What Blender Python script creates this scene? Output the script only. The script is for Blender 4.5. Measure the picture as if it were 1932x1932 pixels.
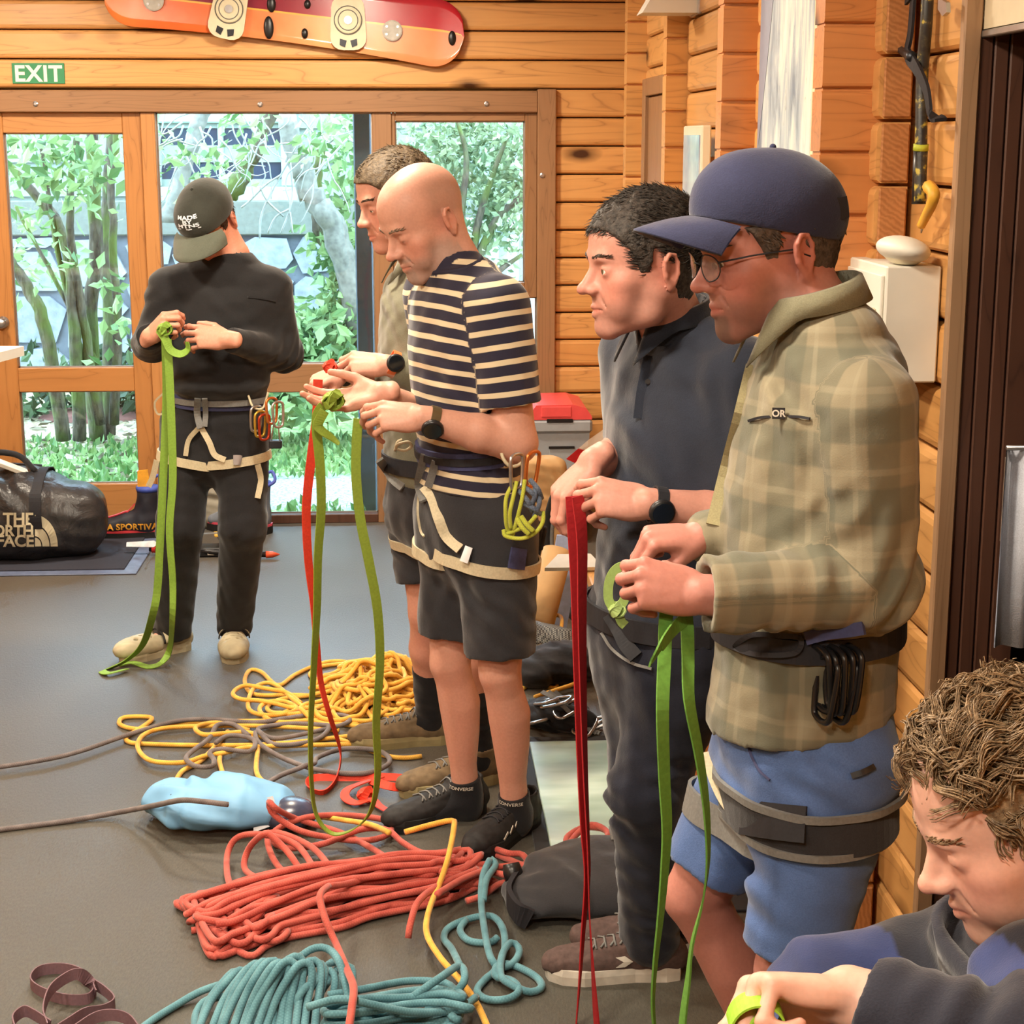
import bpy, bmesh, math, random
import numpy as np
from mathutils import Vector, Matrix
random.seed(7); rng = np.random.default_rng(11)
for o in list(bpy.data.objects): bpy.data.objects.remove(o)
SC = bpy.context.scene
COL = SC.collection
# ------------------------------------------------------------------ camera, sky, exposure
FPX = 3208.0; CAMH = 1.8; PITCH = math.atan(701 / FPX); YAW = math.radians(3.42)
cam = bpy.data.cameras.new('camera'); camo = bpy.data.objects.new('camera', cam); COL.objects.link(camo)
cam.sensor_width = 36; cam.lens = FPX / 1932 * 36; cam.clip_start = 0.05; cam.clip_end = 200
camo.location = (0, 0, CAMH); camo.rotation_euler = (math.pi / 2 - PITCH, 0, -YAW)
SC.camera = camo
W = bpy.data.worlds.new('sky'); SC.world = W; W.use_nodes = True
bg = W.node_tree.nodes['Background']; bg.inputs[0].default_value = (0.52, 0.76, 1.0, 1); bg.inputs[1].default_value = 17.0
SC.view_settings.view_transform = 'Standard'; SC.view_settings.look = 'None'
SC.view_settings.exposure = 0.18; SC.view_settings.gamma = 1.0; SC.view_settings.use_curve_mapping = False
SC.cycles.max_bounces = 5; SC.cycles.diffuse_bounces = 3; SC.cycles.glossy_bounces = 2; SC.cycles.adaptive_threshold = .08; SC.cycles.adaptive_min_samples = 12
SC.cycles.transmission_bounces = 2; SC.cycles.transparent_max_bounces = 8
SC.cycles.caustics_reflective = False; SC.cycles.caustics_refractive = False
SC.cycles.sample_clamp_indirect = 6.0
LAMP_W = 45.0       # watts of every ceiling lamp
LAMP_COL = (1.0, 0.86, 0.67)
# ------------------------------------------------------------------ photograph geometry -> metres
V = lambda *a: np.array(a, float)
_h = V(math.sin(YAW), math.cos(YAW), 0); _r = V(math.cos(YAW), -math.sin(YAW), 0); _z = V(0, 0, 1)
_F = _h * math.cos(PITCH) - _z * math.sin(PITCH); _U = _h * math.sin(PITCH) + _z * math.cos(PITCH); _C = V(0, 0, CAMH)
def ray(px, py): return _F + (px - 966) / FPX * _r - (py - 966) / FPX * _U
def J(px, py, v):
    d = ray(px, py); return _C + d * (v / (d @ _h))
def G(px, py, z=0.0):
    d = ray(px, py); return _C + d * ((z - CAMH) / d[2])
def WY(px, py, Y):
    d = ray(px, py); return _C + d * (Y / d[1])
def WX(px, py, X):
    d = ray(px, py); return _C + d * (X / d[0])
def nrm(v):
    v = np.asarray(v, float); return v / max(np.linalg.norm(v), 1e-9)
# ------------------------------------------------------------------ object helpers
def tag(o, label=None, cat=None, group=None, kind=None):
    if label: o['label'] = label
    if cat: o['category'] = cat
    if group: o['group'] = group
    if kind: o['kind'] = kind
    return o
def link(o, parent=None):
    COL.objects.link(o)
    if parent is not None: o.parent = parent
    return o
def empty(name, loc, label=None, cat=None, group=None, kind=None):
    """An Empty at a thing's base; parts keep world coordinates via the parent inverse."""
    o = bpy.data.objects.new(name, None); o.location = [float(c) for c in loc]; o.empty_display_size = 0.05
    COL.objects.link(o); return tag(o, label, cat, group, kind)
def attach(o, parent):
    if parent is not None:
        o.parent = parent
        if parent.type == 'EMPTY': o.matrix_parent_inverse = Matrix.Translation([-c for c in parent.location])
    return o
def raw_mesh(name, v, f, smooth=True):
    """verts (n,3) and faces: an (m,k) array or a list of index lists."""
    me = bpy.data.meshes.new(name)
    v = np.ascontiguousarray(v, np.float32)
    if isinstance(f, np.ndarray):
        m, k = f.shape; loops = np.ascontiguousarray(f, np.int32).ravel(); starts = np.arange(m, dtype=np.int32) * k
    else:
        m = len(f); loops = np.array([i for q in f for i in q], np.int32)
        lens = np.array([len(q) for q in f], np.int32); starts = np.concatenate(([0], np.cumsum(lens)[:-1])).astype(np.int32) if m else np.zeros(0, np.int32)
    me.vertices.add(len(v)); me.vertices.foreach_set('co', v.ravel())
    me.loops.add(len(loops)); me.loops.foreach_set('vertex_index', loops)
    me.polygons.add(m); me.polygons.foreach_set('loop_start', starts)
    me.polygons.foreach_set('use_smooth', np.full(m, smooth, bool))
    me.update(calc_edges=True); me.validate()
    return me
def mk(name, v, f, mat, parent=None, smooth=True, attrs=None):
    me = raw_mesh(name, v, f, smooth)
    if mat is not None: me.materials.append(mat)
    if attrs:
        for an, arr in attrs.items():
            arr = np.asarray(arr, np.float32)
            if arr.ndim == 2:
                a = me.attributes.new(an, 'FLOAT_COLOR', 'POINT'); c = np.ones((len(arr), 4), np.float32); c[:, :3] = arr[:, :3]
                a.data.foreach_set('color', c.ravel())
            else:
                a = me.attributes.new(an, 'FLOAT', 'POINT'); a.data.foreach_set('value', arr)
    o = bpy.data.objects.new(name, me); COL.objects.link(o)
    return attach(o, parent)
class MB:
    """collects shapes that make ONE part"""
    def __init__(s): s.v = []; s.f = []; s.n = 0
    def add(s, v, f):
        v = np.asarray(v, float); s.v.append(v)
        for q in f: s.f.append([int(i) + s.n for i in q])
        s.n += len(v); return s
    def box(s, lo, hi, ch=0.0, R=None, c=None):
        s.add(*box_geo(lo, hi, ch, R, c)); return s
    def tube(s, pts, r, n=8, closed=False, caps=True): s.add(*tube_geo(pts, r, n, closed, caps)[:2]); return s
    def ribbon(s, pts, wd, w, t, closed=False): s.add(*ribbon_geo(pts, wd, w, t, closed)[:2]); return s
    def prism(s, poly, o, ax, ay, d): s.add(*prism_geo(poly, o, ax, ay, d)); return s
    def ball(s, c, r, n=10, R=None): s.add(*ball_geo(c, r, n, R)); return s
    def lathe(s, prof, o, ax, n=16): s.add(*lathe_geo(prof, o, ax, n)); return s
    def build(s, name, mat, parent=None, smooth=False):
        return mk(name, np.concatenate(s.v), s.f, mat, parent, smooth)
def box_geo(lo, hi, ch=0.0, R=None, c=None):
    lo = np.asarray(lo, float); hi = np.asarray(hi, float)
    if ch <= 0:
        v = np.array([[(lo, hi)[i][0], (lo, hi)[j][1], (lo, hi)[k][2]] for i in (0, 1) for j in (0, 1) for k in (0, 1)])
        f = [[0, 1, 3, 2], [4, 6, 7, 5], [0, 4, 5, 1], [2, 3, 7, 6], [0, 2, 6, 4], [1, 5, 7, 3]]
    else:
        m = (lo + hi) / 2; hs = (hi - lo) / 2; ch = min(ch, hs.min() * .9)
        v = []; idx = {}
        for sx in (-1, 1):
            for sy in (-1, 1):
                for sz in (-1, 1):
                    S = V(sx, sy, sz)
                    for a in range(3):
                        e = hs - ch; e[a] = hs[a]
                        idx[(sx, sy, sz, a)] = len(v); v.append(m + S * e)
        f = []
        for a in range(3):
            b, c2 = [(1, 2), (2, 0), (0, 1)][a]
            for s in (-1, 1):
                q = []
                for (u, w) in ((-1, -1), (1, -1), (1, 1), (-1, 1)):
                    S = [0, 0, 0]; S[a] = s; S[b] = u; S[c2] = w; q.append(idx[(*S, a)])
                f.append(q if s > 0 else q[::-1])
        for a in range(3):
            b, c2 = [(1, 2), (2, 0), (0, 1)][a]
            for u in (-1, 1):
                for w in (-1, 1):
                    A = [0, 0, 0]; B = [0, 0, 0]
                    A[a] = -1; B[a] = 1; A[b] = B[b] = u; A[c2] = B[c2] = w
                    q = [idx[(*A, b)], idx[(*B, b)], idx[(*B, c2)], idx[(*A, c2)]]
                    f.append(q if u * w > 0 else q[::-1])
        for sx in (-1, 1):
            for sy in (-1, 1):
                for sz in (-1, 1):
                    q = [idx[(sx, sy, sz, a)] for a in range(3)]
                    f.append(q if sx * sy * sz > 0 else q[::-1])
        v = np.array(v)
    if R is not None:
        v = v @ np.asarray(R).T
    if c is not None: v = v + np.asarray(c)
    return v, f
def frames(pts, closed=False, up=None):
    P = np.asarray(pts, float); n = len(P)
    T = np.roll(P, -1, 0) - np.roll(P, 1, 0)
    if not closed: T[0] = P[1] - P[0]; T[-1] = P[-1] - P[-2]
    T /= np.maximum(np.linalg.norm(T, axis=1, keepdims=True), 1e-9)
    u = V(0, 0, 1) if up is None else np.asarray(up, float)
    if abs(T[0] @ u) > .95: u = V(1, 0, 0)
    N = np.zeros_like(P); a = nrm(u - (u @ T[0]) * T[0]); N[0] = a
    for i in range(1, n):
        a = a - (a @ T[i]) * T[i]; l = np.linalg.norm(a); a = a / l if l > 1e-6 else N[i - 1]; N[i] = a
    return T, N, np.cross(T, N)
def tube_geo(pts, r, n=8, closed=False, caps=True):
    P = np.asarray(pts, float); m = len(P); T, N, B = frames(P, closed)
    rr = np.broadcast_to(np.asarray(r, float), (m,)); a = np.arange(n) * 2 * math.pi / n
    v = (P[:, None] + rr[:, None, None] * (np.cos(a)[None, :, None] * N[:, None] + np.sin(a)[None, :, None] * B[:, None])).reshape(-1, 3)
    i = np.arange(m if closed else m - 1); j = np.arange(n); I, Jn = np.meshgrid(i, j, indexing='ij'); I2 = (I + 1) % m; J2 = (Jn + 1) % n
    f = np.stack([I * n + Jn, I * n + J2, I2 * n + J2, I2 * n + Jn], -1).reshape(-1, 4).tolist()
    if caps and not closed: f.append(list(range(n))[::-1]); f.append([(m - 1) * n + q for q in range(n)])
    d = np.concatenate(([0], np.cumsum(np.linalg.norm(np.diff(P, axis=0), axis=1))))
    return v, f, np.repeat(d, n), np.tile(a, m)
def ribbon_geo(pts, wd, w, t, closed=False):
    P = np.asarray(pts, float); m = len(P); T, _, _ = frames(P, closed)
    Wd = np.broadcast_to(np.asarray(wd, float), P.shape); Wd = Wd - (Wd * T).sum(1, keepdims=True) * T
    Wd = Wd / np.maximum(np.linalg.norm(Wd, axis=1, keepdims=True), 1e-9); N = np.cross(T, Wd)
    w = np.broadcast_to(np.asarray(w, float), (m,))[:, None] / 2; t = np.broadcast_to(np.asarray(t, float), (m,))[:, None] / 2
    v = np.stack([P + Wd * w + N * t, P - Wd * w + N * t, P - Wd * w - N * t, P + Wd * w - N * t], 1).reshape(-1, 3)
    f = []
    for i in range(m if closed else m - 1):
        k = (i + 1) % m
        for a in range(4): b = (a + 1) % 4; f.append([i * 4 + a, i * 4 + b, k * 4 + b, k * 4 + a])
    if not closed: f += [[3, 2, 1, 0], [(m - 1) * 4 + q for q in range(4)]]
    d = np.concatenate(([0], np.cumsum(np.linalg.norm(np.diff(P, axis=0), axis=1))))
    return v, f, np.repeat(d, 4)
def prism_geo(poly, o, ax, ay, d):
    """polygon in the (ax, ay) plane at o, extruded along vector d"""
    poly = np.asarray(poly, float); n = len(poly); o = np.asarray(o, float); d = np.asarray(d, float)
    a = o + poly[:, :1] * np.asarray(ax, float) + poly[:, 1:2] * np.asarray(ay, float)
    v = np.concatenate([a, a + d]); f = [list(range(n))[::-1], list(range(n, 2 * n))]
    for i in range(n): k = (i + 1) % n; f.append([i, k, n + k, n + i])
    return v, f
def ball_geo(c, r, n=10, R=None):
    r = np.broadcast_to(np.asarray(r, float), (3,)); th = np.linspace(0, math.pi, n + 1)[1:-1]; ph = np.arange(2 * n) * math.pi / n
    A, B = np.meshgrid(th, ph, indexing='ij')
    v = np.stack([np.sin(A) * np.cos(B), np.sin(A) * np.sin(B), np.cos(A)], -1).reshape(-1, 3)
    v = np.concatenate([v, [[0, 0, 1], [0, 0, -1]]]) * r
    if R is not None: v = v @ np.asarray(R).T
    v = v + np.asarray(c, float); f = []; m = 2 * n
    for i in range(n - 2):
        for j in range(m): k = (j + 1) % m; f.append([i * m + j, (i + 1) * m + j, (i + 1) * m + k, i * m + k])
    t = (n - 1) * m
    for j in range(m): k = (j + 1) % m; f.append([t, j, k]); f.append([t + 1, (n - 2) * m + k, (n - 2) * m + j])
    return v, f
def lathe_geo(prof, o, ax, n=16):
    """profile [(radius, height)], axis direction ax through o"""
    ax = nrm(ax); u = nrm(np.cross(ax, V(0, 0, 1) if abs(ax[2]) < .9 else V(1, 0, 0))); w = np.cross(ax, u); o = np.asarray(o, float)
    a = np.arange(n) * 2 * math.pi / n; v = []
    for (r, hh) in prof: v.append(o + ax * hh + r * (np.cos(a)[:, None] * u + np.sin(a)[:, None] * w))
    m = len(prof); f = []
    for i in range(m - 1):
        for j in range(n): k = (j + 1) % n; f.append([i * n + j, i * n + k, (i + 1) * n + k, (i + 1) * n + j])
    f.append(list(range(n))[::-1]); f.append([(m - 1) * n + q for q in range(n)])
    return np.concatenate(v), f
def catmull(pts, n=8, closed=False):
    P = np.asarray(pts, float); m = len(P)
    if closed: Q = np.concatenate([P[-1:], P, P[:2]]); segs = m
    else: Q = np.concatenate([2 * P[:1] - P[1:2], P, 2 * P[-1:] - P[-2:-1]]); segs = m - 1
    t = np.arange(n)[:, None] / n; out = []
    for i in range(segs):
        a, b, c, d = Q[i:i + 4]
        out.append(.5 * ((2 * b) + (c - a) * t + (2 * a - 5 * b + 4 * c - d) * t ** 2 + (3 * b - a - 3 * c + d) * t ** 3))
    out = np.concatenate(out)
    return out if closed else np.concatenate([out, P[-1:]])
def rotm(ax, ang):
    return np.array(Matrix.Rotation(ang, 3, Vector([float(c) for c in nrm(ax)])))
# ------------------------------------------------------------------ materials
def srgb(*c):
    c = np.array(c, float) / 255; return np.where(c <= .04045, c / 12.92, ((c + .055) / 1.055) ** 2.4)
class NT:
    def __init__(s, name, rough=.6, spec=.4, metal=0, sheen=0, sss=0):
        s.m = bpy.data.materials.new(name); s.m.use_nodes = True; s.t = s.m.node_tree; s.b = s.t.nodes['Principled BSDF']
        s.b.inputs['Roughness'].default_value = rough; s.b.inputs['Specular IOR Level'].default_value = spec; s.b.inputs['Metallic'].default_value = metal
        if sheen: s.b.inputs['Sheen Weight'].default_value = sheen; s.b.inputs['Sheen Roughness'].default_value = .45
        if sss:
            s.b.inputs['Subsurface Weight'].default_value = sss; s.b.inputs['Subsurface Radius'].default_value = (1, .35, .2); s.b.inputs['Subsurface Scale'].default_value = .012
    def n(s, typ, **kw):
        nd = s.t.nodes.new(typ)
        for k, v in kw.items():
            if k in nd.inputs.keys() if hasattr(nd.inputs, 'keys') else False: nd.inputs[k].default_value = v
            else: setattr(nd, k, v)
        return nd
    def l(s, a, b): s.t.links.new(a, b)
    def coord(s, kind='Object', scale=(1, 1, 1), rot=(0, 0, 0)):
        tc = s.n('ShaderNodeTexCoord'); mp = s.n('ShaderNodeMapping'); s.l(tc.outputs[kind], mp.inputs[0])
        mp.inputs['Scale'].default_value = scale; mp.inputs['Rotation'].default_value = rot; return mp.outputs[0]
    def noise(s, co, scale, detail=3, rough=.5, dist=0):
        nd = s.n('ShaderNodeTexNoise'); s.l(co, nd.inputs['Vector']); nd.inputs['Scale'].default_value = scale
        nd.inputs['Detail'].default_value = detail; nd.inputs['Roughness'].default_value = rough; nd.inputs['Distortion'].default_value = dist; return nd.outputs[0]
    def ramp(s, fac, stops, interp='LINEAR'):
        nd = s.n('ShaderNodeValToRGB'); e = nd.color_ramp; e.interpolation = interp
        while len(e.elements) < len(stops): e.elements.new(.5)
        for el, (p, c) in zip(e.elements, stops): el.position = p; el.color = (*c, 1)
        s.l(fac, nd.inputs[0]); return nd.outputs[0]
    def mix(s, fac, a, b, mode='MIX'):
        nd = s.n('ShaderNodeMix', data_type='RGBA', blend_type=mode)
        for k, x in ((0, fac), (6, a), (7, b)):
            if isinstance(x, (int, float)): nd.inputs[k].default_value = x
            elif isinstance(x, (tuple, list, np.ndarray)): nd.inputs[k].default_value = (*[float(q) for q in x], 1)
            else: s.l(x, nd.inputs[k])
        return nd.outputs[2]
    def math(s, op, a, b=0.0):
        nd = s.n('ShaderNodeMath', operation=op)
        for k, x in ((0, a), (1, b)):
            if isinstance(x, (int, float)): nd.inputs[k].default_value = x
            else: s.l(x, nd.inputs[k])
        return nd.outputs[0]
    def attr(s, name, out='Color'):
        nd = s.n('ShaderNodeAttribute'); nd.attribute_name = name; return nd.outputs[out]
    def rand(s): return s.n('ShaderNodeObjectInfo').outputs['Random']
    def col(s, x):
        if isinstance(x, (tuple, list, np.ndarray)): s.b.inputs['Base Color'].default_value = (*[float(q) for q in x], 1)
        else: s.l(x, s.b.inputs['Base Color'])
        return s
    def bump(s, hgt, strength=.3, dist=.01):
        nd = s.n('ShaderNodeBump'); nd.inputs['Strength'].default_value = strength; nd.inputs['Distance'].default_value = dist
        s.l(hgt, nd.inputs['Height']); s.l(nd.outputs[0], s.b.inputs['Normal']); return s
def plain(name, rgb, rough=.6, spec=.4, metal=0, var=.15, scale=30, bump=0, sheen=0):
    m = NT(name, rough, spec, metal, sheen); c = srgb(*rgb); co = m.coord()
    nz = m.noise(co, scale, 3); m.col(m.ramp(nz, [(.3, tuple(c * (1 - var))), (.7, tuple(np.minimum(c * (1 + var), 1)))]))
    if bump: m.bump(nz, bump, .004)
    return m.m
def wood(name, base, dark, grain_axis=0, knots=True, rough=.38, spec=.45, ring=1.0):
    """pine boards: stretched grain along one axis, swirling rings, a few knots"""
    m = NT(name, rough, spec)
    sc = [9, 9, 9]; sc[grain_axis] = .9
    rnd = m.rand(); tc = m.n('ShaderNodeTexCoord'); off = m.n('ShaderNodeVectorMath', operation='ADD')
    cmb = m.n('ShaderNodeCombineXYZ'); k = m.math('MULTIPLY', rnd, 37.0)
    for i in range(3): m.l(k, cmb.inputs[i])
    m.l(tc.outputs['Object'], off.inputs[0]); m.l(cmb.outputs[0], off.inputs[1])
    mp = m.n('ShaderNodeMapping'); mp.inputs['Scale'].default_value = sc; m.l(off.outputs[0], mp.inputs[0])
    wv = m.n('ShaderNodeTexNoise'); m.l(mp.outputs[0], wv.inputs['Vector']); wv.inputs['Scale'].default_value = 1.1; wv.inputs['Detail'].default_value = 2; wv.inputs['Distortion'].default_value = .6
    rings = m.math('FRACT', m.math('MULTIPLY', wv.outputs[0], 9.0 * ring))
    tri = m.math('ABSOLUTE', m.math('SUBTRACT', m.math('MULTIPLY', rings, 2), 1.0))
    fine = m.n('ShaderNodeMapping'); s2 = [90, 90, 90]; s2[grain_axis] = 3; fine.inputs['Scale'].default_value = s2; m.l(off.outputs[0], fine.inputs[0])
    fn = m.noise(fine.outputs[0], 1.0, 2)
    b = np.array(base); d = np.array(dark)
    c1 = m.ramp(m.math('POWER', tri, 2.2), [(0, tuple(b)), (.75, tuple(b * .86 + d * .14)), (1, tuple(b * .55 + d * .45))])
    c2 = m.mix(m.math('MULTIPLY', fn, .30), c1, tuple(b * .5 + d * .5))
    tint = m.ramp(rnd, [(0, (1.0, .96, .9)), (.35, (1.06, 1.02, 1.0)), (.7, (.9, .84, .76)), (1, (1.02, .93, .82))])
    c3 = m.mix(1.0, c2, tint, 'MULTIPLY')
    if knots:
        vm = m.n('ShaderNodeMapping'); s3 = [7, 7, 7]; s3[grain_axis] = 3.2; vm.inputs['Scale'].default_value = s3; m.l(off.outputs[0], vm.inputs[0])
        vo = m.n('ShaderNodeTexVoronoi'); m.l(vm.outputs[0], vo.inputs['Vector']); vo.inputs['Scale'].default_value = .62
        kn = m.math('ADD', vo.outputs['Distance'], m.math('MULTIPLY', m.noise(vm.outputs[0], 3, 2), .07))
        kf = m.ramp(kn, [(.10, (1, 1, 1)), (.15, (.55, .55, .55)), (.24, (0, 0, 0))])
        c3 = m.mix(kf, c3, tuple(d * .32))
    m.col(c3)
    return m.m
M = {}
M['pine'] = wood('pine', srgb(222, 170, 106), srgb(124, 72, 34), 0)
M['pine_y'] = wood('pine_along_wall', srgb(222, 170, 106), srgb(124, 72, 34), 1)
M['pine_dark'] = wood('pine_orange', srgb(206, 140, 84), srgb(122, 66, 34), 0, ring=1.6)
M['frame'] = wood('stained_frame', srgb(160, 122, 88), srgb(92, 64, 42), 0, knots=False, rough=.45)
M['frame_v'] = wood('stained_frame_upright', srgb(158, 120, 86), srgb(92, 64, 42), 2, knots=False, rough=.45)
M['door_v'] = wood('door_timber_upright', srgb(190, 136, 82), srgb(120, 74, 38), 2, knots=False, rough=.4)
M['door_h'] = wood('door_timber', srgb(190, 136, 82), srgb(120, 74, 38), 0, knots=False, rough=.4)
M['jamb'] = wood('dark_jamb', srgb(92, 62, 50), srgb(40, 24, 20), 2, knots=False, rough=.5)
M['trimlight'] = wood('weathered_trim', srgb(170, 140, 112), srgb(110, 84, 62), 2, knots=False, rough=.5)
def endgrain():
    m = NT('end_grain', .6, .3); rnd = m.rand(); tc = m.n('ShaderNodeTexCoord'); cmb = m.n('ShaderNodeCombineXYZ'); k = m.math('MULTIPLY', rnd, .13)
    m.l(k, cmb.inputs[0]); m.l(k, cmb.inputs[2]); ad = m.n('ShaderNodeVectorMath', operation='ADD'); m.l(tc.outputs['Object'], ad.inputs[0]); m.l(cmb.outputs[0], ad.inputs[1])
    w = m.n('ShaderNodeTexWave', wave_type='RINGS', rings_direction='Y'); m.l(ad.outputs[0], w.inputs['Vector']); w.inputs['Scale'].default_value = 30; w.inputs['Distortion'].default_value = 5; w.inputs['Detail'].default_value = 3; w.inputs['Detail Scale'].default_value = 2
    m.col(m.mix(.45, m.ramp(m.noise(m.coord(), 30, 3), [(.3, tuple(srgb(168, 110, 66))), (.7, tuple(srgb(192, 132, 82)))]), m.ramp(w.outputs[0], [(0, tuple(srgb(150, 96, 54))), (1, tuple(srgb(196, 136, 84)))]))); return m.m
M['endgrain'] = endgrain()
M['white'] = plain('white_paint', (226, 222, 210), .5, var=.04, scale=8)
M['offwhite'] = plain('ivory_plastic', (222, 212, 186), .45, var=.04, scale=8)
M['steel'] = plain('steel', (190, 190, 192), .3, .5, .9, var=.1)
M['darkmetal'] = plain('dark_metal', (52, 54, 60), .4, .5, .6, var=.2)
M['black'] = plain('black_fabric', (30, 30, 34), .8, .3, var=.25, scale=120, sheen=.2)
M['blackplastic'] = plain('black_plastic', (24, 24, 27), .35, .5, var=.2)
def glass():
    m = NT('window_glass'); t = m.t; t.nodes.remove(m.b); out = t.nodes['Material Output']
    tr = t.nodes.new('ShaderNodeBsdfTransparent'); tr.inputs[0].default_value = (.93, .97, .97, 1); gl = t.nodes.new('ShaderNodeBsdfGlossy'); gl.inputs['Roughness'].default_value = .02
    fr = t.nodes.new('ShaderNodeFresnel'); fr.inputs[0].default_value = 1.5; mx = t.nodes.new('ShaderNodeMixShader')
    t.links.new(fr.outputs[0], mx.inputs[0]); t.links.new(tr.outputs[0], mx.inputs[1]); t.links.new(gl.outputs[0], mx.inputs[2]); t.links.new(mx.outputs[0], out.inputs[0]); return m.m
M['glass'] = glass()
def carpet():
    m = NT('carpet', .55, .5, sheen=.6); m.b.inputs['Sheen Roughness'].default_value = .35; co = m.coord()
    n1 = m.noise(co, 420, 2); n2 = m.noise(co, 2.2, 3); rib = m.noise(m.coord(scale=(230, 60, 1)), 1.0, 1)
    c = m.ramp(m.math('ADD', m.math('MULTIPLY', n1, .6), m.math('MULTIPLY', rib, .4)), [(.35, tuple(srgb(40, 38, 31))), (.65, tuple(srgb(84, 80, 68)))])
    c = m.mix(.35, c, m.ramp(n2, [(.35, tuple(srgb(54, 53, 47))), (.65, tuple(srgb(68, 66, 59)))])); m.col(c)
    m.bump(rib, .25, .002); return m.m
M['carpet'] = carpet()
# ------------------------------------------------------------------ the room shell
YF = 8.036; PH = 0.1285; XR = 1.035; XL = -3.6; YB = -2.6; ZC = 2.72
def struct(o, label=None): return tag(o, label, None, None, 'structure')
floor = struct(mk('floor', *box_geo((XL - .1, YB - .1, -.12), (XR + .9, YF + .02, 0)), M['carpet'], smooth=False), 'olive brown ribbed carpet covering the whole floor')
M['ceil'] = wood('ceiling_boards', srgb(206, 160, 104), srgb(120, 70, 30), 1)
ceiling = struct(mk('ceiling', *box_geo((XL - .1, YB - .1, ZC), (XR + .9, YF + .25, ZC + .1)), M['ceil'], smooth=False), 'flat pale timber ceiling above the room')
wall_left = struct(mk('wall_left', *box_geo((XL - .1, YB, 0), (XL, YF + .2, ZC)), M['pine_y'], smooth=False), 'left timber wall of the room outside the view')
wall_back = struct(mk('wall_back', *box_geo((XL - .1, YB - .1, 0), (XR + .9, YB, ZC)), M['pine'], smooth=False), 'timber wall behind the photographer')
def log_x(parent, name, x0, x1, y, z0, z1, mat, depth=.09, rd=.012):
    """log along X whose face looks towards the camera (-Y)"""
    g = .0035; a, b = z0 + g, z1 - g
    poly = [(0 + rd, a), (0 + rd * .3, a + rd * .5), (0, a + rd * 1.4), (0, b - rd * 1.4), (rd * .3, b - rd * .5), (rd, b), (depth, b), (depth, a)]
    return mk(name, *prism_geo([(p[0], p[1]) for p in poly], (x0, y, 0), (0, 1, 0), (0, 0, 1), (x1 - x0, 0, 0)), mat, parent, smooth=False)
def log_y(parent, name, y0, y1, x, z0, z1, mat, depth=.07, rd=.012):
    """log along Y whose face looks left (-X)"""
    g = .0035; a, b = z0 + g, z1 - g
    poly = [(0 + rd, a), (0 + rd * .3, a + rd * .5), (0, a + rd * 1.4), (0, b - rd * 1.4), (rd * .3, b - rd * .5), (rd, b), (depth, b), (depth, a)]
    return mk(name, *prism_geo([(p[0], p[1]) for p in poly][::-1], (x, y0, 0), (1, 0, 0), (0, 0, 1), (0, y1 - y0, 0)), mat, parent, smooth=False)
ZX = [1.903 + PH * n for n in range(-15, 7)]     # joints of the logs that run across
ZY = [1.968 + PH * n for n in range(-16, 6)]     # joints of the logs that run along the room
wall_far = struct(empty('wall_far', (0, YF + .05, 0)), 'honey pine board wall around the glazed doors')
for z in ZX:
    z1 = min(z + PH, ZC)
    if z1 > 2.03 and z > 2.0: log_x(wall_far, 'board', XL, 1.1, YF, z, z1, M['pine'])
    elif z1 > 0: log_x(wall_far, 'board', .60, 1.1, YF, max(z, 0), z1, M['pine'])
mk('backing', *box_geo((XL, YF + .085, 2.0), (1.1, YF + .12, ZC)), M['frame'], wall_far, False)
mk('backing', *box_geo((.66, YF + .085, 0), (1.1, YF + .12, 2.0)), M['frame'], wall_far, False)
wall_right = struct(empty('wall_right', (1.1, 5.5, 0)), 'log wall on the right with crossing log ends')
for (x, y0, y1, d) in ((1.013, 6.32, YF + .02, .08), (1.01, 4.80, 6.30, .08), (.955, 3.50, 4.77, .068), (XR, 3.215, 3.56, .055), (XR, YB, 2.25, .06)):
    for z in ZY:
        z1 = min(z + PH, ZC)
        if z1 <= 0: continue
        far = y1 < 2.5
        if far and z > -1 and int(round((z - 1.968) / PH)) % 1: continue
        log_y(wall_right, 'log', y0, y1, x, max(z, 0), z1, M['pine_y'], d)
        if x == .955:
            mk('log_end', *box_geo((x + .008, 3.492, max(z, 0) + .006), (x + .066, 3.5, z1 - .006), .003), M['endgrain'], wall_right, False)
for (x0, y, xe) in ((.93, 7.40, 1.05), (.935, 6.30, 1.06), (.86, 4.755, 1.06), (.85, 3.55, 1.10)):
    for z in ZX:
        z1 = min(z + PH, ZC)
        if z1 <= 0: continue
        log_x(wall_right, 'cross_log', x0, xe, y, max(z, 0), z1, M['pine_dark'] if y < 5 else M['pine'], .085, .006)
for (x0, y, xe) in ((.93, 7.40, 1.05), (.935, 6.30, 1.06), (.86, 4.755, 1.06), (.85, 3.55, 1.10)): mk('core', *box_geo((x0 + .004, y + .012, 0), (xe, y + .08, ZC)), M['pine_dark'], wall_right, False)  # filler added behind the log joints to block bright slits
mk('backing', *box_geo((1.08, 3.6, 0), (1.12, YF + .1, ZC)), M['frame'], wall_right, False)
mk('backing', *box_geo((1.09, YB, 0), (1.12, 2.25, ZC)), M['frame'], wall_right, False)
mk('backing', *box_geo((1.085, 3.215, 0), (1.12, 3.62, ZC)), M['frame'], wall_right, False)
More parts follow.
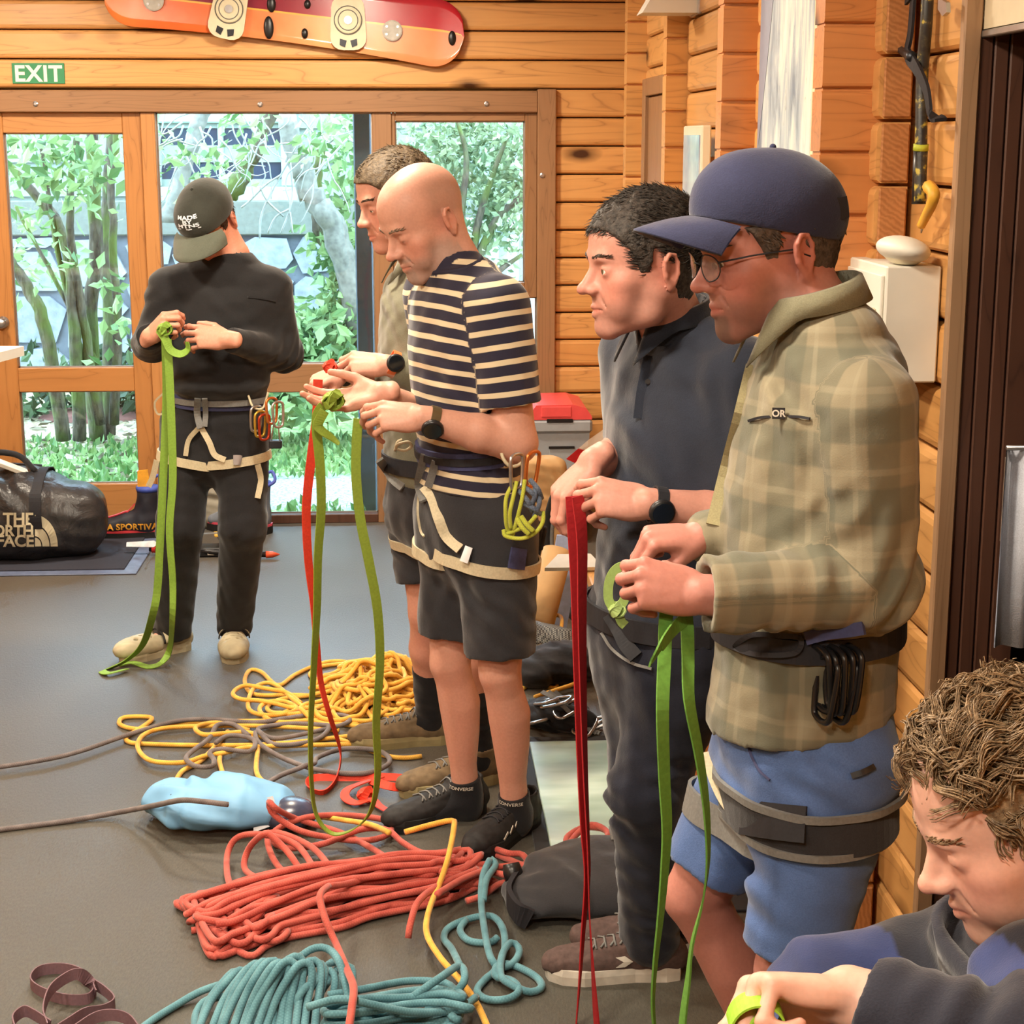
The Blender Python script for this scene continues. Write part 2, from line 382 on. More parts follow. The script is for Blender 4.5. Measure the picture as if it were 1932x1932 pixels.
# doorway on the right: light trim, dark planked jamb, lintel panel, dark room behind it
struct(mk('trim_1', *box_geo((XR - .012, 3.185, 0), (XR + .022, 3.212, ZC), .003), M['trimlight'], smooth=False), 'weathered light trim strip beside the dark doorway')
jamb = struct(empty('door_2', (1.1, 3.2, 0)), 'dark brown planked door jamb at the right edge')
for x0, x1 in ((1.058, 1.082), (1.084, 1.112), (1.114, 1.142), (1.144, 1.19)):
    mk('plank', *box_geo((x0, 3.19, 0), (x1, 3.23, 2.02), .003), M['jamb'], jamb, False)
mk('strike_plate', *box_geo((1.150, 3.184, 1.03), (1.160, 3.19, 1.20), .002), M['steel'], jamb, False)
lint = struct(mk('trim_2', *box_geo((1.06, 2.2, 2.0), (1.1, 3.195, ZC)), plain('beige_paint', (214, 200, 170), .5, var=.03), smooth=False), 'beige lintel panel above the dark doorway')
struct(mk('trim_3', *box_geo((1.056, 2.2, 1.985), (1.075, 3.19, 1.998), .002), M['steel'], smooth=False), 'thin bright metal strip under the beige lintel')
dk = plain('dark_room_paint', (40, 40, 46), .8)  # near-black wall colour stands in for the room being unlit
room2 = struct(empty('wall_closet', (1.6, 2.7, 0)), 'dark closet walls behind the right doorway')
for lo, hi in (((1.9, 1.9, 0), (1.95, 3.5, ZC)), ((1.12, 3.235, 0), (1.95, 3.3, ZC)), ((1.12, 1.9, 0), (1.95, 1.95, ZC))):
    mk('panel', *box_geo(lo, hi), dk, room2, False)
# frame of the glazed front
struct(mk('trim_4', *box_geo((XL, YF - .03, 1.925), (.597, YF + .07, 2.022), .004), M['frame'], smooth=False), 'long brown timber header over the glazed doors')
struct(mk('trim_5', *box_geo((.597, YF - .035, 0), (.683, YF + .08, 2.03), .004), M['frame_v'], smooth=False), 'upright brown trim at the right of the windows')
struct(mk('trim_6', *box_geo((-1.215, YF - .012, 0), (-1.150, YF + .09, 1.925), .003), M['door_v'], smooth=False), 'timber post between the door and the middle window')
struct(mk('trim_7', *box_geo((-.165, YF - .012, 0), (-.075, YF + .09, 1.925), .003), M['frame_v'], smooth=False), 'timber post between middle and right windows')
def screw(px, py, y):
    p = WY(px, py, y); return MB().lathe([(.012, 0), (.012, .004), (.006, .007)], p, (0, -1, 0), 10).build('screw', M['steel'], None)
for px, py, y in ((67, 196, YF - .03), (491, 197, YF - .03), (918, 196, YF - .03), (1023, 331, YF - .035)):
    s = screw(px, py, y); tag(s, {67: 'round steel screw head in the header above the door', 491: 'round steel screw head in the header above the middle window', 918: 'round steel screw head in the header above the right window', 1023: 'round steel screw head in the upright right trim'}[px], 'screw', 'screw heads in the window frame')
def pane(parent, x0, x1, z0, z1, y=YF + .045):
    mk('pane', *box_geo((x0, y, z0), (x1, y + .005, z1)), M['glass'], parent, False)
    al = M['steel']
    b = MB(); t = .006
    for lo, hi in (((x0, y - .006, z0), (x0 + t, y, z1)), ((x1 - t, y - .006, z0), (x1, y, z1)), ((x0, y - .006, z0), (x1, y, z0 + t)), ((x0, y - .006, z1 - t), (x1, y, z1))): b.box(lo, hi)
    b.build('glazing_bead', al, parent)
d1 = struct(empty('door_1', (-1.6, YF, 0)), 'glazed timber door with a middle rail at the left')
for nm, lo, hi, m in (('stile', (-1.300, YF + .005, .015), (-1.216, YF + .06, 1.926), 'door_v'), ('stile', (-1.976, YF + .005, .015), (-1.838, YF + .06, 1.926), 'door_v'),
                      ('rail', (-1.838, YF + .008, 1.833), (-1.300, YF + .058, 1.926), 'door_h'), ('rail', (-1.838, YF + .008, .645), (-1.300, YF + .058, .757), 'door_h'), ('rail', (-1.838, YF + .008, .015), (-1.300, YF + .058, .2), 'door_h')):
    mk(nm, *box_geo(lo, hi, .003), M[m], d1, False)
pane(d1, -1.838, -1.300, .757, 1.833); pane(d1, -1.838, -1.300, .2, .645)
hp = WY(6, 608, YF)
MB().lathe([(.028, 0), (.028, .006), (.012, .01), (.011, .035), (.024, .042), (.026, .06), (.015, .068)], hp, (0, -1, 0), 18).build('door_knob', M['steel'], d1, True)
struct(mk('wall_far_left', *box_geo((XL, YF, 0), (-1.975, YF + .09, 1.925)), M['door_v'], smooth=False), 'timber panel wall left of the glazed door')
w1 = struct(empty('window_1', (-.65, YF, 0)), 'tall middle window with a timber rail')
for nm, lo, hi, m in (('rail', (-1.15, YF + .0, .635), (-.165, YF + .07, .768), 'frame'), ('sill', (-1.15, YF - .01, 0), (-.165, YF + .07, .042), 'jamb')):
    mk(nm, *box_geo(lo, hi, .003), M[m], w1, False)
pane(w1, -1.15, -.165, .768, 1.925); pane(w1, -1.15, -.165, .042, .635)
w2 = struct(empty('window_2', (.25, YF, 0)), 'right window with a hinged brown sash')
for nm, lo, hi, m in (('sash_side', (-.075, YF - .004, 1.075), (-.058, YF + .05, 1.925), 'frame_v'), ('sash_side', (.540, YF - .004, 1.075), (.597, YF + .05, 1.925), 'frame_v'), ('sash_rail', (-.058, YF - .004, 1.887), (.540, YF + .05, 1.925), 'frame'),
                      ('sash_rail', (-.058, YF - .004, 1.075), (.540, YF + .05, 1.146), 'frame'), ('sill', (-.075, YF - .01, .04), (.597, YF + .06, .10), 'frame')):
    mk(nm, *box_geo(lo, hi, .003), M[m], w2, False)
pane(w2, -.058, .540, 1.146, 1.887); pane(w2, -.075, .597, .10, 1.075)
# ceiling lamps (round frosted discs, above the frame)
def ceiling_lamp(x, y, label, w=None):
    e = empty('ceiling_lamp', (x, y, ZC), label, 'lamp', 'round ceiling lamps')
    MB().lathe([(.19, 0), (.19, -.03), (.175, -.04)], (x, y, ZC), (0, 0, 1), 24).build('housing', M['white'], e)
    mm = NT('lamp_diffuser'); mm.b.inputs['Emission Color'].default_value = (*LAMP_COL, 1); mm.b.inputs['Emission Strength'].default_value = 9
    MB().lathe([(.17, -.041), (.165, -.05), (.10, -.058)], (x, y, ZC), (0, 0, 1), 24).build('diffuser', mm.m, e)
    ld = bpy.data.lights.new('lamp_light', 'AREA'); ld.shape = 'DISK'; ld.size = .34; ld.energy = w or LAMP_W; ld.color = LAMP_COL
    lo = bpy.data.objects.new('lamp_light', ld); lo.location = (x, y, ZC - .065); COL.objects.link(lo)
    lo.parent = e; lo.matrix_parent_inverse = Matrix.Translation((-x, -y, -ZC))
for x, y, lb in ((-1.9, .2, 'round white ceiling lamp behind the photographer on the left'), (-.3, .2, 'round white ceiling lamp behind the photographer on the right'), (-1.9, 2.4, 'round white ceiling lamp left of the coiled ropes'), (-.3, 2.4, 'round white ceiling lamp over the coiled ropes'),
                 (-1.9, 4.6, 'round white ceiling lamp over the left side of the open carpet'), (-.3, 4.6, 'round white ceiling lamp over the middle of the room'), (-1.9, 6.8, 'round white ceiling lamp nearest the glazed door'), (-.3, 6.8, 'round white ceiling lamp nearest the middle window')):
    ceiling_lamp(x, y, lb)
# ------------------------------------------------------------------ the garden outside the glass
def ground_mat():
    m = NT('garden_ground', .9, .2); co = m.coord()
    n1 = m.noise(co, 22, 4); n2 = m.noise(co, 1.6, 3); tc = m.n('ShaderNodeTexCoord'); sep = m.n('ShaderNodeSeparateXYZ'); m.l(tc.outputs['Object'], sep.inputs[0])
    yv = m.math('ADD', sep.outputs[1], m.math('MULTIPLY', m.noise(co, 3, 2), .5))
    grass = m.ramp(n1, [(.3, tuple(srgb(71, 103, 48))), (.7, tuple(srgb(145, 158, 103)))])
    gravel = m.ramp(m.noise(co, 60, 2), [(.3, tuple(srgb(88, 91, 97))), (.7, tuple(srgb(158, 161, 165)))])
    litter = m.ramp(m.noise(co, 30, 4), [(.25, tuple(srgb(68, 54, 38))), (.5, tuple(srgb(140, 125, 94))), (.75, tuple(srgb(174, 167, 148)))])
    c = m.mix(m.ramp(m.math('MULTIPLY', yv, .05), [(.4385, (1, 1, 1)), (.4455, (0, 0, 0))]), grass, gravel) if False else grass
    gm = m.ramp(m.math('SUBTRACT', yv, 8.0), [(.62, (0, 0, 0)), (.72, (1, 1, 1))])
    gm2 = m.ramp(m.math('MULTIPLY', m.math('SUBTRACT', yv, 8.0), .4), [(.60, (1, 1, 1)), (.68, (0, 0, 0))])
    xr = m.ramp(m.math('ADD', sep.outputs[0], 1.25), [(.35, (0, 0, 0)), (.5, (1, 1, 1))])
    c = m.mix(m.mix(1.0, m.mix(1.0, gm, gm2, 'MULTIPLY'), xr, 'MULTIPLY'), grass, gravel)
    lm = m.ramp(m.math('MULTIPLY', m.math('SUBTRACT', yv, 8.0), .25), [(.52, (0, 0, 0)), (.68, (1, 1, 1))])
    xl = m.ramp(m.math('MULTIPLY', m.math('ADD', sep.outputs[0], 2.0), .5), [(.3, (1, 1, 1)), (.62, (0, 0, 0))])
    c = m.mix(m.mix(1.0, lm, xl, 'MULTIPLY'), c, litter)
    m.col(c); m.bump(n1, .6, .03); return m.m
struct(mk('ground_outside', *box_geo((-9, YF + .1, -.16), (7, 18, -.03)), ground_mat(), smooth=False), 'bright garden ground of grass, gravel and fallen leaves')
# neighbouring house with a stone base
YH = 13.2
hs = empty('house', (-1, YH, -.03), 'pale grey green weatherboard house with stone base beyond the garden', 'house')
hwall = plain('weatherboard_paint', (112, 120, 108), .8, var=.06)
for i in range(6):
    z0 = 1.14 + i * .25; mk('weatherboard', *prism_geo([(0, z0), (-.035, z0), (-.005, z0 + .25), (0, z0 + .25)], (-7, YH, 0), (0, 1, 0), (0, 0, 1), (12.5, 0, 0)), hwall, hs, False)
mk('beam', *box_geo((-7, YH - .10, 1.10), (5.5, YH, 1.36), .01), plain('grey_beam', (92, 92, 82), .8), hs, False)
mk('wall_core', *box_geo((-7, YH, 0), (5.5, YH + .2, 2.6)), hwall, hs, False)
def hpt(px, py): return WY(px, py, YH - .05)
a, b = hpt(300, 232), hpt(532, 352)
fr = plain('pale_window_frame', (134, 150, 136), .6, var=.04)
wd = mk('house_window', *box_geo((a[0], YH - .02, b[2]), (b[0], YH - .01, a[2])), NT('dark_window_glass', .08, .6).col(srgb(40, 48, 62)).m, hs, False)
m_ = MB()
for lo, hi in (((a[0] - .12, YH - .08, b[2] - .13), (b[0] + .12, YH, b[2])), ((a[0] - .12, YH - .08, a[2]), (b[0] + .12, YH, a[2] + .12)), ((a[0] - .12, YH - .08, b[2]), (a[0], YH, a[2])), ((b[0], YH - .08, b[2]), (b[0] + .14, YH, a[2])), ((a[0] + .5 * (b[0] - a[0]) - .02, YH - .05, b[2]), (a[0] + .5 * (b[0] - a[0]) + .02, YH, a[2]))): m_.box(lo, hi, .01)
m_.build('window_frame', fr, wd)
mk('stone_base', *box_geo((-7, YH - .03, -.1), (5.5, YH + .02, 1.12)), plain('mortar', (92, 94, 98), .9, var=.1), hs, False)
stm = NT('pale_stone', .85, .2); rn = stm.rand(); stm.col(stm.mix(.4, stm.ramp(rn, [(0, tuple(srgb(100, 102, 108))), (.5, tuple(srgb(128, 130, 134))), (1, tuple(srgb(112, 110, 108)))]), stm.ramp(stm.noise(stm.coord(), 14, 4), [(.3, tuple(srgb(86, 88, 94))), (.7, tuple(srgb(142, 144, 148)))]))); stm.bump(stm.noise(stm.coord(), 20, 3), .4, .02)
x = -6.0
while x < 4.6:
    w = random.uniform(.22, .5); z = -.05
    while z < 1.05:
        hh = random.uniform(.18, .4); hh = min(hh, 1.09 - z)
        if hh > .08:
            n = random.randint(5, 7); an = [2 * math.pi * (k + random.uniform(-.25, .25)) / n for k in range(n)]
            poly = [(x + w / 2 + w * .52 * math.copysign(abs(math.cos(t)) ** .6, math.cos(t)), z + hh / 2 + hh * .5 * math.copysign(abs(math.sin(t)) ** .6, math.sin(t))) for t in an]
            if -5.2 < x < 4: mk('stone', *prism_geo(poly[::-1], (0, YH - .03, 0), (1, 0, 0), (0, 0, 1), (0, -random.uniform(.02, .06), 0)), stm.m, hs, False)
        z += hh + .015
    x += w + .01
# corrugated fence at the right
fn = empty('corrugated_fence', (1.2, 11.6, -.03), 'pale corrugated iron fence seen through the right window', 'fence')
pts = []; xs = np.linspace(-.05, 3.2, 120); prof = [(x, .02 * math.sin(x * 2 * math.pi / .14)) for x in xs]
poly = [(x, y) for x, y in prof] + [(x, y + .004) for x, y in prof[::-1]]
fm = plain('pale_iron', (164, 170, 170), .5, .5, var=.05)
mk('sheet', *prism_geo(poly, (0, 11.6, -.03), (1, 0, 0), (0, 1, 0), (0, 0, 1.28)), fm, fn, False)
mk('rail', *box_geo((-.05, 11.57, 1.2), (3.2, 11.66, 1.29), .01), fm, fn, False)
# dark post outside the middle window
a = WY(671, 500, 8.32); b = WY(704, 500, 8.32)
tag(mk('steel_post', *box_geo((a[0], 8.30, -.05), (b[0], 8.38, 2.6), .006), plain('slate_paint', (66, 82, 96), .5, var=.08), smooth=False), 'slate blue steel post standing right outside the middle window', 'post')
# a vent / white car shape behind shrubs is not told apart; trees and shrubs follow
leafm = {}
def leaf_mat(name, c0, c1):
    m = NT(name, .55, .35); m.col(m.ramp(m.attr('tint', 'Fac'), [(0, tuple(srgb(*c0))), (1, tuple(srgb(*c1)))]))
    m.b.inputs['Subsurface Weight'].default_value = 0
    tr = m.n('ShaderNodeBsdfTranslucent'); m.l(m.ramp(m.attr('tint', 'Fac'), [(0, tuple(srgb(*c0))), (1, tuple(srgb(*c1)))]), tr.inputs[0])
    mx = m.n('ShaderNodeMixShader'); mx.inputs[0].default_value = .35; out = m.t.nodes['Material Output']
    m.l(m.b.outputs[0], mx.inputs[1]); m.l(tr.outputs[0], mx.inputs[2]); m.l(mx.outputs[0], out.inputs[0]); return m.m
LM = leaf_mat('bright_leaf', (66, 98, 52), (150, 172, 112)); LM2 = leaf_mat('olive_leaf', (78, 98, 64), (160, 170, 128))
bark = NT('mossy_bark', .9, .2); bco = bark.coord(scale=(1, 1, .3)); bark.col(bark.mix(bark.ramp(bark.noise(bark.coord(), 5, 3), [(.45, (0, 0, 0)), (.62, (1, 1, 1))]), bark.ramp(bark.noise(bco, 40, 4), [(.3, tuple(srgb(52, 44, 36))), (.7, tuple(srgb(100, 90, 74)))]), tuple(srgb(82, 92, 44)))); bark.bump(bark.noise(bco, 45, 4), .7, .02)
pbark = plain('pale_bark', (112, 108, 98), .85, var=.3, scale=25, bump=.4)
twigm = plain('bleached_twig', (150, 150, 144), .8, var=.1)
def leaves(C, S, D=None, flat=.5, fold=.25):
    """C centres, S sizes: one kite-shaped folded leaf each"""
    n = len(C); d = rng.normal(size=(n, 3)); d[:, 2] = d[:, 2] * flat - .25
    if D is not None: d = d * .5 + D
    d /= np.linalg.norm(d, axis=1, keepdims=True); s = np.cross(d, rng.normal(size=(n, 3))); s /= np.linalg.norm(s, axis=1, keepdims=True); u = np.cross(s, d)
    S = np.asarray(S)[:, None]
    v = np.stack([C, C + d * S * .45 + s * S * .27 + u * S * fold * .4, C + d * S, C + d * S * .45 - s * S * .27 + u * S * fold * .4, C + d * S * .5], 1).reshape(-1, 3)
    b = np.arange(n)[:, None] * 5; f = np.concatenate([b + np.array([[0, 1, 2]]), b + np.array([[0, 2, 3]])])
    return v, f, np.repeat(rng.random(n), 5)
def foliage(name, C, S, mat, parent, D=None, flat=.5):
    v, f, t = leaves(np.asarray(C), S, D, flat); return tag(mk(name, v, f, mat, parent, False, {'tint': t}), kind='stuff')
def blob(c, r, n, hollow=.55):
    d = rng.normal(size=(n, 3)); d /= np.linalg.norm(d, axis=1, keepdims=True); return np.asarray(c) + d * np.asarray(r) * (hollow + (1 - hollow) * rng.random((n, 1)))
def stem(px0, py0, v0, mid, px1, py1, v1, r0, r1, parent, mat, name='stem'):
    a = J(px0, py0, v0); b = J(px1, py1, v1); P = [a] + [J(*q) for q in mid] + [b]
    P = catmull(P, 6); P[1:-1] += rng.normal(size=(len(P) - 2, 3)) * r0 * .12
    return MB().tube(P, np.linspace(r0, r1, len(P)), 8).build(name, mat, parent, True)
t1 = empty('tree', G(150, 800, -.03), 'many stemmed mossy tree seen through the door glass', 'tree')
B_ = bark.m
stem(185, 830, 10.4, [(170, 640, 10.3), (180, 480, 10.3)], 172, 160, 10.3, .055, .036, t1, B_)
stem(150, 830, 10.2, [(140, 620, 10.1), (120, 450, 10.1), (60, 360, 10.1)], -20, 280, 10.0, .042, .022, t1, B_)
stem(205, 820, 10.5, [(205, 600, 10.5), (200, 420, 10.5)], 218, 160, 10.5, .044, .030, t1, B_)
stem(120, 830, 10.0, [(85, 620, 9.9), (50, 540, 9.9)], 0, 470, 9.9, .045, .030, t1, B_)
stem(190, 800, 10.2, [(150, 560, 10.1), (130, 400, 10.0)], 155, 170, 10.0, .032, .018, t1, B_)
stem(215, 800, 10.3, [(222, 600, 10.2), (210, 380, 10.2)], 225, 180, 10.2, .032, .018, t1, B_)
stem(160, 700, 10.2, [(110, 480, 10.1)], 75, 260, 10.0, .02, .012, t1, B_, 'branch')
stem(190, 700, 10.3, [(120, 560, 10.2)], 30, 390, 10.2, .018, .01, t1, B_, 'branch')
C = np.concatenate([blob(J(60, 290, 9.7), (.24, .3, .2), 44), blob(J(110, 330, 9.6), (.16, .25, .24), 50), blob(J(40, 470, 10.6), (.3, .3, .3), 50), blob(J(120, 240, 9.6), (.45, .4, .14), 36), blob(J(205, 290, 9.6), (.16, .2, .2), 26), blob(J(100, 400, 9.7), (.4, .3, .5), 28), blob(J(215, 560, 9.7), (.12, .2, .3), 18)])
C = np.concatenate([C, C + rng.normal(size=C.shape) * .10]); foliage('leaves', C, rng.uniform(.06, .12, len(C)), LM, t1, flat=.9)
t2 = empty('tree', G(690, 930, -.03) + V(0, 2.2, 0), 'leaning pale trunked tree with bleached twigs behind the middle window', 'tree')
stem(700, 700, 10.6, [(640, 460, 10.6), (590, 370, 10.6), (562, 300, 10.6)], 540, 230, 10.6, .085, .06, t2, pbark, 'trunk')
stem(625, 480, 10.9, [(600, 420, 10.9), (598, 330, 10.9)], 604, 280, 10.9, .045, .03, t2, B_, 'stem')
stem(320, 420, 11, [(345, 330, 11), (370, 240, 11)], 400, 180, 11, .06, .045, t2, pbark, 'stem')
stem(430, 370, 11.2, [(470, 300, 11.2)], 520, 190, 11.2, .07, .05, t2, B_, 'stem')
tw = MB()
for _ in range(42):
    x, y = random.uniform(300, 700), random.uniform(200, 300); v0 = random.uniform(9.6, 10.5); a = random.uniform(.5, 2.6); P = []
    for k in range(6):
        P.append(J(x, y, v0)); x += math.cos(a) * 30 * random.uniform(.5, 1.2); y += math.sin(a) * 32 * random.uniform(.4, 1.1); a += random.uniform(-.6, .6)
    tw.tube(catmull(P, 3), np.linspace(.006, .002, 16), 4)
for P in ([(547, 300), (530, 330), (495, 400), (490, 450)], [(547, 300), (552, 360), (545, 400), (530, 440)], [(600, 215), (570, 260), (552, 290)], [(655, 262), (630, 290), (595, 330)], [(530, 330), (500, 350), (470, 380), (455, 392)], [(545, 395), (520, 410), (505, 440)], [(547, 400), (552, 440)], [(490, 350), (505, 380), (535, 408)]):
    tw.tube(catmull([J(x, y, 9.9) for x, y in P], 4), .006, 4)
tw.build('twigs', twigm, t2, True)
C = np.concatenate([blob(J(470, 235, 9.7), (.16, .3, .12), 22), blob(J(395, 300, 9.6), (.16, .3, .06), 14), blob(J(425, 318, 9.6), (.14, .3, .07), 12), blob(J(590, 275, 9.6), (.1, .2, .1), 22), blob(J(660, 240, 10.4), (.2, .4, .25), 70), blob(J(560, 212, 9.8), (.4, .4, .08), 26), blob(J(315, 290, 9.8), (.1, .3, .3), 18)])
C = np.concatenate([C, C + rng.normal(size=C.shape) * .07]); foliage('leaves', C, rng.uniform(.05, .10, len(C)), LM, t2, flat=.9)
sh = empty('shrub', G(630, 800, -.03) + V(0, 1.0, 0), 'bright leafy shrub growing against the stone wall', 'shrub')
C = np.concatenate([blob(J(620, 640, 10.6), (.42, .4, .32), 700, .3), blob(J(560, 700, 10.4), (.6, .4, .32), 700, .3), blob(J(680, 560, 10.8), (.3, .3, .5), 360, .3), blob(J(640, 470, 10.9), (.28, .3, .3), 160, .3), blob(J(560, 755, 10.2), (.9, .5, .14), 420, .3), blob(J(660, 330, 11.2), (.3, .3, .4), 220, .4)])
foliage('leaves', C, rng.uniform(.06, .13, len(C)), LM, sh, flat=.9)
MB().tube([G(640, 800, -.03) + V(0, .8, 0), J(650, 640, 10.8), J(640, 480, 10.9)], [.03, .02, .01], 6).build('stem', B_, sh, True)
sh2 = empty('shrub', G(850, 800, -.03) + V(0, 1.6, 0), 'fine leaved olive green shrub behind the right window', 'shrub')
C = np.concatenate([blob(J(900, 260, 10.6), (.55, .5, .38), 1500, .2), blob(J(940, 400, 10.4), (.36, .4, .42), 900, .2), blob(J(830, 330, 10.9), (.4, .4, .42), 800, .2), blob(J(985, 300, 10.3), (.25, .4, .5), 600, .2)])
foliage('leaves', C, rng.uniform(.035, .075, len(C)), LM2, sh2, flat=.9)
for P in ([(885, 560), (900, 430), (930, 330), (960, 250)], [(880, 560), (870, 420), (880, 300), (860, 220)], [(895, 500), (940, 410), (985, 370), (1010, 330)], [(890, 560), (930, 520), (985, 480)], [(880, 450), (820, 360), (790, 280)]):
    MB().tube(catmull([J(x, y, 10.2) for x, y in P], 5), np.linspace(.03, .01, 5 * (len(P) - 1) + 1), 6).build('branch', B_, sh2, True)
hd = empty('shrub', G(120, 770, -.03) + V(0, .4, 0), 'low dark hedge behind the leaf litter beyond the door', 'shrub')
C = np.concatenate([blob(G(60, 770, .1) + V(0, .5, 0), (1.2, .4, .35), 800, .3), blob(G(240, 765, .1) + V(0, .5, 0), (.5, .4, .4), 500, .3)])
foliage('leaves', C, rng.uniform(.06, .14, len(C)), leaf_mat('dark_leaf', (36, 50, 32), (84, 104, 64)), hd, flat=.9)
mound = tag(mk('earth_mound', *ball_geo(G(175, 795, -.06), (.38, .3, .1), 12), plain('red_earth', (96, 58, 48), .9, var=.2, bump=.5), None, True), 'low mound of reddish brown earth on the leaf litter', 'earth mound')
C = np.stack([rng.uniform(-3.2, -.9, 900), rng.uniform(9.2, 11.6, 900), np.full(900, -.02)], 1)
lit = tag(foliage('leaf_litter', C, rng.uniform(.06, .13, 900), leaf_mat('dry_leaf', (84, 70, 48), (180, 170, 148)), None, flat=.15), 'dry pale leaves scattered over the ground outside', 'leaf litter', kind='stuff')
C = np.stack([rng.uniform(-3.4, 1.5, 5000), rng.uniform(8.25, 10.6, 5000), np.full(5000, -.03)], 1)
C = C[(C[:, 1] < 8.55) | (C[:, 1] > 9.3) | (C[:, 0] < -.95)]
gr = tag(foliage('grass', C, rng.uniform(.03, .08, len(C)), leaf_mat('grass_blade', (66, 104, 50), (136, 160, 98)), None, D=V(0, 0, 1.2)), 'bright green grass growing outside the glass', 'grass', kind='stuff')
# ------------------------------------------------------------------ sculpting: distance fields meshed with surface nets
def _rc(a, b, ra, rb):
    a = np.asarray(a, float); b = np.asarray(b, float); ab = b - a; L2 = max(ab @ ab, 1e-12)
    def ev(x, y, z):
        t = np.clip(((x - a[0]) * ab[0] + (y - a[1]) * ab[1] + (z - a[2]) * ab[2]) / L2, 0, 1)
        return np.sqrt((x - a[0] - t * ab[0]) ** 2 + (y - a[1] - t * ab[1]) ** 2 + (z - a[2] - t * ab[2]) ** 2) - (ra + (rb - ra) * t)
    R = max(ra, rb); return ev, np.minimum(a, b) - R, np.maximum(a, b) + R
def _flat(prim, p, n):
    """the same shape ending flat at a plane"""
    ev, lo, hi = prim; n = nrm(n); p = np.asarray(p, float)
    return (lambda x, y, z: np.maximum(ev(x, y, z), (x - p[0]) * n[0] + (y - p[1]) * n[1] + (z - p[2]) * n[2])), lo, hi
def _ell(c, r, R=None):
    c = np.asarray(c, float); r = np.asarray(r, float); R = np.eye(3) if R is None else np.asarray(R, float)
    def ev(x, y, z):
        X, Y, Z = x - c[0], y - c[1], z - c[2]
        q = [(R[0, i] * X + R[1, i] * Y + R[2, i] * Z) for i in range(3)]
        k0 = np.sqrt(sum((q[i] / r[i]) ** 2 for i in range(3))); k1 = np.sqrt(sum((q[i] / r[i] ** 2) ** 2 for i in range(3)))
        return k0 * (k0 - 1) / np.maximum(k1, 1e-6)
    m = r.max(); return ev, c - m, c + m
def _loft(st, e=2.0):
    """stations (pos, side vector, half width, half depth); elliptic sections"""
    P = [np.asarray(s[0], float) for s in st]; S = [nrm(s[1]) for s in st]; A = [s[2] for s in st]; B = [s[3] for s in st]
    def ev(x, y, z):
        best = None
        for i in range(len(P) - 1):
            a, b = P[i], P[i + 1]; ab = b - a; L = np.linalg.norm(ab); ax = ab / max(L, 1e-9)
            w0 = ((x - a[0]) * ax[0] + (y - a[1]) * ax[1] + (z - a[2]) * ax[2]) / L
            t = np.clip(w0, 0, 1)
            s = S[i] + S[i + 1]; s = s - (s @ ax) * ax; s = nrm(s); n = np.cross(ax, s)
            qx, qy, qz = x - a[0] - t * ab[0], y - a[1] - t * ab[1], z - a[2] - t * ab[2]
            wa = (w0 - t) * L; hs = qx * s[0] + qy * s[1] + qz * s[2]; hn = qx * n[0] + qy * n[1] + qz * n[2]
            ra = A[i] + (A[i + 1] - A[i]) * t; rb = B[i] + (B[i + 1] - B[i]) * t
            if e == 2.0: val = np.sqrt((hs / ra) ** 2 + (hn / rb) ** 2 + (wa / np.minimum(ra, rb)) ** 2)
            else: val = (np.abs(hs / ra) ** e + np.abs(hn / rb) ** e + np.abs(wa / np.minimum(ra, rb)) ** e) ** (1 / e)
            q = np.sqrt(hs ** 2 + hn ** 2 + wa ** 2)
            d = np.where(val > 1e-4, q * (1 - 1 / np.maximum(val, 1e-4)), -np.minimum(ra, rb))
            best = d if best is None else np.minimum(best, d)
        return best
    m = max(max(A), max(B)); return ev, np.min(P, 0) - m, np.max(P, 0) + m
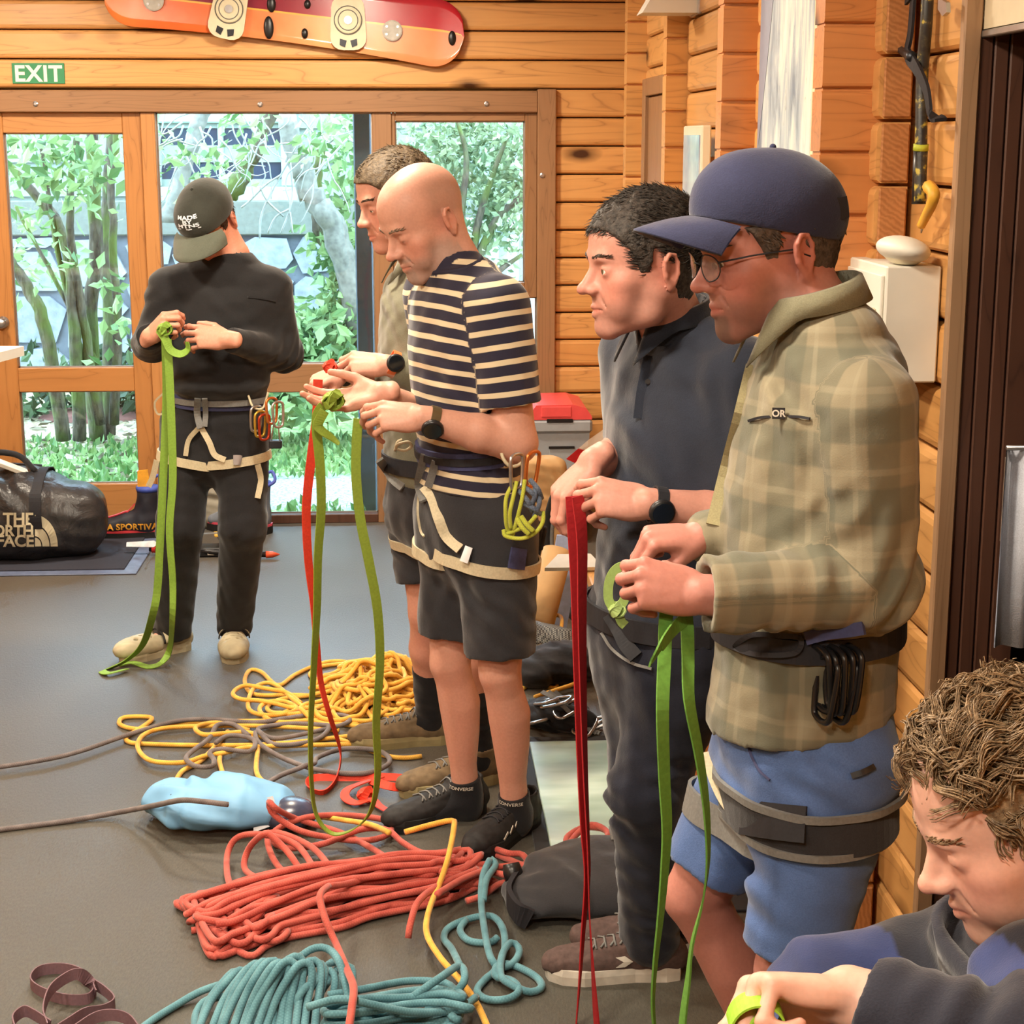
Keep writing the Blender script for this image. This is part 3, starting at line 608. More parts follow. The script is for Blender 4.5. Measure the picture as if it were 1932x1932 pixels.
class Field:
    def __init__(s, lo, hi, h):
        s.lo = np.asarray(lo, float); s.h = h; s.n = np.ceil((np.asarray(hi, float) - s.lo) / h).astype(int) + 1
        s.ax = [(s.lo[i] + np.arange(s.n[i]) * h).astype(np.float32) for i in range(3)]
        s.F = np.full(s.n, .09, np.float32)
    def _blk(s, lo, hi, m):
        a = np.clip(np.floor((lo - m - s.lo) / s.h).astype(int), 0, s.n); b = np.clip(np.ceil((hi + m - s.lo) / s.h).astype(int) + 1, 0, s.n)
        if np.any(b <= a): return None
        sl = tuple(slice(a[i], b[i]) for i in range(3))
        return sl, s.ax[0][sl[0]][:, None, None], s.ax[1][sl[1]][None, :, None], s.ax[2][sl[2]][None, None, :]
    def add(s, prim, k=.01):
        ev, lo, hi = prim; r = s._blk(lo, hi, k + 3 * s.h + .012)
        if r is None: return s
        sl, x, y, z = r; d = ev(x, y, z).astype(np.float32); F = s.F[sl]
        hh = np.maximum(k - np.abs(F - d), 0) / max(k, 1e-6); s.F[sl] = np.minimum(F, d) - hh * hh * k * .25; return s
    def sub(s, prim, k=.004):
        ev, lo, hi = prim; r = s._blk(lo, hi, k + 3 * s.h)
        if r is None: return s
        sl, x, y, z = r; d = -ev(x, y, z).astype(np.float32); F = s.F[sl]
        hh = np.maximum(k - np.abs(F - d), 0) / max(k, 1e-6); s.F[sl] = np.maximum(F, d) + hh * hh * k * .25; return s
    def cut(s, p, n):
        """keep the side the normal points away from"""
        n = nrm(n); d = ((s.ax[0][:, None, None] - p[0]) * n[0] + (s.ax[1][None, :, None] - p[1]) * n[1] + (s.ax[2][None, None, :] - p[2]) * n[2]).astype(np.float32)
        s.F = np.maximum(s.F, d); return s
    def wave(s, c, rad, d, lam, amp, ph=0.0, warp=.35, sharp=False):
        """a packet of cloth folds: waves along d, fading with distance from c"""
        c = np.asarray(c, float); rad = np.broadcast_to(np.asarray(rad, float), (3,)); r = s._blk(c - rad * 1.9, c + rad * 1.9, 0)
        if r is None: return s
        sl, x, y, z = r; d = nrm(d); X, Y, Z = x - c[0], y - c[1], z - c[2]
        g = np.exp(-((X / rad[0]) ** 2 + (Y / rad[1]) ** 2 + (Z / rad[2]) ** 2))
        q = (X * d[0] + Y * d[1] + Z * d[2]) / lam * 2 * math.pi
        sd_ = ph + c[0] * 7 + c[2] * 5; wv = q + sd_ + warp * 3.5 * np.sin(X * 13 + Y * 17 + sd_) + warp * 3.5 * np.sin(Z * 16 - X * 9 + 2 * sd_) + warp * 1.8 * np.sin(X * 37 - Z * 29 + Y * 23 + sd_); g = g * (.55 + .45 * np.sin(X * 21 + Z * 17 - Y * 13 + 3 * sd_))
        f = np.sin(wv)
        if sharp: f = 1 - 2 * np.abs(np.sin(wv / 2)) ** .7
        s.F[sl] += (amp * g * f).astype(np.float32); return s
    def rough(s, amp, scale, seed=0):
        rg = np.random.default_rng(seed); x, y, z = s.ax[0][:, None, None], s.ax[1][None, :, None], s.ax[2][None, None, :]
        m = np.abs(s.F) < .03; acc = np.zeros(s.F.shape, np.float32)
        for i in range(5):
            k = rg.normal(size=3); k = k / np.linalg.norm(k) * 2 * math.pi / (scale * rg.uniform(.5, 1.5)); acc += np.sin(k[0] * x + k[1] * y + k[2] * z + rg.uniform(0, 6)).astype(np.float32)
        s.F += np.where(m, amp * acc / 2.2, 0).astype(np.float32); return s
    def at(s, P):
        q = (np.asarray(P, float) - s.lo) / s.h; q = np.clip(q, 0, s.n - 1.001); i = q.astype(int); t = q - i; o = 0
        for a in (0, 1):
            for b in (0, 1):
                for c in (0, 1):
                    w = (t[..., 0] if a else 1 - t[..., 0]) * (t[..., 1] if b else 1 - t[..., 1]) * (t[..., 2] if c else 1 - t[..., 2])
                    o = o + w * s.F[i[..., 0] + a, i[..., 1] + b, i[..., 2] + c]
        return o
    def out(s, c, d, off=.003, rmax=.45):
        """outermost surface point from c along d"""
        d = nrm(d); t = np.arange(0, rmax, s.h * .5); v = s.at(np.asarray(c)[None] + t[:, None] * d[None]); ins = np.nonzero(v < 0)[0]
        if len(ins) == 0: return np.asarray(c) + d * .02
        i = ins[-1]; u = t[i] + (s.h * .5) * (v[i] / (v[i] - v[min(i + 1, len(v) - 1)] - 1e-9) if i + 1 < len(v) else 0)
        return np.asarray(c) + d * (u + off)
    def mesh(s):
        F = s.F; n = s.n; ins = F < 0
        c = np.zeros(n - 1, np.int8)
        for a in (0, 1):
            for b in (0, 1):
                for d in (0, 1): c += ins[a:n[0] - 1 + a, b:n[1] - 1 + b, d:n[2] - 1 + d]
        I = np.nonzero((c > 0) & (c < 8)); N = len(I[0])
        if N == 0: return np.zeros((0, 3)), np.zeros((0, 4), int)
        cid = np.full(n - 1, -1, np.int32); cid[I] = np.arange(N)
        offs = np.array([(a, b, d) for a in (0, 1) for b in (0, 1) for d in (0, 1)])
        val = np.stack([F[I[0] + o[0], I[1] + o[1], I[2] + o[2]] for o in offs], 1)
        acc = np.zeros((N, 3)); cnt = np.zeros(N)
        for p in range(8):
            for q in range(p + 1, 8):
                if np.abs(offs[p] - offs[q]).sum() != 1: continue
                va, vb = val[:, p], val[:, q]; cr = (va < 0) != (vb < 0); t = np.where(cr, va / np.where(cr, va - vb, 1), 0)
                acc += np.where(cr[:, None], offs[p] + t[:, None] * (offs[q] - offs[p]), 0); cnt += cr
        v = s.lo + (np.stack(I, 1) + acc / cnt[:, None]) * s.h
        fs = []
        for ax in range(3):
            b, d = (ax + 1) % 3, (ax + 2) % 3
            A = np.take(ins, np.arange(n[ax] - 1), ax); Bq = np.take(ins, np.arange(1, n[ax]), ax); ch = A != Bq
            e = np.nonzero(ch); e = [np.array(q) for q in e]
            ok = (e[b] > 0) & (e[d] > 0) & (e[b] < n[b] - 1) & (e[d] < n[d] - 1); e = [q[ok] for q in e]; fl = A[tuple(e)]
            def cell(db, dd):
                k = list(e); k[b] = e[b] + db; k[d] = e[d] + dd; return cid[tuple(k)]
            q = np.stack([cell(-1, -1), cell(0, -1), cell(0, 0), cell(-1, 0)], 1); q[~fl] = q[~fl][:, ::-1]; fs.append(q)
        return v, np.concatenate(fs)
def joinv(parts):
    vs, fs, n = [], [], 0
    for v, f in parts: vs.append(v); fs.append(np.asarray(f) + n); n += len(v)
    return np.concatenate(vs), np.concatenate(fs)
# ------------------------------------------------------------------ heads
def head_field(o=None, neck=None, h=.0027):
    """head in its own axes: x to the person's RIGHT, y forward, z up, origin between the ears at eye height"""
    o = o or {}; g = o.get
    W_ = g('w', 1.0); nose = g('nose', 1.0); jaw = g('jaw', 1.0)
    lo = V(-.10, -.125, -.20); hi = V(.10, .14, .14)
    if neck is not None: lo = np.minimum(lo, np.asarray(neck[0]) - neck[1] - .02); hi = np.maximum(hi, np.asarray(neck[0]) + neck[1] + .01)
    f = Field(lo, hi, h)
    f.add(_ell((0, -.012, .036), (.0745 * W_, .098, .088)), .0)
    f.add(_ell((0, .028, .042), (.062 * W_, .062, .066)), .02)
    f.add(_ell((0, .030, -.030), (.060 * W_, .054, .072)), .03)
    f.add(_ell((0, -.02, -.03), (.062 * W_, .06, .06)), .03)
    for s in (-1, 1):
        f.add(_rc((s * .050 * W_, -.004, -.050), (s * .046 * W_ * jaw, .006, -.078), .018, .016), .025)
        f.add(_rc((s * .046 * W_ * jaw, .006, -.078), (s * .014, .066, -.104), .016, .0145), .025)
        f.add(_ell((s * .043 * W_, .052, -.022), (.021, .022, .018)), .02)
        f.add(_ell((s * .036, .056, -.058), (.020, .02, .026)), .025)
    f.add(_ell((0, .074, -.101), (.021, .016, .016)), .018)
    f.add(_ell((0, .066, -.060), (.030, .026, .034)), .02)
    f.add(_rc((-.030, .0800, .0195), (.030, .0800, .0195), .0112, .0112), .016)
    for s in (-1, 1):
        f.sub(_ell((s * .032, .0935, .0), (.0165, .0145, .0122)), .012)
    # nose
    n1 = .084 + .020 * nose; n2 = .0865 + .0225 * nose
    f.add(_ell((0, .084, -.030), (.015, .018, .016)), .012)
    f.add(_rc((0, .0815, .013), (0, n1, -.026), .0066, .0092), .010)
    f.add(_ell((0, n2, -.0315), (.0112, .0105, .0095)), .007)
    for s in (-1, 1):
        f.add(_ell((s * .0118, .0955, -.0345), (.0078, .0115, .0080)), .008)
        f.sub(_ell((s * .0060, .1015, -.0435), (.0030, .0055, .0034)), .003)
    # eyelids
    op = g('eye', 1.0)
    for s in (-1, 1):
        f.add(_ell((s * .0315, .0735, -.001), (.0150, .0137, .0132)), .006)
        if op > 0:
            f.sub(_ell((s * .0315, .0885, -.0020 - (1 - op) * .002), (.0120, .0095, .0036 * op + .0004)), .0016)
            f.add(_rc((s * .0195, .0818, .0045), (s * .0445, .0745, .0025), .0022, .0018), .004)
        else:
            f.sub(_rc((s * .0195, .0875, -.0065), (s * .0440, .0820, -.0060), .0010, .0008), .002)
        f.sub(_rc((s * .019, .0900, .0085), (s * .0455, .0815, .0080), .0006, .0006), .003)
    # lips
    ml = g('mouth', 0.0)
    for s in (-1, 1):
        f.add(_rc((0, .0925, -.0625), (s * .023, .0805, -.0665), .0052, .0030), .004)
        f.add(_rc((0, .0905, -.0745 - ml), (s * .021, .0800, -.0680), .0062, .0032), .004)
        f.sub(_rc((0, .0985, -.0682 - ml * .5), (s * .0235, .0835, -.0670), .0014 + ml * .4, .0010), .0025)
        f.sub(_rc((s * .019, .0915, -.040), (s * .030, .080, -.062), .0012, .0008), .006)
    # ears
    for s in (-1, 1):
        R = rotm((0, 0, 1), s * -.42) @ rotm((1, 0, 0), -.14); c = V(s * .0745 * W_, -.018, -.006)
        f.add(_ell(c + R @ V(s * .004, 0, 0), (.0065, .0165, .030), R), .005)
        f.add(_ell(c + R @ V(s * .003, .002, -.026), (.0055, .0085, .0105), R), .004)
        hel = [V(s * .006, .012, .004), V(s * .010, .011, .020), V(s * .011, .002, .029), V(s * .011, -.010, .025), V(s * .011, -.0155, .010), V(s * .010, -.013, -.008), V(s * .007, -.004, -.024)]
        for a, b in zip(hel[:-1], hel[1:]): f.add(_rc(c + R @ a, c + R @ b, .0034, .0034), .0025)
        f.sub(_ell(c + R @ V(s * .012, .002, -.004), (.0060, .0088, .0120), R), .003)
        f.sub(_ell(c + R @ V(s * .011, -.003, .014), (.0036, .0075, .0085), R), .003)
        f.add(_ell(c + R @ V(s * .006, .012, -.006), (.0035, .0035, .0060), R), .003)
    if neck is not None:
        b = np.asarray(neck[0], float); nr = neck[1]
        f.add(_rc((0, -.030, -.040), b, .050, nr), .022)
        if g('adam', True): f.add(_ell(V(0, .012, -.135), (.011, .012, .014)), .02)
    return f
def head_colors(v, o, skin):
    """per-vertex skin colour in head axes: flushed cheeks, nose and ears, lips, beard or cropped-hair shadow"""
    g = o.get; x, y, z = v[:, 0], v[:, 1], v[:, 2]; ax = np.abs(x); c = np.tile(np.asarray(skin, float), (len(v), 1))
    def sp(cx, cy, cz, r): return np.exp(-(((ax - cx) / r) ** 2 + ((y - cy) / r) ** 2 + ((z - cz) / r) ** 2))
    def mixc(w, col): 
        nonlocal c; w = np.clip(w, 0, 1)[:, None]; c = c * (1 - w) + np.asarray(col) * w
    red = np.asarray(skin) * V(1.04, .74, .70)
    mixc(.55 * sp(.045, .07, -.03, .03), red); mixc(.5 * sp(0, .118, -.03, .018), red); mixc(.55 * (ax > .066 * g('w', 1.0)) * sp(.085, -.02, -.005, .04), red); mixc(.35 * (z < -.11), red)
    mixc(.75 * np.exp(-(((ax) / .024) ** 4 + ((z + .0685) / .0075) ** 2)) * (y > .078), np.asarray(skin) * V(.86, .55, .52))
    mixc(.30 * sp(.032, .09, -.006, .012), np.asarray(skin) * V(.8, .68, .66))
    bd = g('beard')
    if bd:
        w = np.zeros(len(v)); 
        chin = np.clip((-.045 - z) / .02, 0, 1) * np.clip((.135 + z) / .02, 0, 1) * (y > -.02)
        jawl = np.clip((-.020 - z) / .03, 0, 1) * np.clip((y + .03) / .03, 0, 1) * np.clip((.068 - y) / .03, 0, 1) * np.clip((.125 + z) / .02, 0, 1)
        must = np.exp(-(((z + .052) / .008) ** 2)) * (ax < .032) * (y > .07)
        goat = np.clip((.034 - ax) / .012, 0, 1) * np.clip((-.070 - z) / .008, 0, 1) * (y > .04) * np.clip((.13 + z) / .015, 0, 1)
        for nm, arr in (('jaw', jawl), ('chin', chin), ('must', must), ('goat', goat)): w = np.maximum(w, arr * bd.get(nm, 0))
        lips = np.exp(-(((ax) / .022) ** 4 + ((z + .0685) / .008) ** 2)) * (y > .08); w = w * (1 - lips * .9)
        mixc(w, bd['col'])
    st = g('stubble_hair')
    if st is not None:
        bnd = np.clip((z - (.005 + .35 * np.clip(y, -1, .05))) / .02, 0, 1) * np.clip((.02 - y + .25 * (.07 - z)) / .03, 0, 1)
        mixc(np.clip(bnd * np.clip((.105 - z) / .03, 0, 1), 0, 1) * .5 * (ax < .084), st)
    return c
def skin_mat():
    m = NT('skin', .48, .38, sss=.08); col = m.attr('col'); co = m.coord(); n = m.noise(co, 160, 3)
    c = m.mix(.22, col, m.mix(1.0, col, m.ramp(n, [(.3, (.72, .62, .6)), (.7, (1.15, 1.1, 1.08))]), 'MULTIPLY')); m.col(c); m.bump(n, .10, .002); return m.m
M['skin'] = skin_mat()
def eye_mat():
    m = NT('eye', .12, .6); d = m.attr('iris', 'Fac')
    m.col(m.ramp(d, [(0, (.01, .01, .012)), (.16, (.01, .01, .012)), (.20, tuple(srgb(70, 60, 46))), (.40, tuple(srgb(92, 78, 58))), (.46, tuple(srgb(60, 50, 44))), (.52, tuple(srgb(226, 218, 210))), (1, tuple(srgb(214, 190, 184)))])); return m.m
M['eye'] = eye_mat()
# ------------------------------------------------------------------ hands
FING = [((.030, .090, .0), (.043, .025, .019), .0088), ((.0100, .095, .003), (.046, .029, .020), .0090), ((-.0105, .090, .001), (.042, .027, .019), .0086), ((-.030, .080, -.004), (.034, .020, .017), .0076)]
def hand_prims(wrist, dirv, dorsal, side, curl, spread=(0, 0, 0, 0), thumb=None, sc=1.0):
    """side 'L'/'R'; curl = 4 x (knuckle, middle, tip) degrees; thumb = 3 local directions (thumb side, forward, dorsal)"""
    y = nrm(dirv); z = nrm(np.asarray(dorsal, float) - (np.asarray(dorsal, float) @ y) * y); x = np.cross(y, z); ts = x if side == 'L' else -x
    w = np.asarray(wrist, float); L = lambda a, b, c: w + sc * (ts * a + y * b + z * c); P = []; tips = []
    P.append((_loft([(L(0, -.03, 0), ts, .027 * sc, .020 * sc), (L(0, .0, 0), ts, .028 * sc, .019 * sc), (L(0, .03, 0), ts, .034 * sc, .0165 * sc), (L(0, .065, .001), ts, .038 * sc, .0145 * sc), (L(0, .084, .001), ts, .037 * sc, .0125 * sc)]), .01))
    P.append((_ell(L(.022, .036, -.010), V(.017, .028, .014) * sc, np.stack([ts, y, z], 1)), .012))
    P.append((_ell(L(-.024, .036, -.008), V(.013, .032, .012) * sc, np.stack([ts, y, z], 1)), .012))
    for (mp, ln, r), cu, sp_ in zip(FING, curl, spread):
        p = L(*mp); a = 0.0; pts = [p]; sd = math.radians(sp_)
        P.append((_rc(L(mp[0] * .55, .035, 0), p, .0125 * sc, r * 1.12 * sc), .007))
        for k in range(3):
            a += math.radians(cu[k]); d = y * math.cos(a) * math.cos(sd) + ts * math.sin(sd) - z * math.sin(a); p = p + d * ln[k] * sc; pts.append(p)
        rr = [r * 1.05, r * .98, r * .92, r * .80]
        for k in range(3): P.append((_rc(pts[k], pts[k + 1], rr[k] * sc, rr[k + 1] * sc), .0030 if k else .005))
        P.append((_ell(pts[1] , np.full(3, r * 1.06 * sc)), .003)); tips.append(pts)
    th = thumb or ((.62, .72, -.30), (.30, .90, -.30), (.12, .95, -.25))
    p = L(.022, .018, -.006); tp = [p]
    for d, ln in zip(th, (.044, .033, .027)):
        d = nrm(d); p = p + (ts * d[0] + y * d[1] + z * d[2]) * ln * sc; tp.append(p)
    for k, (ra, rb) in enumerate(((.0145, .0115), (.0110, .0100), (.0100, .0078))): P.append((_rc(tp[k], tp[k + 1], ra * sc, rb * sc), .010 if k == 0 else .003))
    tips.append(tp); return P, tips
def arm_mesh(prims, extra=(), h=.0027, cuts=()):
    """hand plus the bare forearm it belongs to, as one surface"""
    allp = list(extra) + list(prims)
    lo = np.min([p[0][1] for p in allp], 0) - .01; hi = np.max([p[0][2] for p in allp], 0) + .01
    f = Field(lo, hi, h)
    for p, k in allp: f.add(p, k)
    for c in cuts: f.cut(*c)
    return f
def hand_cols(v, skin, tips):
    c = np.tile(np.asarray(skin, float), (len(v), 1)); red = np.asarray(skin) * V(1.02, .74, .68)
    for ch in tips:
        for q, r, k in ((ch[-1], .012, .55), (ch[1], .011, .45), (ch[0], .012, .35)):
            w = np.exp(-((v - q) ** 2).sum(1) / r ** 2)[:, None] * k; c = c * (1 - w) + red * w
    return c
# ------------------------------------------------------------------ hair as clumps of tapered strands
def strands(P0, D, L, R, curve, seg=3, sides=3):
    """P0 roots, D directions, L lengths, R radii, curve: bend vector added along the strand"""
    n = len(P0); t = np.linspace(0, 1, seg + 1); D = D / np.linalg.norm(D, axis=1, keepdims=True)
    pts = P0[:, None] + D[:, None] * (L[:, None] * t)[..., None] + curve[:, None] * (L[:, None] * t ** 2)[..., None]
    u = np.cross(D, rng.normal(size=(n, 3))); u /= np.maximum(np.linalg.norm(u, axis=1, keepdims=True), 1e-6); w = np.cross(D, u)
    a = np.arange(sides) * 2 * math.pi / sides; rad = R[:, None] * (1 - t ** 1.6 * .85)
    ring = (np.cos(a)[:, None, None] * u + np.sin(a)[:, None, None] * w).transpose(1, 0, 2)
    v = pts[:, :, None] + rad[:, :, None, None] * ring[:, None]
    base = np.arange(n)[:, None, None] * (seg + 1) * sides + np.arange(seg)[None, :, None] * sides; j = np.arange(sides)[None, None]; j2 = (j + 1) % sides
    f = np.stack([base + j, base + j2, base + sides + j2, base + sides + j], -1).reshape(-1, 4)
    return v.reshape(-1, 3), f
def hair_mat(name, c0, c1, rough=.6):
    m = NT(name, rough, .35); n = m.noise(m.coord(), 140, 4); m.col(m.ramp(n, [(.25, tuple(srgb(*c0))), (.75, tuple(srgb(*c1)))])); m.bump(m.noise(m.coord(), 300, 2), .5, .003); return m.m
# ------------------------------------------------------------------ people: shared pieces
def cloth(name, rgb, var=.18, rough=.85, sheen=.25, wr=.35, scale=7):
    m = NT(name, rough, .25, sheen=sheen); c = srgb(*rgb); co = m.coord(); n = m.noise(co, scale, 4, .6); w = m.noise(co, 420, 2)
    m.col(m.mix(.25, m.ramp(n, [(.3, tuple(c * (1 - var))), (.7, tuple(c * (1 + var)))]), m.ramp(w, [(.3, tuple(c * .6)), (.7, tuple(np.minimum(c * 1.5, 1)))])))
    m.bump(m.math('ADD', m.math('MULTIPLY', n, 1.0), m.math('MULTIPLY', w, .12)), wr, .012); return m.m
M['black_knit'] = cloth('black_jersey', (34, 34, 36)); M['black_denim'] = cloth('black_denim', (36, 36, 39)); M['navy_cloth'] = cloth('navy_cotton', (40, 46, 60), sheen=.4); M['navy_twill'] = cloth('navy_twill', (32, 35, 48))
M['charcoal'] = cloth('charcoal_nylon', (48, 48, 52)); M['blue_short'] = cloth('blue_nylon', (82, 108, 160)); M['khaki'] = cloth('grey_khaki_cotton', (112, 110, 92)); M['jacket'] = cloth('blue_fleece', (46, 56, 98)); M['jacket_dark'] = cloth('dark_navy_nylon', (38, 40, 52))
M['cap_black'] = cloth('washed_black_canvas', (54, 56, 50), var=.3); M['cap_grey'] = cloth('grey_green_wool', (92, 96, 84)); M['cap_navy'] = cloth('navy_cap_cloth', (46, 50, 78)); M['sock'] = cloth('black_sock', (24, 24, 28))
M['tape_tan'] = plain('tan_webbing', (200, 188, 158), .7, var=.1, scale=200); M['tape_grey'] = plain('grey_webbing', (118, 118, 116), .7, var=.12, scale=200); M['tape_navy'] = plain('navy_padding', (62, 66, 104), .75, var=.12, scale=150); M['tape_black'] = plain('black_webbing', (34, 34, 40), .7, var=.15, scale=200)
M['croc'] = plain('beige_foam', (176, 166, 138), .7, var=.2, scale=14); M['shoe_brown'] = plain('brown_suede', (112, 94, 70), .8, var=.25, scale=40, bump=.2); M['shoe_black'] = plain('black_mesh', (36, 35, 36), .7, var=.3, scale=60, bump=.2); M['sole_black'] = plain('black_rubber', (28, 28, 28), .6); M['sole_tan'] = plain('tan_midsole', (150, 138, 100), .7); M['canvas_brown'] = plain('brown_canvas', (88, 70, 66), .85, var=.2, scale=90, bump=.2); M['rubber_white'] = plain('white_rubber', (206, 200, 188), .55)
def stripes():
    m = NT('striped_jersey', .85, .25, sheen=.25); s = m.attr('sv', 'Fac'); co = m.coord(); s2 = m.math('ADD', s, m.math('MULTIPLY', m.noise(co, 6, 2), .010))
    fr = m.math('FRACT', m.math('DIVIDE', s2, .0372)); k = m.ramp(fr, [(0, (0, 0, 0)), (.60, (0, 0, 0)), (.63, (1, 1, 1)), (.95, (1, 1, 1)), (.98, (0, 0, 0))])
    k = m.mix(m.attr('band', 'Fac'), k, (0, 0, 0)); m.col(m.mix(k, tuple(srgb(42, 40, 58)), tuple(srgb(214, 198, 166)))); m.bump(m.math('ADD', m.noise(co, 7, 4), m.math('MULTIPLY', m.noise(co, 420, 2), .1)), .3, .012); return m.m
M['stripes'] = stripes()
def plaid():
    m = NT('plaid_flannel', .85, .22, sheen=.25); u = m.attr('pu', 'Fac'); v = m.attr('pv', 'Fac'); co = m.coord()
    wob = m.math('MULTIPLY', m.noise(co, 5, 2), .012)
    def band(x, per, a, b, e=.02):
        f = m.math('FRACT', m.math('DIVIDE', m.math('ADD', x, wob), per)); return m.ramp(f, [(a - e, (0, 0, 0)), (a + e, (1, 1, 1)), (b - e, (1, 1, 1)), (b + e, (0, 0, 0))])
    c = m.mix(m.mix(.55, (0, 0, 0), band(u, .115, .12, .56)), tuple(srgb(136, 128, 106)), tuple(srgb(92, 94, 80)))
    c = m.mix(m.mix(.55, (0, 0, 0), band(v, .120, .12, .56)), c, tuple(srgb(90, 94, 82)))
    c = m.mix(m.mix(.35, (0, 0, 0), band(u, .115, .72, .80, .01)), c, tuple(srgb(152, 145, 122))); c = m.mix(m.mix(.35, (0, 0, 0), band(v, .120, .72, .80, .01)), c, tuple(srgb(152, 145, 122)))
    m.col(c); m.bump(m.math('ADD', m.noise(co, 8, 4), m.math('MULTIPLY', m.noise(co, 420, 2), .1)), .3, .012); return m.m
M['plaid'] = plaid()
def facing(phi):
    p = math.radians(phi); fw = -_h * math.cos(p) - _r * math.sin(p); return fw, np.cross(_z, fw)     # forward, person's left
def headR(phi, down=0, roll=0):
    fw, left = facing(phi); d = math.radians(down); f2 = fw * math.cos(d) - _z * math.sin(d); u2 = _z * math.cos(d) + fw * math.sin(d); R = np.stack([-left, f2, u2], 1)
    return rotm(f2, math.radians(roll)) @ R
class Person:
    def __init__(s, label, base, skin):
        s.root = empty('person', base, label, 'person'); s.skin = srgb(*skin); s.parts = []; s.cols = []
    def raw(s, v, f, c=None):
        s.parts.append((v, f)); s.cols.append(np.tile(s.skin, (len(v), 1)) if c is None else c)
    def head(s, R, anchor, at, opts, neckw, neckr=.058, scale=1.0, look=(0, 1, -.05)):
        """anchor: a local point of the head, at: where it is in the room"""
        s.R = R; s.hs = scale; s.c = np.asarray(at) - R @ np.asarray(anchor, float) * scale
        nl = R.T @ (np.asarray(neckw) - s.c) / scale; f = head_field(opts, (nl, neckr)); v, q = f.mesh(); s.hf = f
        s.raw(v @ R.T * scale + s.c, q, head_colors(v, opts, s.skin))
        if opts.get('eye', 1) > 0:
            for sd in (-1, 1):
                b = MB().ball((0, 0, 0), .0122, 12); vv = b.v[0]; ir = np.arccos(np.clip((vv / .0122) @ nrm(look), -1, 1)) / 1.2
                mk('eye', s.H(vv + V(sd * .0315, .0742, -.0012)), b.f, M['eye'], s.root, attrs={'iris': ir})
        return s
    def H(s, v): return np.asarray(v, float) @ s.R.T * s.hs + s.c
    def hand(s, wrist, dirv, dorsal, side, curl, spread=(0, 0, 0, 0), thumb=None, sc=1.0, elbow=None, rel=.046, rw=.0275, cuts=()):
        P, tips = hand_prims(wrist, dirv, dorsal, side, curl, spread, thumb, sc); ex = []
        if elbow is not None:
            e = np.asarray(elbow, float); w = np.asarray(wrist, float); m = w + (e - w) * .6
            ex = [(_rc(w, m, rw, rel * .98), .012), (_rc(m, e, rel * .98, rel), .012)]
            if isinstance(s.__dict__.get('upper'), list): ex += s.upper
        f = arm_mesh(P, ex, cuts=cuts); v, q = f.mesh(); s.raw(v, q, hand_cols(v, s.skin, tips)); return tips, f
    def bulk(s, prims, h=.010, cuts=()):
        f = arm_mesh(prims, (), h, cuts); v, q = f.mesh(); s.raw(v, q); return f
    def done(s):
        v, f = joinv(s.parts); return mk('body', v, f, M['skin'], s.root, True, {'col': np.concatenate(s.cols)})
def garment(name, prims, mat, root, h=.006, cuts=(), waves=(), subs=(), attrs=None, rough=None, build=True):
    f = arm_mesh(prims, (), h)
    for w in waves: f.wave(*w[:5], **(w[5] if len(w) > 5 else {}))
    f.rough(*(rough or (.0014, .075, len(prims))))
    for c in cuts: f.cut(*c)
    for p, k in subs: f.sub(p, k)
    v, q = f.mesh(); o = mk(name, v, q, mat, root, True, attrs(v) if attrs else None) if build else None
    return f, o
def ringpts(fields, c, ax, n=40, off=.004, a0=0, a1=360, ref=None, rmax=.3, sm=2):
    ax = nrm(ax); u = nrm(np.cross(ax, ref if ref is not None else V(0, 1, .01))); w = np.cross(ax, u); P = []
    full = abs(a1 - a0 - 360) < 1e-6; A = np.radians(np.linspace(a0, a1, n, endpoint=not full))
    for a in A:
        d = u * math.cos(a) + w * math.sin(a); P.append(max((f.out(c, d, off, rmax) for f in fields), key=lambda p: np.linalg.norm(p - c)))
    P = np.array(P)
    for _ in range(sm):
        Q = P.copy()
        if full: Q = .25 * np.roll(P, 1, 0) + .5 * P + .25 * np.roll(P, -1, 0)
        else: Q[1:-1] = .25 * P[:-2] + .5 * P[1:-1] + .25 * P[2:]
        P = Q
    return P
def strap(name, fields, c, ax, w, mat, parent, t=.004, off=.004, n=40, a0=0, a1=360, ref=None, sm=2, rmax=.3):
    P = ringpts(fields, c, ax, n, off, a0, a1, ref, rmax, sm); return MB().ribbon(P, ax, w, t, abs(a1 - a0 - 360) < 1e-6).build(name, mat, parent, False), P
def onsurf(fields, pts, cams=True, off=.004):
    """drop points given as (px, py, v) onto the cloth nearest to the photograph's camera ray"""
    out = []
    for (px, py, v) in pts:
        d = nrm(ray(px, py)); best = None
        c = J(px, py, v); t = np.arange(-.35, .35, .004); P = c[None] + t[:, None] * d[None]
        val = np.min([f.at(P) for f in fields], 0); i = np.nonzero(val < 0)[0]
        if len(i):
            k = i[0]; fr_ = val[k - 1] / (val[k - 1] - val[k] + 1e-9) if k > 0 else 1.0; out.append(P[k - 1 if k > 0 else 0] + d * (.004 * fr_ - off))
        else: out.append(c)
    return np.array(out)
def decal(fields, pts, w, t, mat, name, parent, wd=None, n=5, off=.004, closed=False):
    P = onsurf(fields, pts, off=off); P = catmull(P, n, closed); T, _, _ = frames(P, closed); Wd = np.cross(T, np.tile(nrm(P.mean(0) - _C), (len(P), 1)))
    return MB().ribbon(P, Wd if wd is None else wd, w, t, closed).build(name, mat, parent, False)
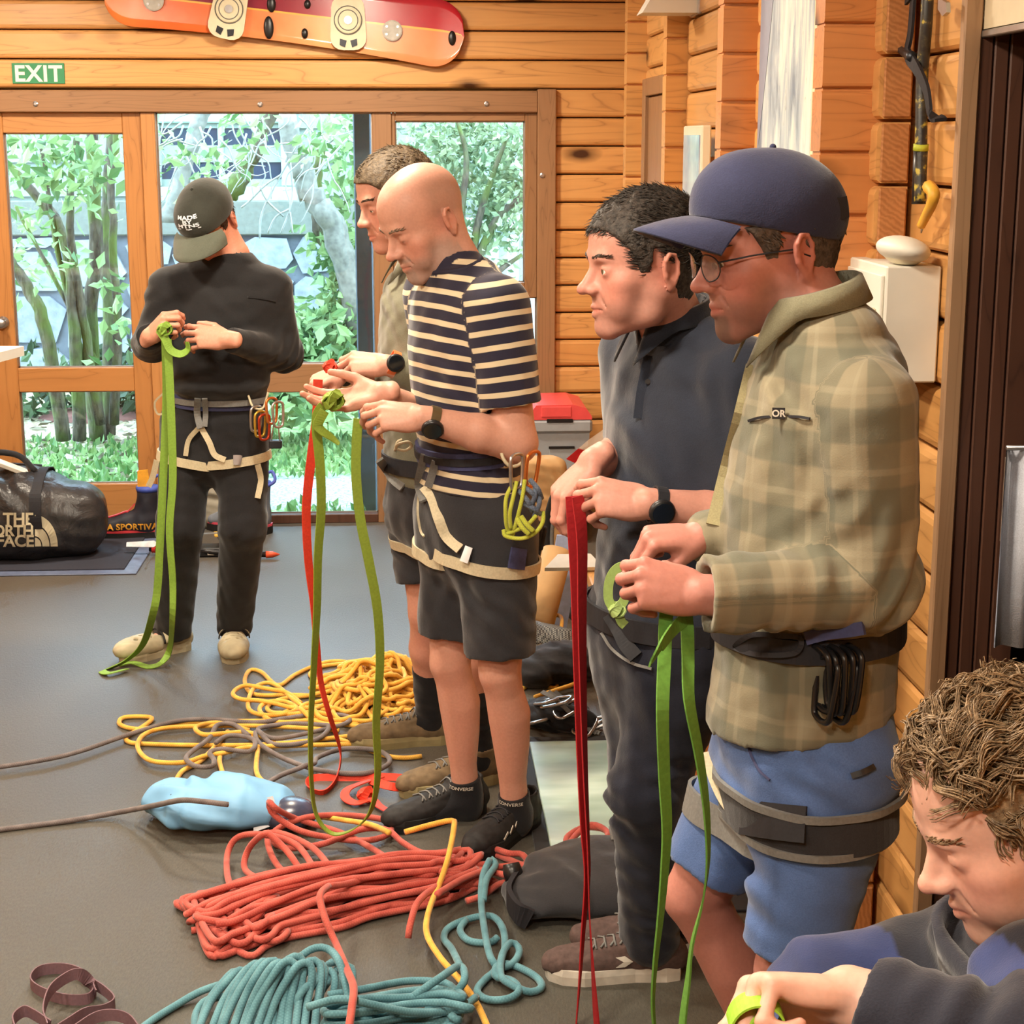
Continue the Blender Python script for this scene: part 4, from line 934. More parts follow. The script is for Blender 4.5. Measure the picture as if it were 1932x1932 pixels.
def shoe(root, heel, toe, mat, solemat, L=.29, style='trainer', side=1, wid=1.0, accent=None, lace=None):
    heel = np.asarray(heel, float).copy(); toe = np.asarray(toe, float).copy(); heel[2] = toe[2] = 0; d = nrm(toe - heel); s = np.cross(_z, d)
    P = lambda a, b, c: heel + d * a * L + s * b * wid + _z * c
    hh = {'trainer': (.085, .112), 'croc': (.06, .085), 'canvas': (.075, .098)}[style]
    up = [(_loft([(P(.06, 0, .045), s, .033 * wid, .040), (P(.25, 0, .046), s, .036 * wid, .046), (P(.45, 0, .044), s, .040 * wid, .042), (P(.68, 0, .040), s, .047 * wid, .038), (P(.88, 0, .036), s, .041 * wid, .033), (P(.94, 0, .034), s, .032 * wid, .028)]), .0)]
    if style != 'croc': up += [(_loft([(P(.17, 0, .05), s, .038 * wid, .052), (P(.20, 0, hh[1] - .012), s, .042, .054)]), .02), (_loft([(P(.30, 0, .085), s, .022, .012), (P(.42, 0, .080), s, .026, .012), (P(.60, 0, .068), s, .024, .010)]), .02)]
    else: up += [(_ell(P(.72, 0, .045), V(.10, .054, .038), np.stack([d, s, _z], 1)), .02)]
    f = arm_mesh(up, (), .0045); f.cut(P(0, 0, .022), -_z); f.cut(P(0, 0, hh[1] if style != 'croc' else .088), _z)
    if style != 'croc': f.sub(_loft([(P(.19, 0, hh[1] - .016), s, .034, .042), (P(.20, 0, hh[1] + .04), s, .037, .045)]), .004)
    else:
        f.sub(_loft([(P(.08, 0, .055), s, .026, .04), (P(.33, 0, .055), s, .031, .05), (P(.34, 0, .12), s, .034, .06)]), .006)
        for a, b in ((.60, -.02), (.60, .02), (.70, 0), (.70, -.033), (.70, .033), (.80, -.018), (.80, .018)): f.sub(_rc(P(a, b, .066), P(a, b * 1.3, .12), .0075, .0075), .001)
    f.rough(.0007, .02, 3); v, q = f.mesh(); o = mk('shoe', v, q, mat, root)
    zb = .034
    outl = [(.0, 0), (.02, .028), (.12, .036), (.35, .034), (.55, .042), (.72, .050), (.88, .042), (.98, .020), (1.0, 0)]; poly = outl + [(a, -b * .92) for a, b in outl[-2:0:-1]]
    sol = [(a * L, b * 1.04 * wid) for a, b in poly]; n = len(sol)
    b1 = heel + np.array([d * a + s * b + _z * .0 for a, b in sol]); b2 = heel + np.array([d * (a * 1.01) + s * b * 1.04 + _z * (zb * .6 + .012 * max(0, a / L - .8)) for a, b in sol]); b3 = heel + np.array([d * a + s * b + _z * (zb + .014 * max(0, a / L - .8) * 2) for a, b in sol])
    v = np.concatenate([b1, b2, b3]); fc = [list(range(n))[::-1], list(range(2 * n, 3 * n))]
    for r in (0, 1):
        for i in range(n): k = (i + 1) % n; fc.append([r * n + i, r * n + k, r * n + n + k, r * n + n + i])
    mk('sole', v, fc, solemat, o, False)
    if style == 'croc':
        pts = [P(.30 - .30 * math.sin(t), .047 * math.cos(t) * wid, .066 + .012 * math.sin(t)) for t in np.linspace(0, math.pi, 14)]
        MB().ribbon(pts, _z, .018, .004).build('heel_strap', mat, o, True)
        MB().ribbon([P(.40, .054 * math.cos(t) * wid, .052 + .046 * math.sin(t)) for t in np.linspace(0, math.pi, 12)], d, .022, .005).build('instep_strap', mat, o, True); MB().ribbon([P(.455, .0545 * math.cos(t) * wid, .052 + .043 * math.sin(t)) for t in np.linspace(0, math.pi, 12)], d, .006, .004).build('rim', M['shoe_black'], o, True)
    if lace is not None:
        b = MB()
        for k, a in enumerate((.36, .43, .50, .57, .64)):
            z0 = .099 - (a - .34) * .10; w_ = .026
            P3 = [f.out(P(a, x, .04), V(0, 0, 1), .002) for x in np.linspace(-w_, w_, 5)]; P3[0] = P3[0] + d * .012; P3[-1] = P3[-1] - d * .002
            b.tube(P3, .0026, 5); P4 = [q_.copy() for q_ in P3]; P4[0] -= d * .014; P4[-1] += d * .012; b.tube(P4, .0026, 5)
        b.build('laces', lace, o, True)
    if accent is not None:
        b = MB()
        for a, z0 in ((.50, .05), (.60, .042), (.70, .036)):
            for sd in (1, -1):
                c = f.out(P(a, 0, z0), s * sd, .0015, .1); c2 = f.out(P(a - .07, 0, z0 + .014), s * sd, .0015, .1); b.ribbon([c, c2], V(0, 0, 1), .006, .002)
        b.build('accent', accent, o, False)
    return o, f
def cap(root, H0, mat, brimmat, brim=.075, k=1.0, drop=.0, name='cap', tilt=0.0, flare=.02):
    Rt = rotm((1, 0, 0), math.radians(tilt)); ct = V(0, -.03, .05); H = lambda v: H0((np.asarray(v, float) - ct) @ Rt.T + ct)
    f = Field(V(-.11, -.14, -.01), V(.11, .13, .155), .0032)
    f.add(_ell((0, -.012, .045), (.0815 * k, .106 * k, .092)), 0); f.add(_ell((0, .034, .062), (.064 * k, .062 * k, .064)), .02)
    n = nrm(V(0, .12, -1)); f.cut(V(0, 0, .012 + drop), n)
    f0 = Field(f.lo, f.lo + (f.n - 1) * f.h, f.h); f0.F = f.F.copy(); 
    v, q = f.mesh(); o = mk(name, H(v), q, mat, root, True)
    MB().ball(H(V(0, -.008, .1375)), .0055, 6).build('button', mat, o, True)
    U = np.linspace(-1, 1, 21); Wl = np.linspace(0, 1, 7); top = []
    for w in Wl:
        for u in U:
            a = u * 1.12; x0, y0 = .080 * k * math.sin(a), .030 + .066 * k * math.cos(a) ; zz = .026 + drop - .010 * u * u
            y1 = y0 + brim * w * max(0, math.cos(u * 1.45)) ** .55; z1 = zz - .010 * w - .016 * w * u * u - .012 * w * w
            top.append((x0 * (1 + flare * math.sin(min(1, w * 1.6) * 1.57)), y1, z1))
    top = np.array(top); nv = len(top); v = np.concatenate([top, top - V(0, 0, .0035)]); fc = []; nu = len(U)
    for i in range(len(Wl) - 1):
        for j in range(nu - 1):
            a = i * nu + j; fc.append([a, a + 1, a + nu + 1, a + nu]); fc.append([nv + a, nv + a + nu, nv + a + nu + 1, nv + a + 1])
    e = [(len(Wl) - 1) * nu + j for j in range(nu)]
    for a, b in zip(e[:-1], e[1:]): fc.append([a, b, nv + b, nv + a])
    mk('brim', H(v), fc, brimmat, o, True); return o, f0
HL = np.array([(-.12, -.078), (-.06, -.070), (-.035, -.050), (-.022, .000), (-.010, .034), (.006, .034), (.012, -.018), (.028, -.022), (.034, .010), (.046, .036), (.066, .056), (.075, .066), (.12, .078)])
def hair(pers, mat, HLx=HL, thick=.012, n=1500, L=(.014, .024), R=(.0022, .0036), flow=(0, .6, -.2), lift=.5, shell=True, name='hair', capz=None, w=1.0, bend=.3, front=0.0):
    """close-cropped hair: a shell over the scalp plus clumps of strands"""
    def mask(x, y, z): return z - np.interp(y, HLx[:, 0], HLx[:, 1])
    el = V(0, -.014, .037); er = V(.0765 * w, .101, .089); parts = []
    if shell:
        f = Field(V(-.105, -.135, -.10), V(.105, .115, .145), .004)
        f.add(_ell(el, er + thick * .55), 0); f.add(_ell((0, .028, .042), V(.064 * w, .062, .063) + thick * .5), .02); f.add(_ell((0, -.034, -.03), V(.060, .054, .056) + thick * .25), .03)
        x, y, z = f.ax[0][:, None, None], f.ax[1][None, :, None], f.ax[2][None, None, :]
        f.rough(.0012, .02, 5); f.F = np.maximum(f.F, -(mask(x, y, z) + 0 * x).astype(np.float32) * .8)
        if capz is not None: f.cut(V(0, 0, capz), V(0, 0, 1))
        parts.append(f.mesh())
    d = rng.normal(size=(n * 3, 3)); d /= np.linalg.norm(d, axis=1, keepdims=True); P = el + d * (er + thick * .35)
    fr = P[:, 2] < -.01; P[fr, 0] *= .86
    ok = (mask(P[:, 0], P[:, 1], P[:, 2]) > .002) & ((P[:, 2] < capz) if capz is not None else True); P = P[ok][:n]; N = d[ok][:n]
    fl_ = np.asarray(flow) - (N @ np.asarray(flow))[:, None] * N; fl_ /= np.maximum(np.linalg.norm(fl_, axis=1, keepdims=True), .3); D = N * lift + fl_ + np.stack([np.sin(P[:, 1] * 90 + P[:, 2] * 60), np.zeros(len(P)), np.cos(P[:, 0] * 80)], 1) * .22 + rng.normal(size=P.shape) * .14; m = len(P)
    parts.append(strands(P, D, rng.uniform(*L, m) * (1 + front * np.clip(P[:, 1] / .08, 0, 1)), rng.uniform(*R, m), -N * bend + rng.normal(size=P.shape) * .12))
    v, q = joinv(parts); return mk(name, pers.H(v), q, mat, pers.root, True)
def brows(pers, mat, n=60, z=.0215, thick=1.0):
    for s in (-1, 1):
        t = rng.random(n); x = s * (.011 + .036 * t); zz = z + .0045 * np.sin(t * 2.6) + .001 + rng.normal(size=n) * .0013
        P = np.array([pers.hf.out(V(a, .03, c), V(0, 1, 0), .0003, .12) for a, c in zip(x, zz)])
        D = np.stack([s * np.full(n, .9), -.25 - .5 * t, .30 + rng.normal(size=n) * .2], 1); v, q = strands(P, D, rng.uniform(.006, .010, n), rng.uniform(.0011, .0017, n) * thick, np.zeros((n, 3)), 2)
        mk('eyebrow', pers.H(v), q, mat, pers.root)
def text_geo(s, size=1.0, bold=0.0, align='LEFT', spacing=1.0, ext=.0):
    c = bpy.data.curves.new('t', 'FONT'); c.body = s; c.size = size; c.offset = bold; c.align_x = align; c.space_character = spacing; c.extrude = ext; c.fill_mode = 'BOTH'; c.resolution_u = 3
    o = bpy.data.objects.new('t', c); COL.objects.link(o); bpy.context.view_layer.update(); dg = bpy.context.evaluated_depsgraph_get(); me = o.evaluated_get(dg).to_mesh()
    v = np.array([tuple(q.co) for q in me.vertices]).reshape(-1, 3); f = [list(p.vertices) for p in me.polygons]; o.evaluated_get(dg).to_mesh_clear(); bpy.data.objects.remove(o); bpy.data.curves.remove(c); return v, f
def watch(root, c, arm, face, rw, strapm, casem, case_r=.022):
    """watch on a wrist: strap ring about the arm axis, dial towards 'face'"""
    arm = nrm(arm); face = nrm(np.asarray(face) - (np.asarray(face) @ arm) * arm); sd = np.cross(arm, face); P = []
    for a in np.linspace(0, 2 * math.pi, 28, endpoint=False): P.append(c + face * math.cos(a) * rw[1] + sd * math.sin(a) * rw[0])
    o = MB().ribbon(P, arm, .022, .004, True).build('watch_strap', strapm, root)
    MB().lathe([(case_r * .9, -.004), (case_r, 0), (case_r, .007), (case_r * .88, .011)], c + face * rw[1], face, 20).build('watch_case', casem, o, True)
    m = NT('watch_dial', .1, .6); m.col(srgb(22, 26, 30)); MB().lathe([(case_r * .8, .0105), (case_r * .8, .0116)], c + face * rw[1], face, 20).build('watch_dial', m.m, o); return o
def carabiner(pts_c, ax, up, size, mat, parent, name='carabiner', r=.0048):
    ax = nrm(ax); up = nrm(up); P = [(0, .5), (.22, .46), (.30, .30), (.24, -.36), (.10, -.5), (-.12, -.48), (-.22, -.34), (-.25, .30), (-.16, .46)]
    return MB().tube(catmull([np.asarray(pts_c) + ax * x * size + up * y * size for x, y in P], 4, True), r, 6, True).build(name, mat, parent, True)
def collar(nk, fw, mat, parent, ra=.074, rb=.070, hgt=.06, gap=.30, tilt=.45, name='collar'):
    """turned-down shirt collar: a stand and two leaves with points, open at the front"""
    lf_ = np.cross(_z, fw); v, f = [], []; T = np.linspace(gap, 2 * math.pi - gap, 44); n = len(T)
    for t in T:
        d = fw * math.cos(t) * rb + lf_ * math.sin(t) * ra; o_ = nrm(d); back = (1 - math.cos(t)) / 2; fr = min(t, 2 * math.pi - t) - gap
        base = nk + d * 1.0 + V(0, 0, -.040 + .040 * back) ; top = nk + d * .97 + V(0, 0, .022 + .040 * back); k = max(0, 1 - fr / .75) ** 1.3
        low = nk + d * 1.16 + o_ * (.010 + .016 * k) + V(0, 0, -.012 + .036 * back - hgt * k) + fw * .014 * k
        v += [base, top, top + o_ * .006 + V(0, 0, -.002), low, low - o_ * .004, nk + d * 1.06 + V(0, 0, .01 + .04 * back)]
    for i in range(n - 1):
        for j in range(5): f.append([i * 6 + j, i * 6 + j + 1, i * 6 + 7 + j, i * 6 + 6 + j])
    f += [[0, 1, 2, 3, 4, 5][::-1], [(n - 1) * 6 + j for j in range(6)]]
    return mk(name, np.array(v), f, mat, parent, True)
# ------------------------------------------------------------------ A: man in black by the door
def mkq(v0): return lambda x, y, dv=0.0: J(x, y, v0 + dv)
q = mkq(5.78); fw, lf = facing(22)
A = Person('person in black cap, shirt and jeans untying green webbing by the door', G(400, 1235), (212, 152, 128))
neck = q(437, 483); R_ = headR(16, 40, 6)
A.head(R_, (-.0745, -.018, -.006), q(437, 414, -.04), {'eye': 0, 'w': 1.0}, neck, .060, 1.04)
hair(A, hair_mat('brown_hair_a', (44, 30, 24), (78, 56, 42)), capz=.03, n=500)
capA, cfA = cap(A.root, A.H, M['cap_black'], M['cap_grey'], .092, 1.10, .012, flare=.20)
# lettered patch on the cap front
v_, f_ = [], []; n0 = 0
def capface(x, z): return cfA.out(V(x * .4, 0, z - .01), V(x * 1.6, .10, .012), .0022, .16)
for ln, zz in (('MADE', .099), ('BY', .087), ('MTNS', .075)):
    tv, tf = text_geo(ln, .0150, .0005, 'CENTER')
    v_.append(np.array([capface(-t[0], zz + t[1]) for t in tv])); f_ += [[i + n0 for i in p] for p in tf]; n0 += len(tv)
bar = np.array([capface(-x, z) for x, z in ((-.021, .067), (.021, .067), (.021, .0705), (-.021, .0705), (0, .067), (0, .0705))]); v_.append(bar); f_ += [[n0, n0 + 4, n0 + 5, n0 + 3], [n0 + 4, n0 + 1, n0 + 2, n0 + 5]]
mk('lettering', A.H(np.concatenate(v_)), f_, plain('white_thread', (220, 228, 236), .7, var=.03), capA, False)
sl, sr = q(512, 546), q(320, 546)
el, er = q(538, 668, .0), q(283, 650, -.02); wl, wr = q(428, 640, -.25), q(283, 634, -.24)
M['black_knit2'] = M['black_knit']
st = [(q(412, 742), lf, .168, .130), (q(412, 700), lf, .176, .134), (q(415, 630), lf, .186, .126), (q(418, 570), lf, .190, .118), (q(420, 530), lf, .160, .098), (q(432, 498), lf, .105, .075)]
pr = [(_loft(st), 0), (_rc(sl, el, .066, .056), .06), (_rc(neck - V(0, 0, .05), sl, .055, .055), .05), (_rc(neck - V(0, 0, .05), sr, .055, .055), .05), (_flat(_rc(el, wl, .058, .041), wl + (el - wl) * .06, wl - el), .03), (_rc(sr, er, .066, .056), .06), (_flat(_rc(er, wr, .056, .043), wr + (er - wr) * .06, wr - er), .03), (_ell(q(412, 725, -.06), (.16, .13, .05)), .04)]
fA, _o = garment('shirt', pr, M['black_knit'], A.root, .0065, [(q(412, 752), -_z)],
    [(q(412, 700), .14, V(.2, 0, 1), .055, .005), (q(450, 600), (.12, .12, .12), V(1, 0, .6), .06, .004), (el, .1, nrm(wl - el) + V(0, 0, .4), .04, .006), (sl, .1, V(1, 0, .5), .05, .004), (sr - V(0, 0, .1), .12, V(.6, 0, -1), .05, .004), (q(380, 640), .1, V(.6, 0, 1), .05, .004)],
    [(_rc(neck + V(0, 0, .12), neck - V(0, 0, -.02), .075, .062), .004)])
decal([fA], [(468, 560, 5.7), (495, 563, 5.7), (520, 568, 5.7)], .006, .003, M['black_denim'], 'pocket_hem', _o)
A.hand(wl, V(*(-_r)) + .10 * _z, -_h * .9 + .35 * _z, 'L', [(28, 30, 18), (30, 32, 18), (34, 34, 20), (38, 36, 22)], (6, 2, -2, -7), ((.55, .7, -.45), (.2, .9, -.4), (.1, .9, -.4)), 1.02, el, .04, .027)
A.hand(wr, _r * .62 + _z * .52 - _h * .5, -_r * .7 - _h * .6 + .3 * _z, 'R', [(50, 55, 30), (60, 65, 35), (66, 70, 40), (70, 72, 40)], (0, 0, 0, 0), ((.5, .7, -.5), (-.1, .9, -.4), (-.2, .9, -.3)), 1.0, er, .04, .027)
hl, hr = q(457, 800, -.0), q(356, 800, .0)
heel_r, toe_r = G(356, 1222), G(228, 1250); heel_l, toe_l = G(445, 1212), G(439, 1262)
ar = heel_r + nrm(toe_r - heel_r) * .06 + V(0, 0, .085); al = heel_l + nrm(toe_l - heel_l) * .06 + V(0, 0, .085)
kr, kl = q(340, 990, -.04), q(458, 990, -.06)
pants = [(_loft([(q(408, 735), lf, .160, .118), (q(408, 790), lf, .172, .128), (q(408, 850), lf, .160, .118)]), 0), (_rc(hr, kr, .098, .079), .04), (_flat(_rc(kr, ar, .078, .068), ar - V(0, 0, .035), -_z), .03), (_rc(hl, kl, .098, .079), .04), (_flat(_rc(kl, al, .078, .066), al - V(0, 0, .035), -_z), .03)]
pA, _p = garment('jeans', pants, M['black_denim'], A.root, .0065, [(q(408, 738), _z)],
    [(kr, .10, V(.5, .2, 1), .065, .005), (kl, .10, V(-.5, .2, 1), .065, .005), (ar + V(0, 0, .05), .07, V(.4, 0, 1), .05, .005), (al + V(0, 0, .05), .07, V(-.4, 0, 1), .05, .005), (q(408, 850), .12, V(.5, 0, 1), .05, .005)])
A.bulk([(_loft([(q(408, 790), lf, .14, .10), (q(415, 630), lf, .15, .10), (q(420, 540), lf, .14, .07), (neck, lf, .06, .06)]), .0), (_rc(kr, ar - V(0, 0, .02), .05, .037), .02), (_rc(kl, al - V(0, 0, .02), .05, .037), .02), (_rc(sr, er, .04, .035), .02), (_rc(sl, el, .04, .035), .02), (_rc(hr, kr, .07, .05), .02), (_rc(hl, kl, .07, .05), .02), (_rc(ar - V(0, 0, .02), ar + nrm(toe_r - heel_r) * .12 - V(0, 0, .05), .036, .025), .02), (_rc(al - V(0, 0, .02), al + nrm(toe_l - heel_l) * .12 - V(0, 0, .05), .036, .025), .02)], .010)
A.done()
shoe(A.root, heel_r, toe_r, M['croc'], M['croc'], .275, 'croc'); shoe(A.root, heel_l, toe_l, M['croc'], M['croc'], .275, 'croc')
# harness of A
fl = [fA, pA]
belt, P = strap('harness_belt', fl, q(408, 752), _z + .02 * _r, .045, M['tape_navy'], A.root, .008, .006, 44)
strap('belt_webbing', fl, q(408, 750), _z, .02, M['tape_grey'], belt, .005, .011, 44)
for h_, k_, dz in ((hr, kr, -.135), (hl, kl, -.135)):
    c = h_ + (k_ - h_) * .33; lp, P = strap('leg_loop', [pA], c, _z * 1.0 + _r * (.18 if h_ is hr else -.12), .030, M['tape_tan'], belt, .006, .006, 40, rmax=.14)
decal(fl, [(373, 752, 5.7), (372, 780, 5.7), (378, 808, 5.7)], .022, .006, M['tape_grey'], 'belay_loop', belt, off=.02)
decal(fl, [(386, 752, 5.7), (388, 780, 5.7), (386, 805, 5.7)], .018, .006, M['tape_grey'], 'belay_loop', belt, off=.016)
decal(fl, [(380, 808, 5.7), (395, 835, 5.7), (405, 858, 5.7), (425, 868, 5.7)], .020, .005, M['tape_tan'], 'riser_strap', belt, off=.008)
decal(fl, [(374, 808, 5.7), (356, 830, 5.7), (350, 860, 5.7)], .016, .005, M['tape_tan'], 'riser_strap', belt, off=.008)
decal(fl, [(440, 868, 5.7), (450, 868, 5.7), (455, 869, 5.7)], .034, .008, M['steel'], 'buckle', belt, off=.010)
decal(fl, [(486, 876, 5.7), (492, 905, 5.7), (486, 940, 5.7)], .020, .004, M['tape_tan'], 'strap_tail', belt, off=.006)
decal(fl, [(296, 868, 5.7), (288, 900, 5.7), (280, 918, 5.7)], .020, .004, M['tape_tan'], 'strap_tail', belt, off=.004)
decal(fl, [(308, 742, 5.7), (292, 760, 5.7), (300, 782, 5.7), (330, 765, 5.7)], .007, .006, M['tape_tan'], 'gear_loop', belt, off=.012)
MB().tube(catmull([q(468, 745, -.13), q(478, 768, -.15), q(496, 770, -.14), q(506, 740, -.12)], 6), .004, 6).build('gear_loop', M['tape_tan'], belt, True)
M['cara_red'] = plain('red_alloy', (190, 70, 40), .3, .5, .7, var=.1); M['cara_gold'] = plain('gold_alloy', (206, 170, 70), .3, .5, .7, var=.1); M['cara_orange'] = plain('orange_alloy', (206, 120, 60), .3, .5, .7, var=.1)
for i, (x, y, m) in enumerate(((482, 790, 'steel'), (490, 800, 'cara_gold'), (498, 806, 'cara_red'), (512, 775, 'cara_orange'), (524, 782, 'steel'))):
    carabiner(q(x, y, -.15 - .006 * i), _r * .5 + _h * .6, V(.05 - .02 * i, 0, 1), .085, M[m], belt)
MB().tube(catmull([q(518, 792, -.15), q(514, 815, -.15), q(512, 832, -.15)], 4), .0025, 5).tube(catmull([q(526, 792, -.15), q(526, 815, -.15), q(528, 832, -.15)], 4), .0025, 5).build('nut_cable', M['steel'], belt, True)
MB().box((-.022, -.012, -.014), (.022, .012, .014), .004, None, q(520, 838, -.15)).build('chock', M['darkmetal'], belt)
# ------------------------------------------------------------------ B: man in khaki shirt, half hidden
q = mkq(4.78); fw, lf = facing(70)
B = Person('person in grey khaki shirt half hidden behind the striped shirt', G(820, 1450), (208, 152, 132))
neck = q(800, 485); R_ = headR(64, 16)
B.head(R_, (0, .109, -.0315), q(681, 424), {'eye': .5, 'nose': .95}, neck, .058, 1.09, look=(0, 1, -.35))
hair(B, hair_mat('brown_hair_b', (52, 42, 34), (104, 88, 66)), n=2600, L=(.012, .020), R=(.0013, .0022), flow=(0, .5, .35), lift=.45, front=.35); brows(B, hair_mat('brow_b', (60, 44, 34), (84, 64, 48)))
sl = q(800, 560) + lf * .17; sr = q(800, 560) - lf * .17; el, er = q(868, 740, -.12), q(800, 740, .2); wl, wr = q(728, 688, -.16), q(690, 700, -.02)
st = [(q(812, 900), lf, .165, .125), (q(808, 780), lf, .170, .128), (q(803, 660), lf, .185, .130), (q(800, 585), lf, .185, .118), (q(800, 535), lf, .15, .085), (q(800, 500), lf, .085, .068)]
fB, _o = garment('shirt', [(_loft(st), 0), (_rc(sl, el, .070, .056), .04), (_rc(sr, er, .070, .056), .04), (_rc(el, el + (wl - el) * .72, .056, .046), .02), (_rc(er, er + (wr - er) * .72, .056, .046), .02)], M['khaki'], B.root, .007, [(q(812, 905), -_z)], [(q(740, 600), .12, V(1, 0, .35), .035, .006), (q(740, 680), .1, V(1, 0, -.4), .035, .006)], [(_rc(neck + V(0, 0, .1), neck + V(0, 0, .01), .07, .058), .004)])
collar(neck, fw, M['khaki'], _o)
B.hand(wl, -_r * 1.0 + .05 * _z, -_h * .7 + .7 * _z, 'L', [(40, 45, 25), (48, 52, 28), (54, 58, 30), (58, 60, 30)], thumb=((.4, .75, -.5), (-.1, .9, -.4), (-.1, .95, -.3)), elbow=el, rel=.042)
B.hand(q(650, 700, -.05), -_r * .85 - .30 * _z - .2 * _h, -_r * .3 + _z * .85 - _h * .4, 'R', [(55, 60, 35), (60, 65, 35), (66, 68, 35), (70, 70, 40)], thumb=((.4, .75, -.5), (-.1, .9, -.4), (-.1, .95, -.3)), elbow=er, rel=.042)
watch(B.root, q(742, 686, -.16), wl - el, -_h * .9 + _z * .25, (.034, .030), plain('orange_strap', (226, 116, 66), .6), M['blackplastic'], .025)
watch(B.root, q(650, 704, -.02), q(650, 700, -.05) - er, -_h * .9 - _z * .25, (.036, .033), M['tape_black'], M['blackplastic'], .001)
heel_r, toe_r = G(852, 1398), G(682, 1408); heel_l, toe_l = G(942, 1470), G(790, 1497)
ar = heel_r + nrm(toe_r - heel_r) * .065 + V(0, 0, .10); al = heel_l + nrm(toe_l - heel_l) * .065 + V(0, 0, .10)
hr, hl = q(810, 960) - lf * .085, q(815, 960) + lf * .085; kr, kl = q(808, 1155, .02), q(880, 1170, -.12)
sB, _p = garment('shorts', [(_loft([(q(815, 880), lf, .160, .120), (q(815, 960), lf, .172, .132)]), 0), (_flat(_rc(hr, kr + (hr - kr) * .22, .098, .090), kr + (hr - kr) * .28, kr - hr), .04), (_flat(_rc(hl, kl + (hl - kl) * .22, .098, .09), kl + (hl - kl) * .28, kl - hl), .04)], M['charcoal'], B.root, .007, [], [(q(760, 1000), .12, V(.3, 0, 1), .05, .006)])
B.bulk([(_loft([(q(815, 950), lf, .14, .10), (q(803, 660), lf, .15, .10), (q(800, 560), lf, .13, .07), (neck, lf, .055, .055)]), 0), (_rc(hr, kr, .080, .056), .02), (_rc(kr, kr + (ar - kr) * .35, .054, .056), .02), (_rc(kr + (ar - kr) * .35, ar, .056, .036), .02), (_rc(hl, kl, .08, .056), .02), (_rc(kl, kl + (al - kl) * .35, .054, .056), .02), (_rc(kl + (al - kl) * .35, al, .056, .036), .02), (_rc(sr, er, .04, .035), .02), (_rc(sl, el, .04, .035), .02)], .008)
B.done()
for a_, k_ in ((ar, kr), (al, kl)):
    d_ = nrm(toe_r - heel_r) if a_ is ar else nrm(toe_l - heel_l); garment('sock', [(_rc(a_ - V(0, 0, .03), a_ + (k_ - a_) * .42, .043, .052), 0), (_rc(a_ - V(0, 0, .03), a_ + d_ * .13 - V(0, 0, .06), .040, .024), .02)], M['sock'], B.root, .006, [(a_ + (k_ - a_) * .46, k_ - a_)], [(a_ + V(0, 0, .06), .1, _z, .03, .002)])
shoe(B.root, heel_r, toe_r, M['shoe_brown'], M['sole_tan'], .31, 'trainer', lace=M['tape_grey']); shoe(B.root, heel_l, toe_l, M['shoe_brown'], M['sole_tan'], .31, 'trainer', lace=M['tape_grey'])
beltB, P = strap('harness_belt', [fB, sB], q(812, 868), _z, .045, M['tape_black'], B.root, .008, .006)
for h_, k_ in ((hr, kr), (hl, kl)): strap('leg_loop', [sB], h_ + (k_ - h_) * .26, _z + fw * .25, .028, M['tape_tan'], beltB, .006, .006, rmax=.15)
decal([fB, sB], [(716, 868, 4.6), (728, 885, 4.6), (742, 905, 4.6), (760, 920, 4.6)], .024, .006, M['tape_grey'], 'riser_strap', beltB, off=.012)
MB().tube(catmull([q(745, 850, -.1), q(752, 832, -.12), q(772, 830, -.12), q(778, 846, -.1)], 5), .004, 6).build('gear_loop', M['tape_tan'], beltB, True)
# ------------------------------------------------------------------ C: bald man in the striped shirt
q = mkq(4.24); fw, lf = facing(60)
Cc = Person('bald person in striped navy tee and black shorts knotting green webbing', G(880, 1580), (206, 154, 134))
neck = q(858, 497); R_ = headR(57, 27)
optC = {'eye': 0, 'nose': 1.08, 'w': .99, 'beard': dict(jaw=.55, chin=.5, must=.6, goat=.7, col=srgb(146, 134, 126)), 'stubble_hair': srgb(150, 118, 100)}
Cc.head(R_, (0, .111, -.0315), q(737, 486, -.06), optC, neck, .060, 1.10); brows(Cc, hair_mat('brow_c', (112, 92, 76), (150, 126, 106)), 45, .0195)
sh = q(876, 568); sl = sh + lf * .168; sr = sh - lf * .172; el, er = q(976, 836, -.17), q(862, 812, .16); wl, wr = q(795, 788, -.22), q(716, 742, -.10)
st = [(q(890, 918), lf, .172, .134), (q(888, 850), lf, .160, .122), (q(884, 770), lf, .176, .130), (q(879, 660), lf, .192, .132), (q(877, 590), lf, .190, .118), (q(870, 545), lf, .160, .092), (q(860, 508), lf, .092, .070)]
slv = sl + (el - sl) * .70; slr = sr + (er - sr) * .7
tors = _loft(st); slp = _flat(_rc(sl, slv + (el - sl) * .05, .079, .073), slv + (el - sl) * .02, el - sl); srp = _rc(sr, slr, .079, .073)
def strC(v):
    x, y, z = v.T; dt = tors[0](x, y, z); ds = slp[0](x, y, z); dr = srp[0](x, y, z)
    b = ((v - q(880, 700)) @ fw); sd = (v - sh) @ lf
    tv = z + .10 * np.abs(sd) ** 1.5 - .05 * b
    bk = z * .55 + .75 * ((v - sl) @ fw); yoke = (z > sh[2] - .02) & (((v - sh) @ fw) < -.012) & (sd > .03)
    ax = nrm(el - sl); av = (v - sl) @ -ax + .007
    sv = np.where(np.minimum(ds, dr) < dt - .004, np.where(ds < dr, av, (v - sr) @ -nrm(er - sr)), np.where(yoke, -bk + .3, tv))
    seam = np.abs(ds - dt + .004) < .004; nk = np.linalg.norm((v - neck)[:, :2], axis=1) < .080
    band = (nk & (z > neck[2] - .026)) | (seam & (z > sh[2] - .14)) | (((v - slv) @ ax) > .020) & (ds < dt)
    return {'sv': sv, 'band': band.astype(float)}
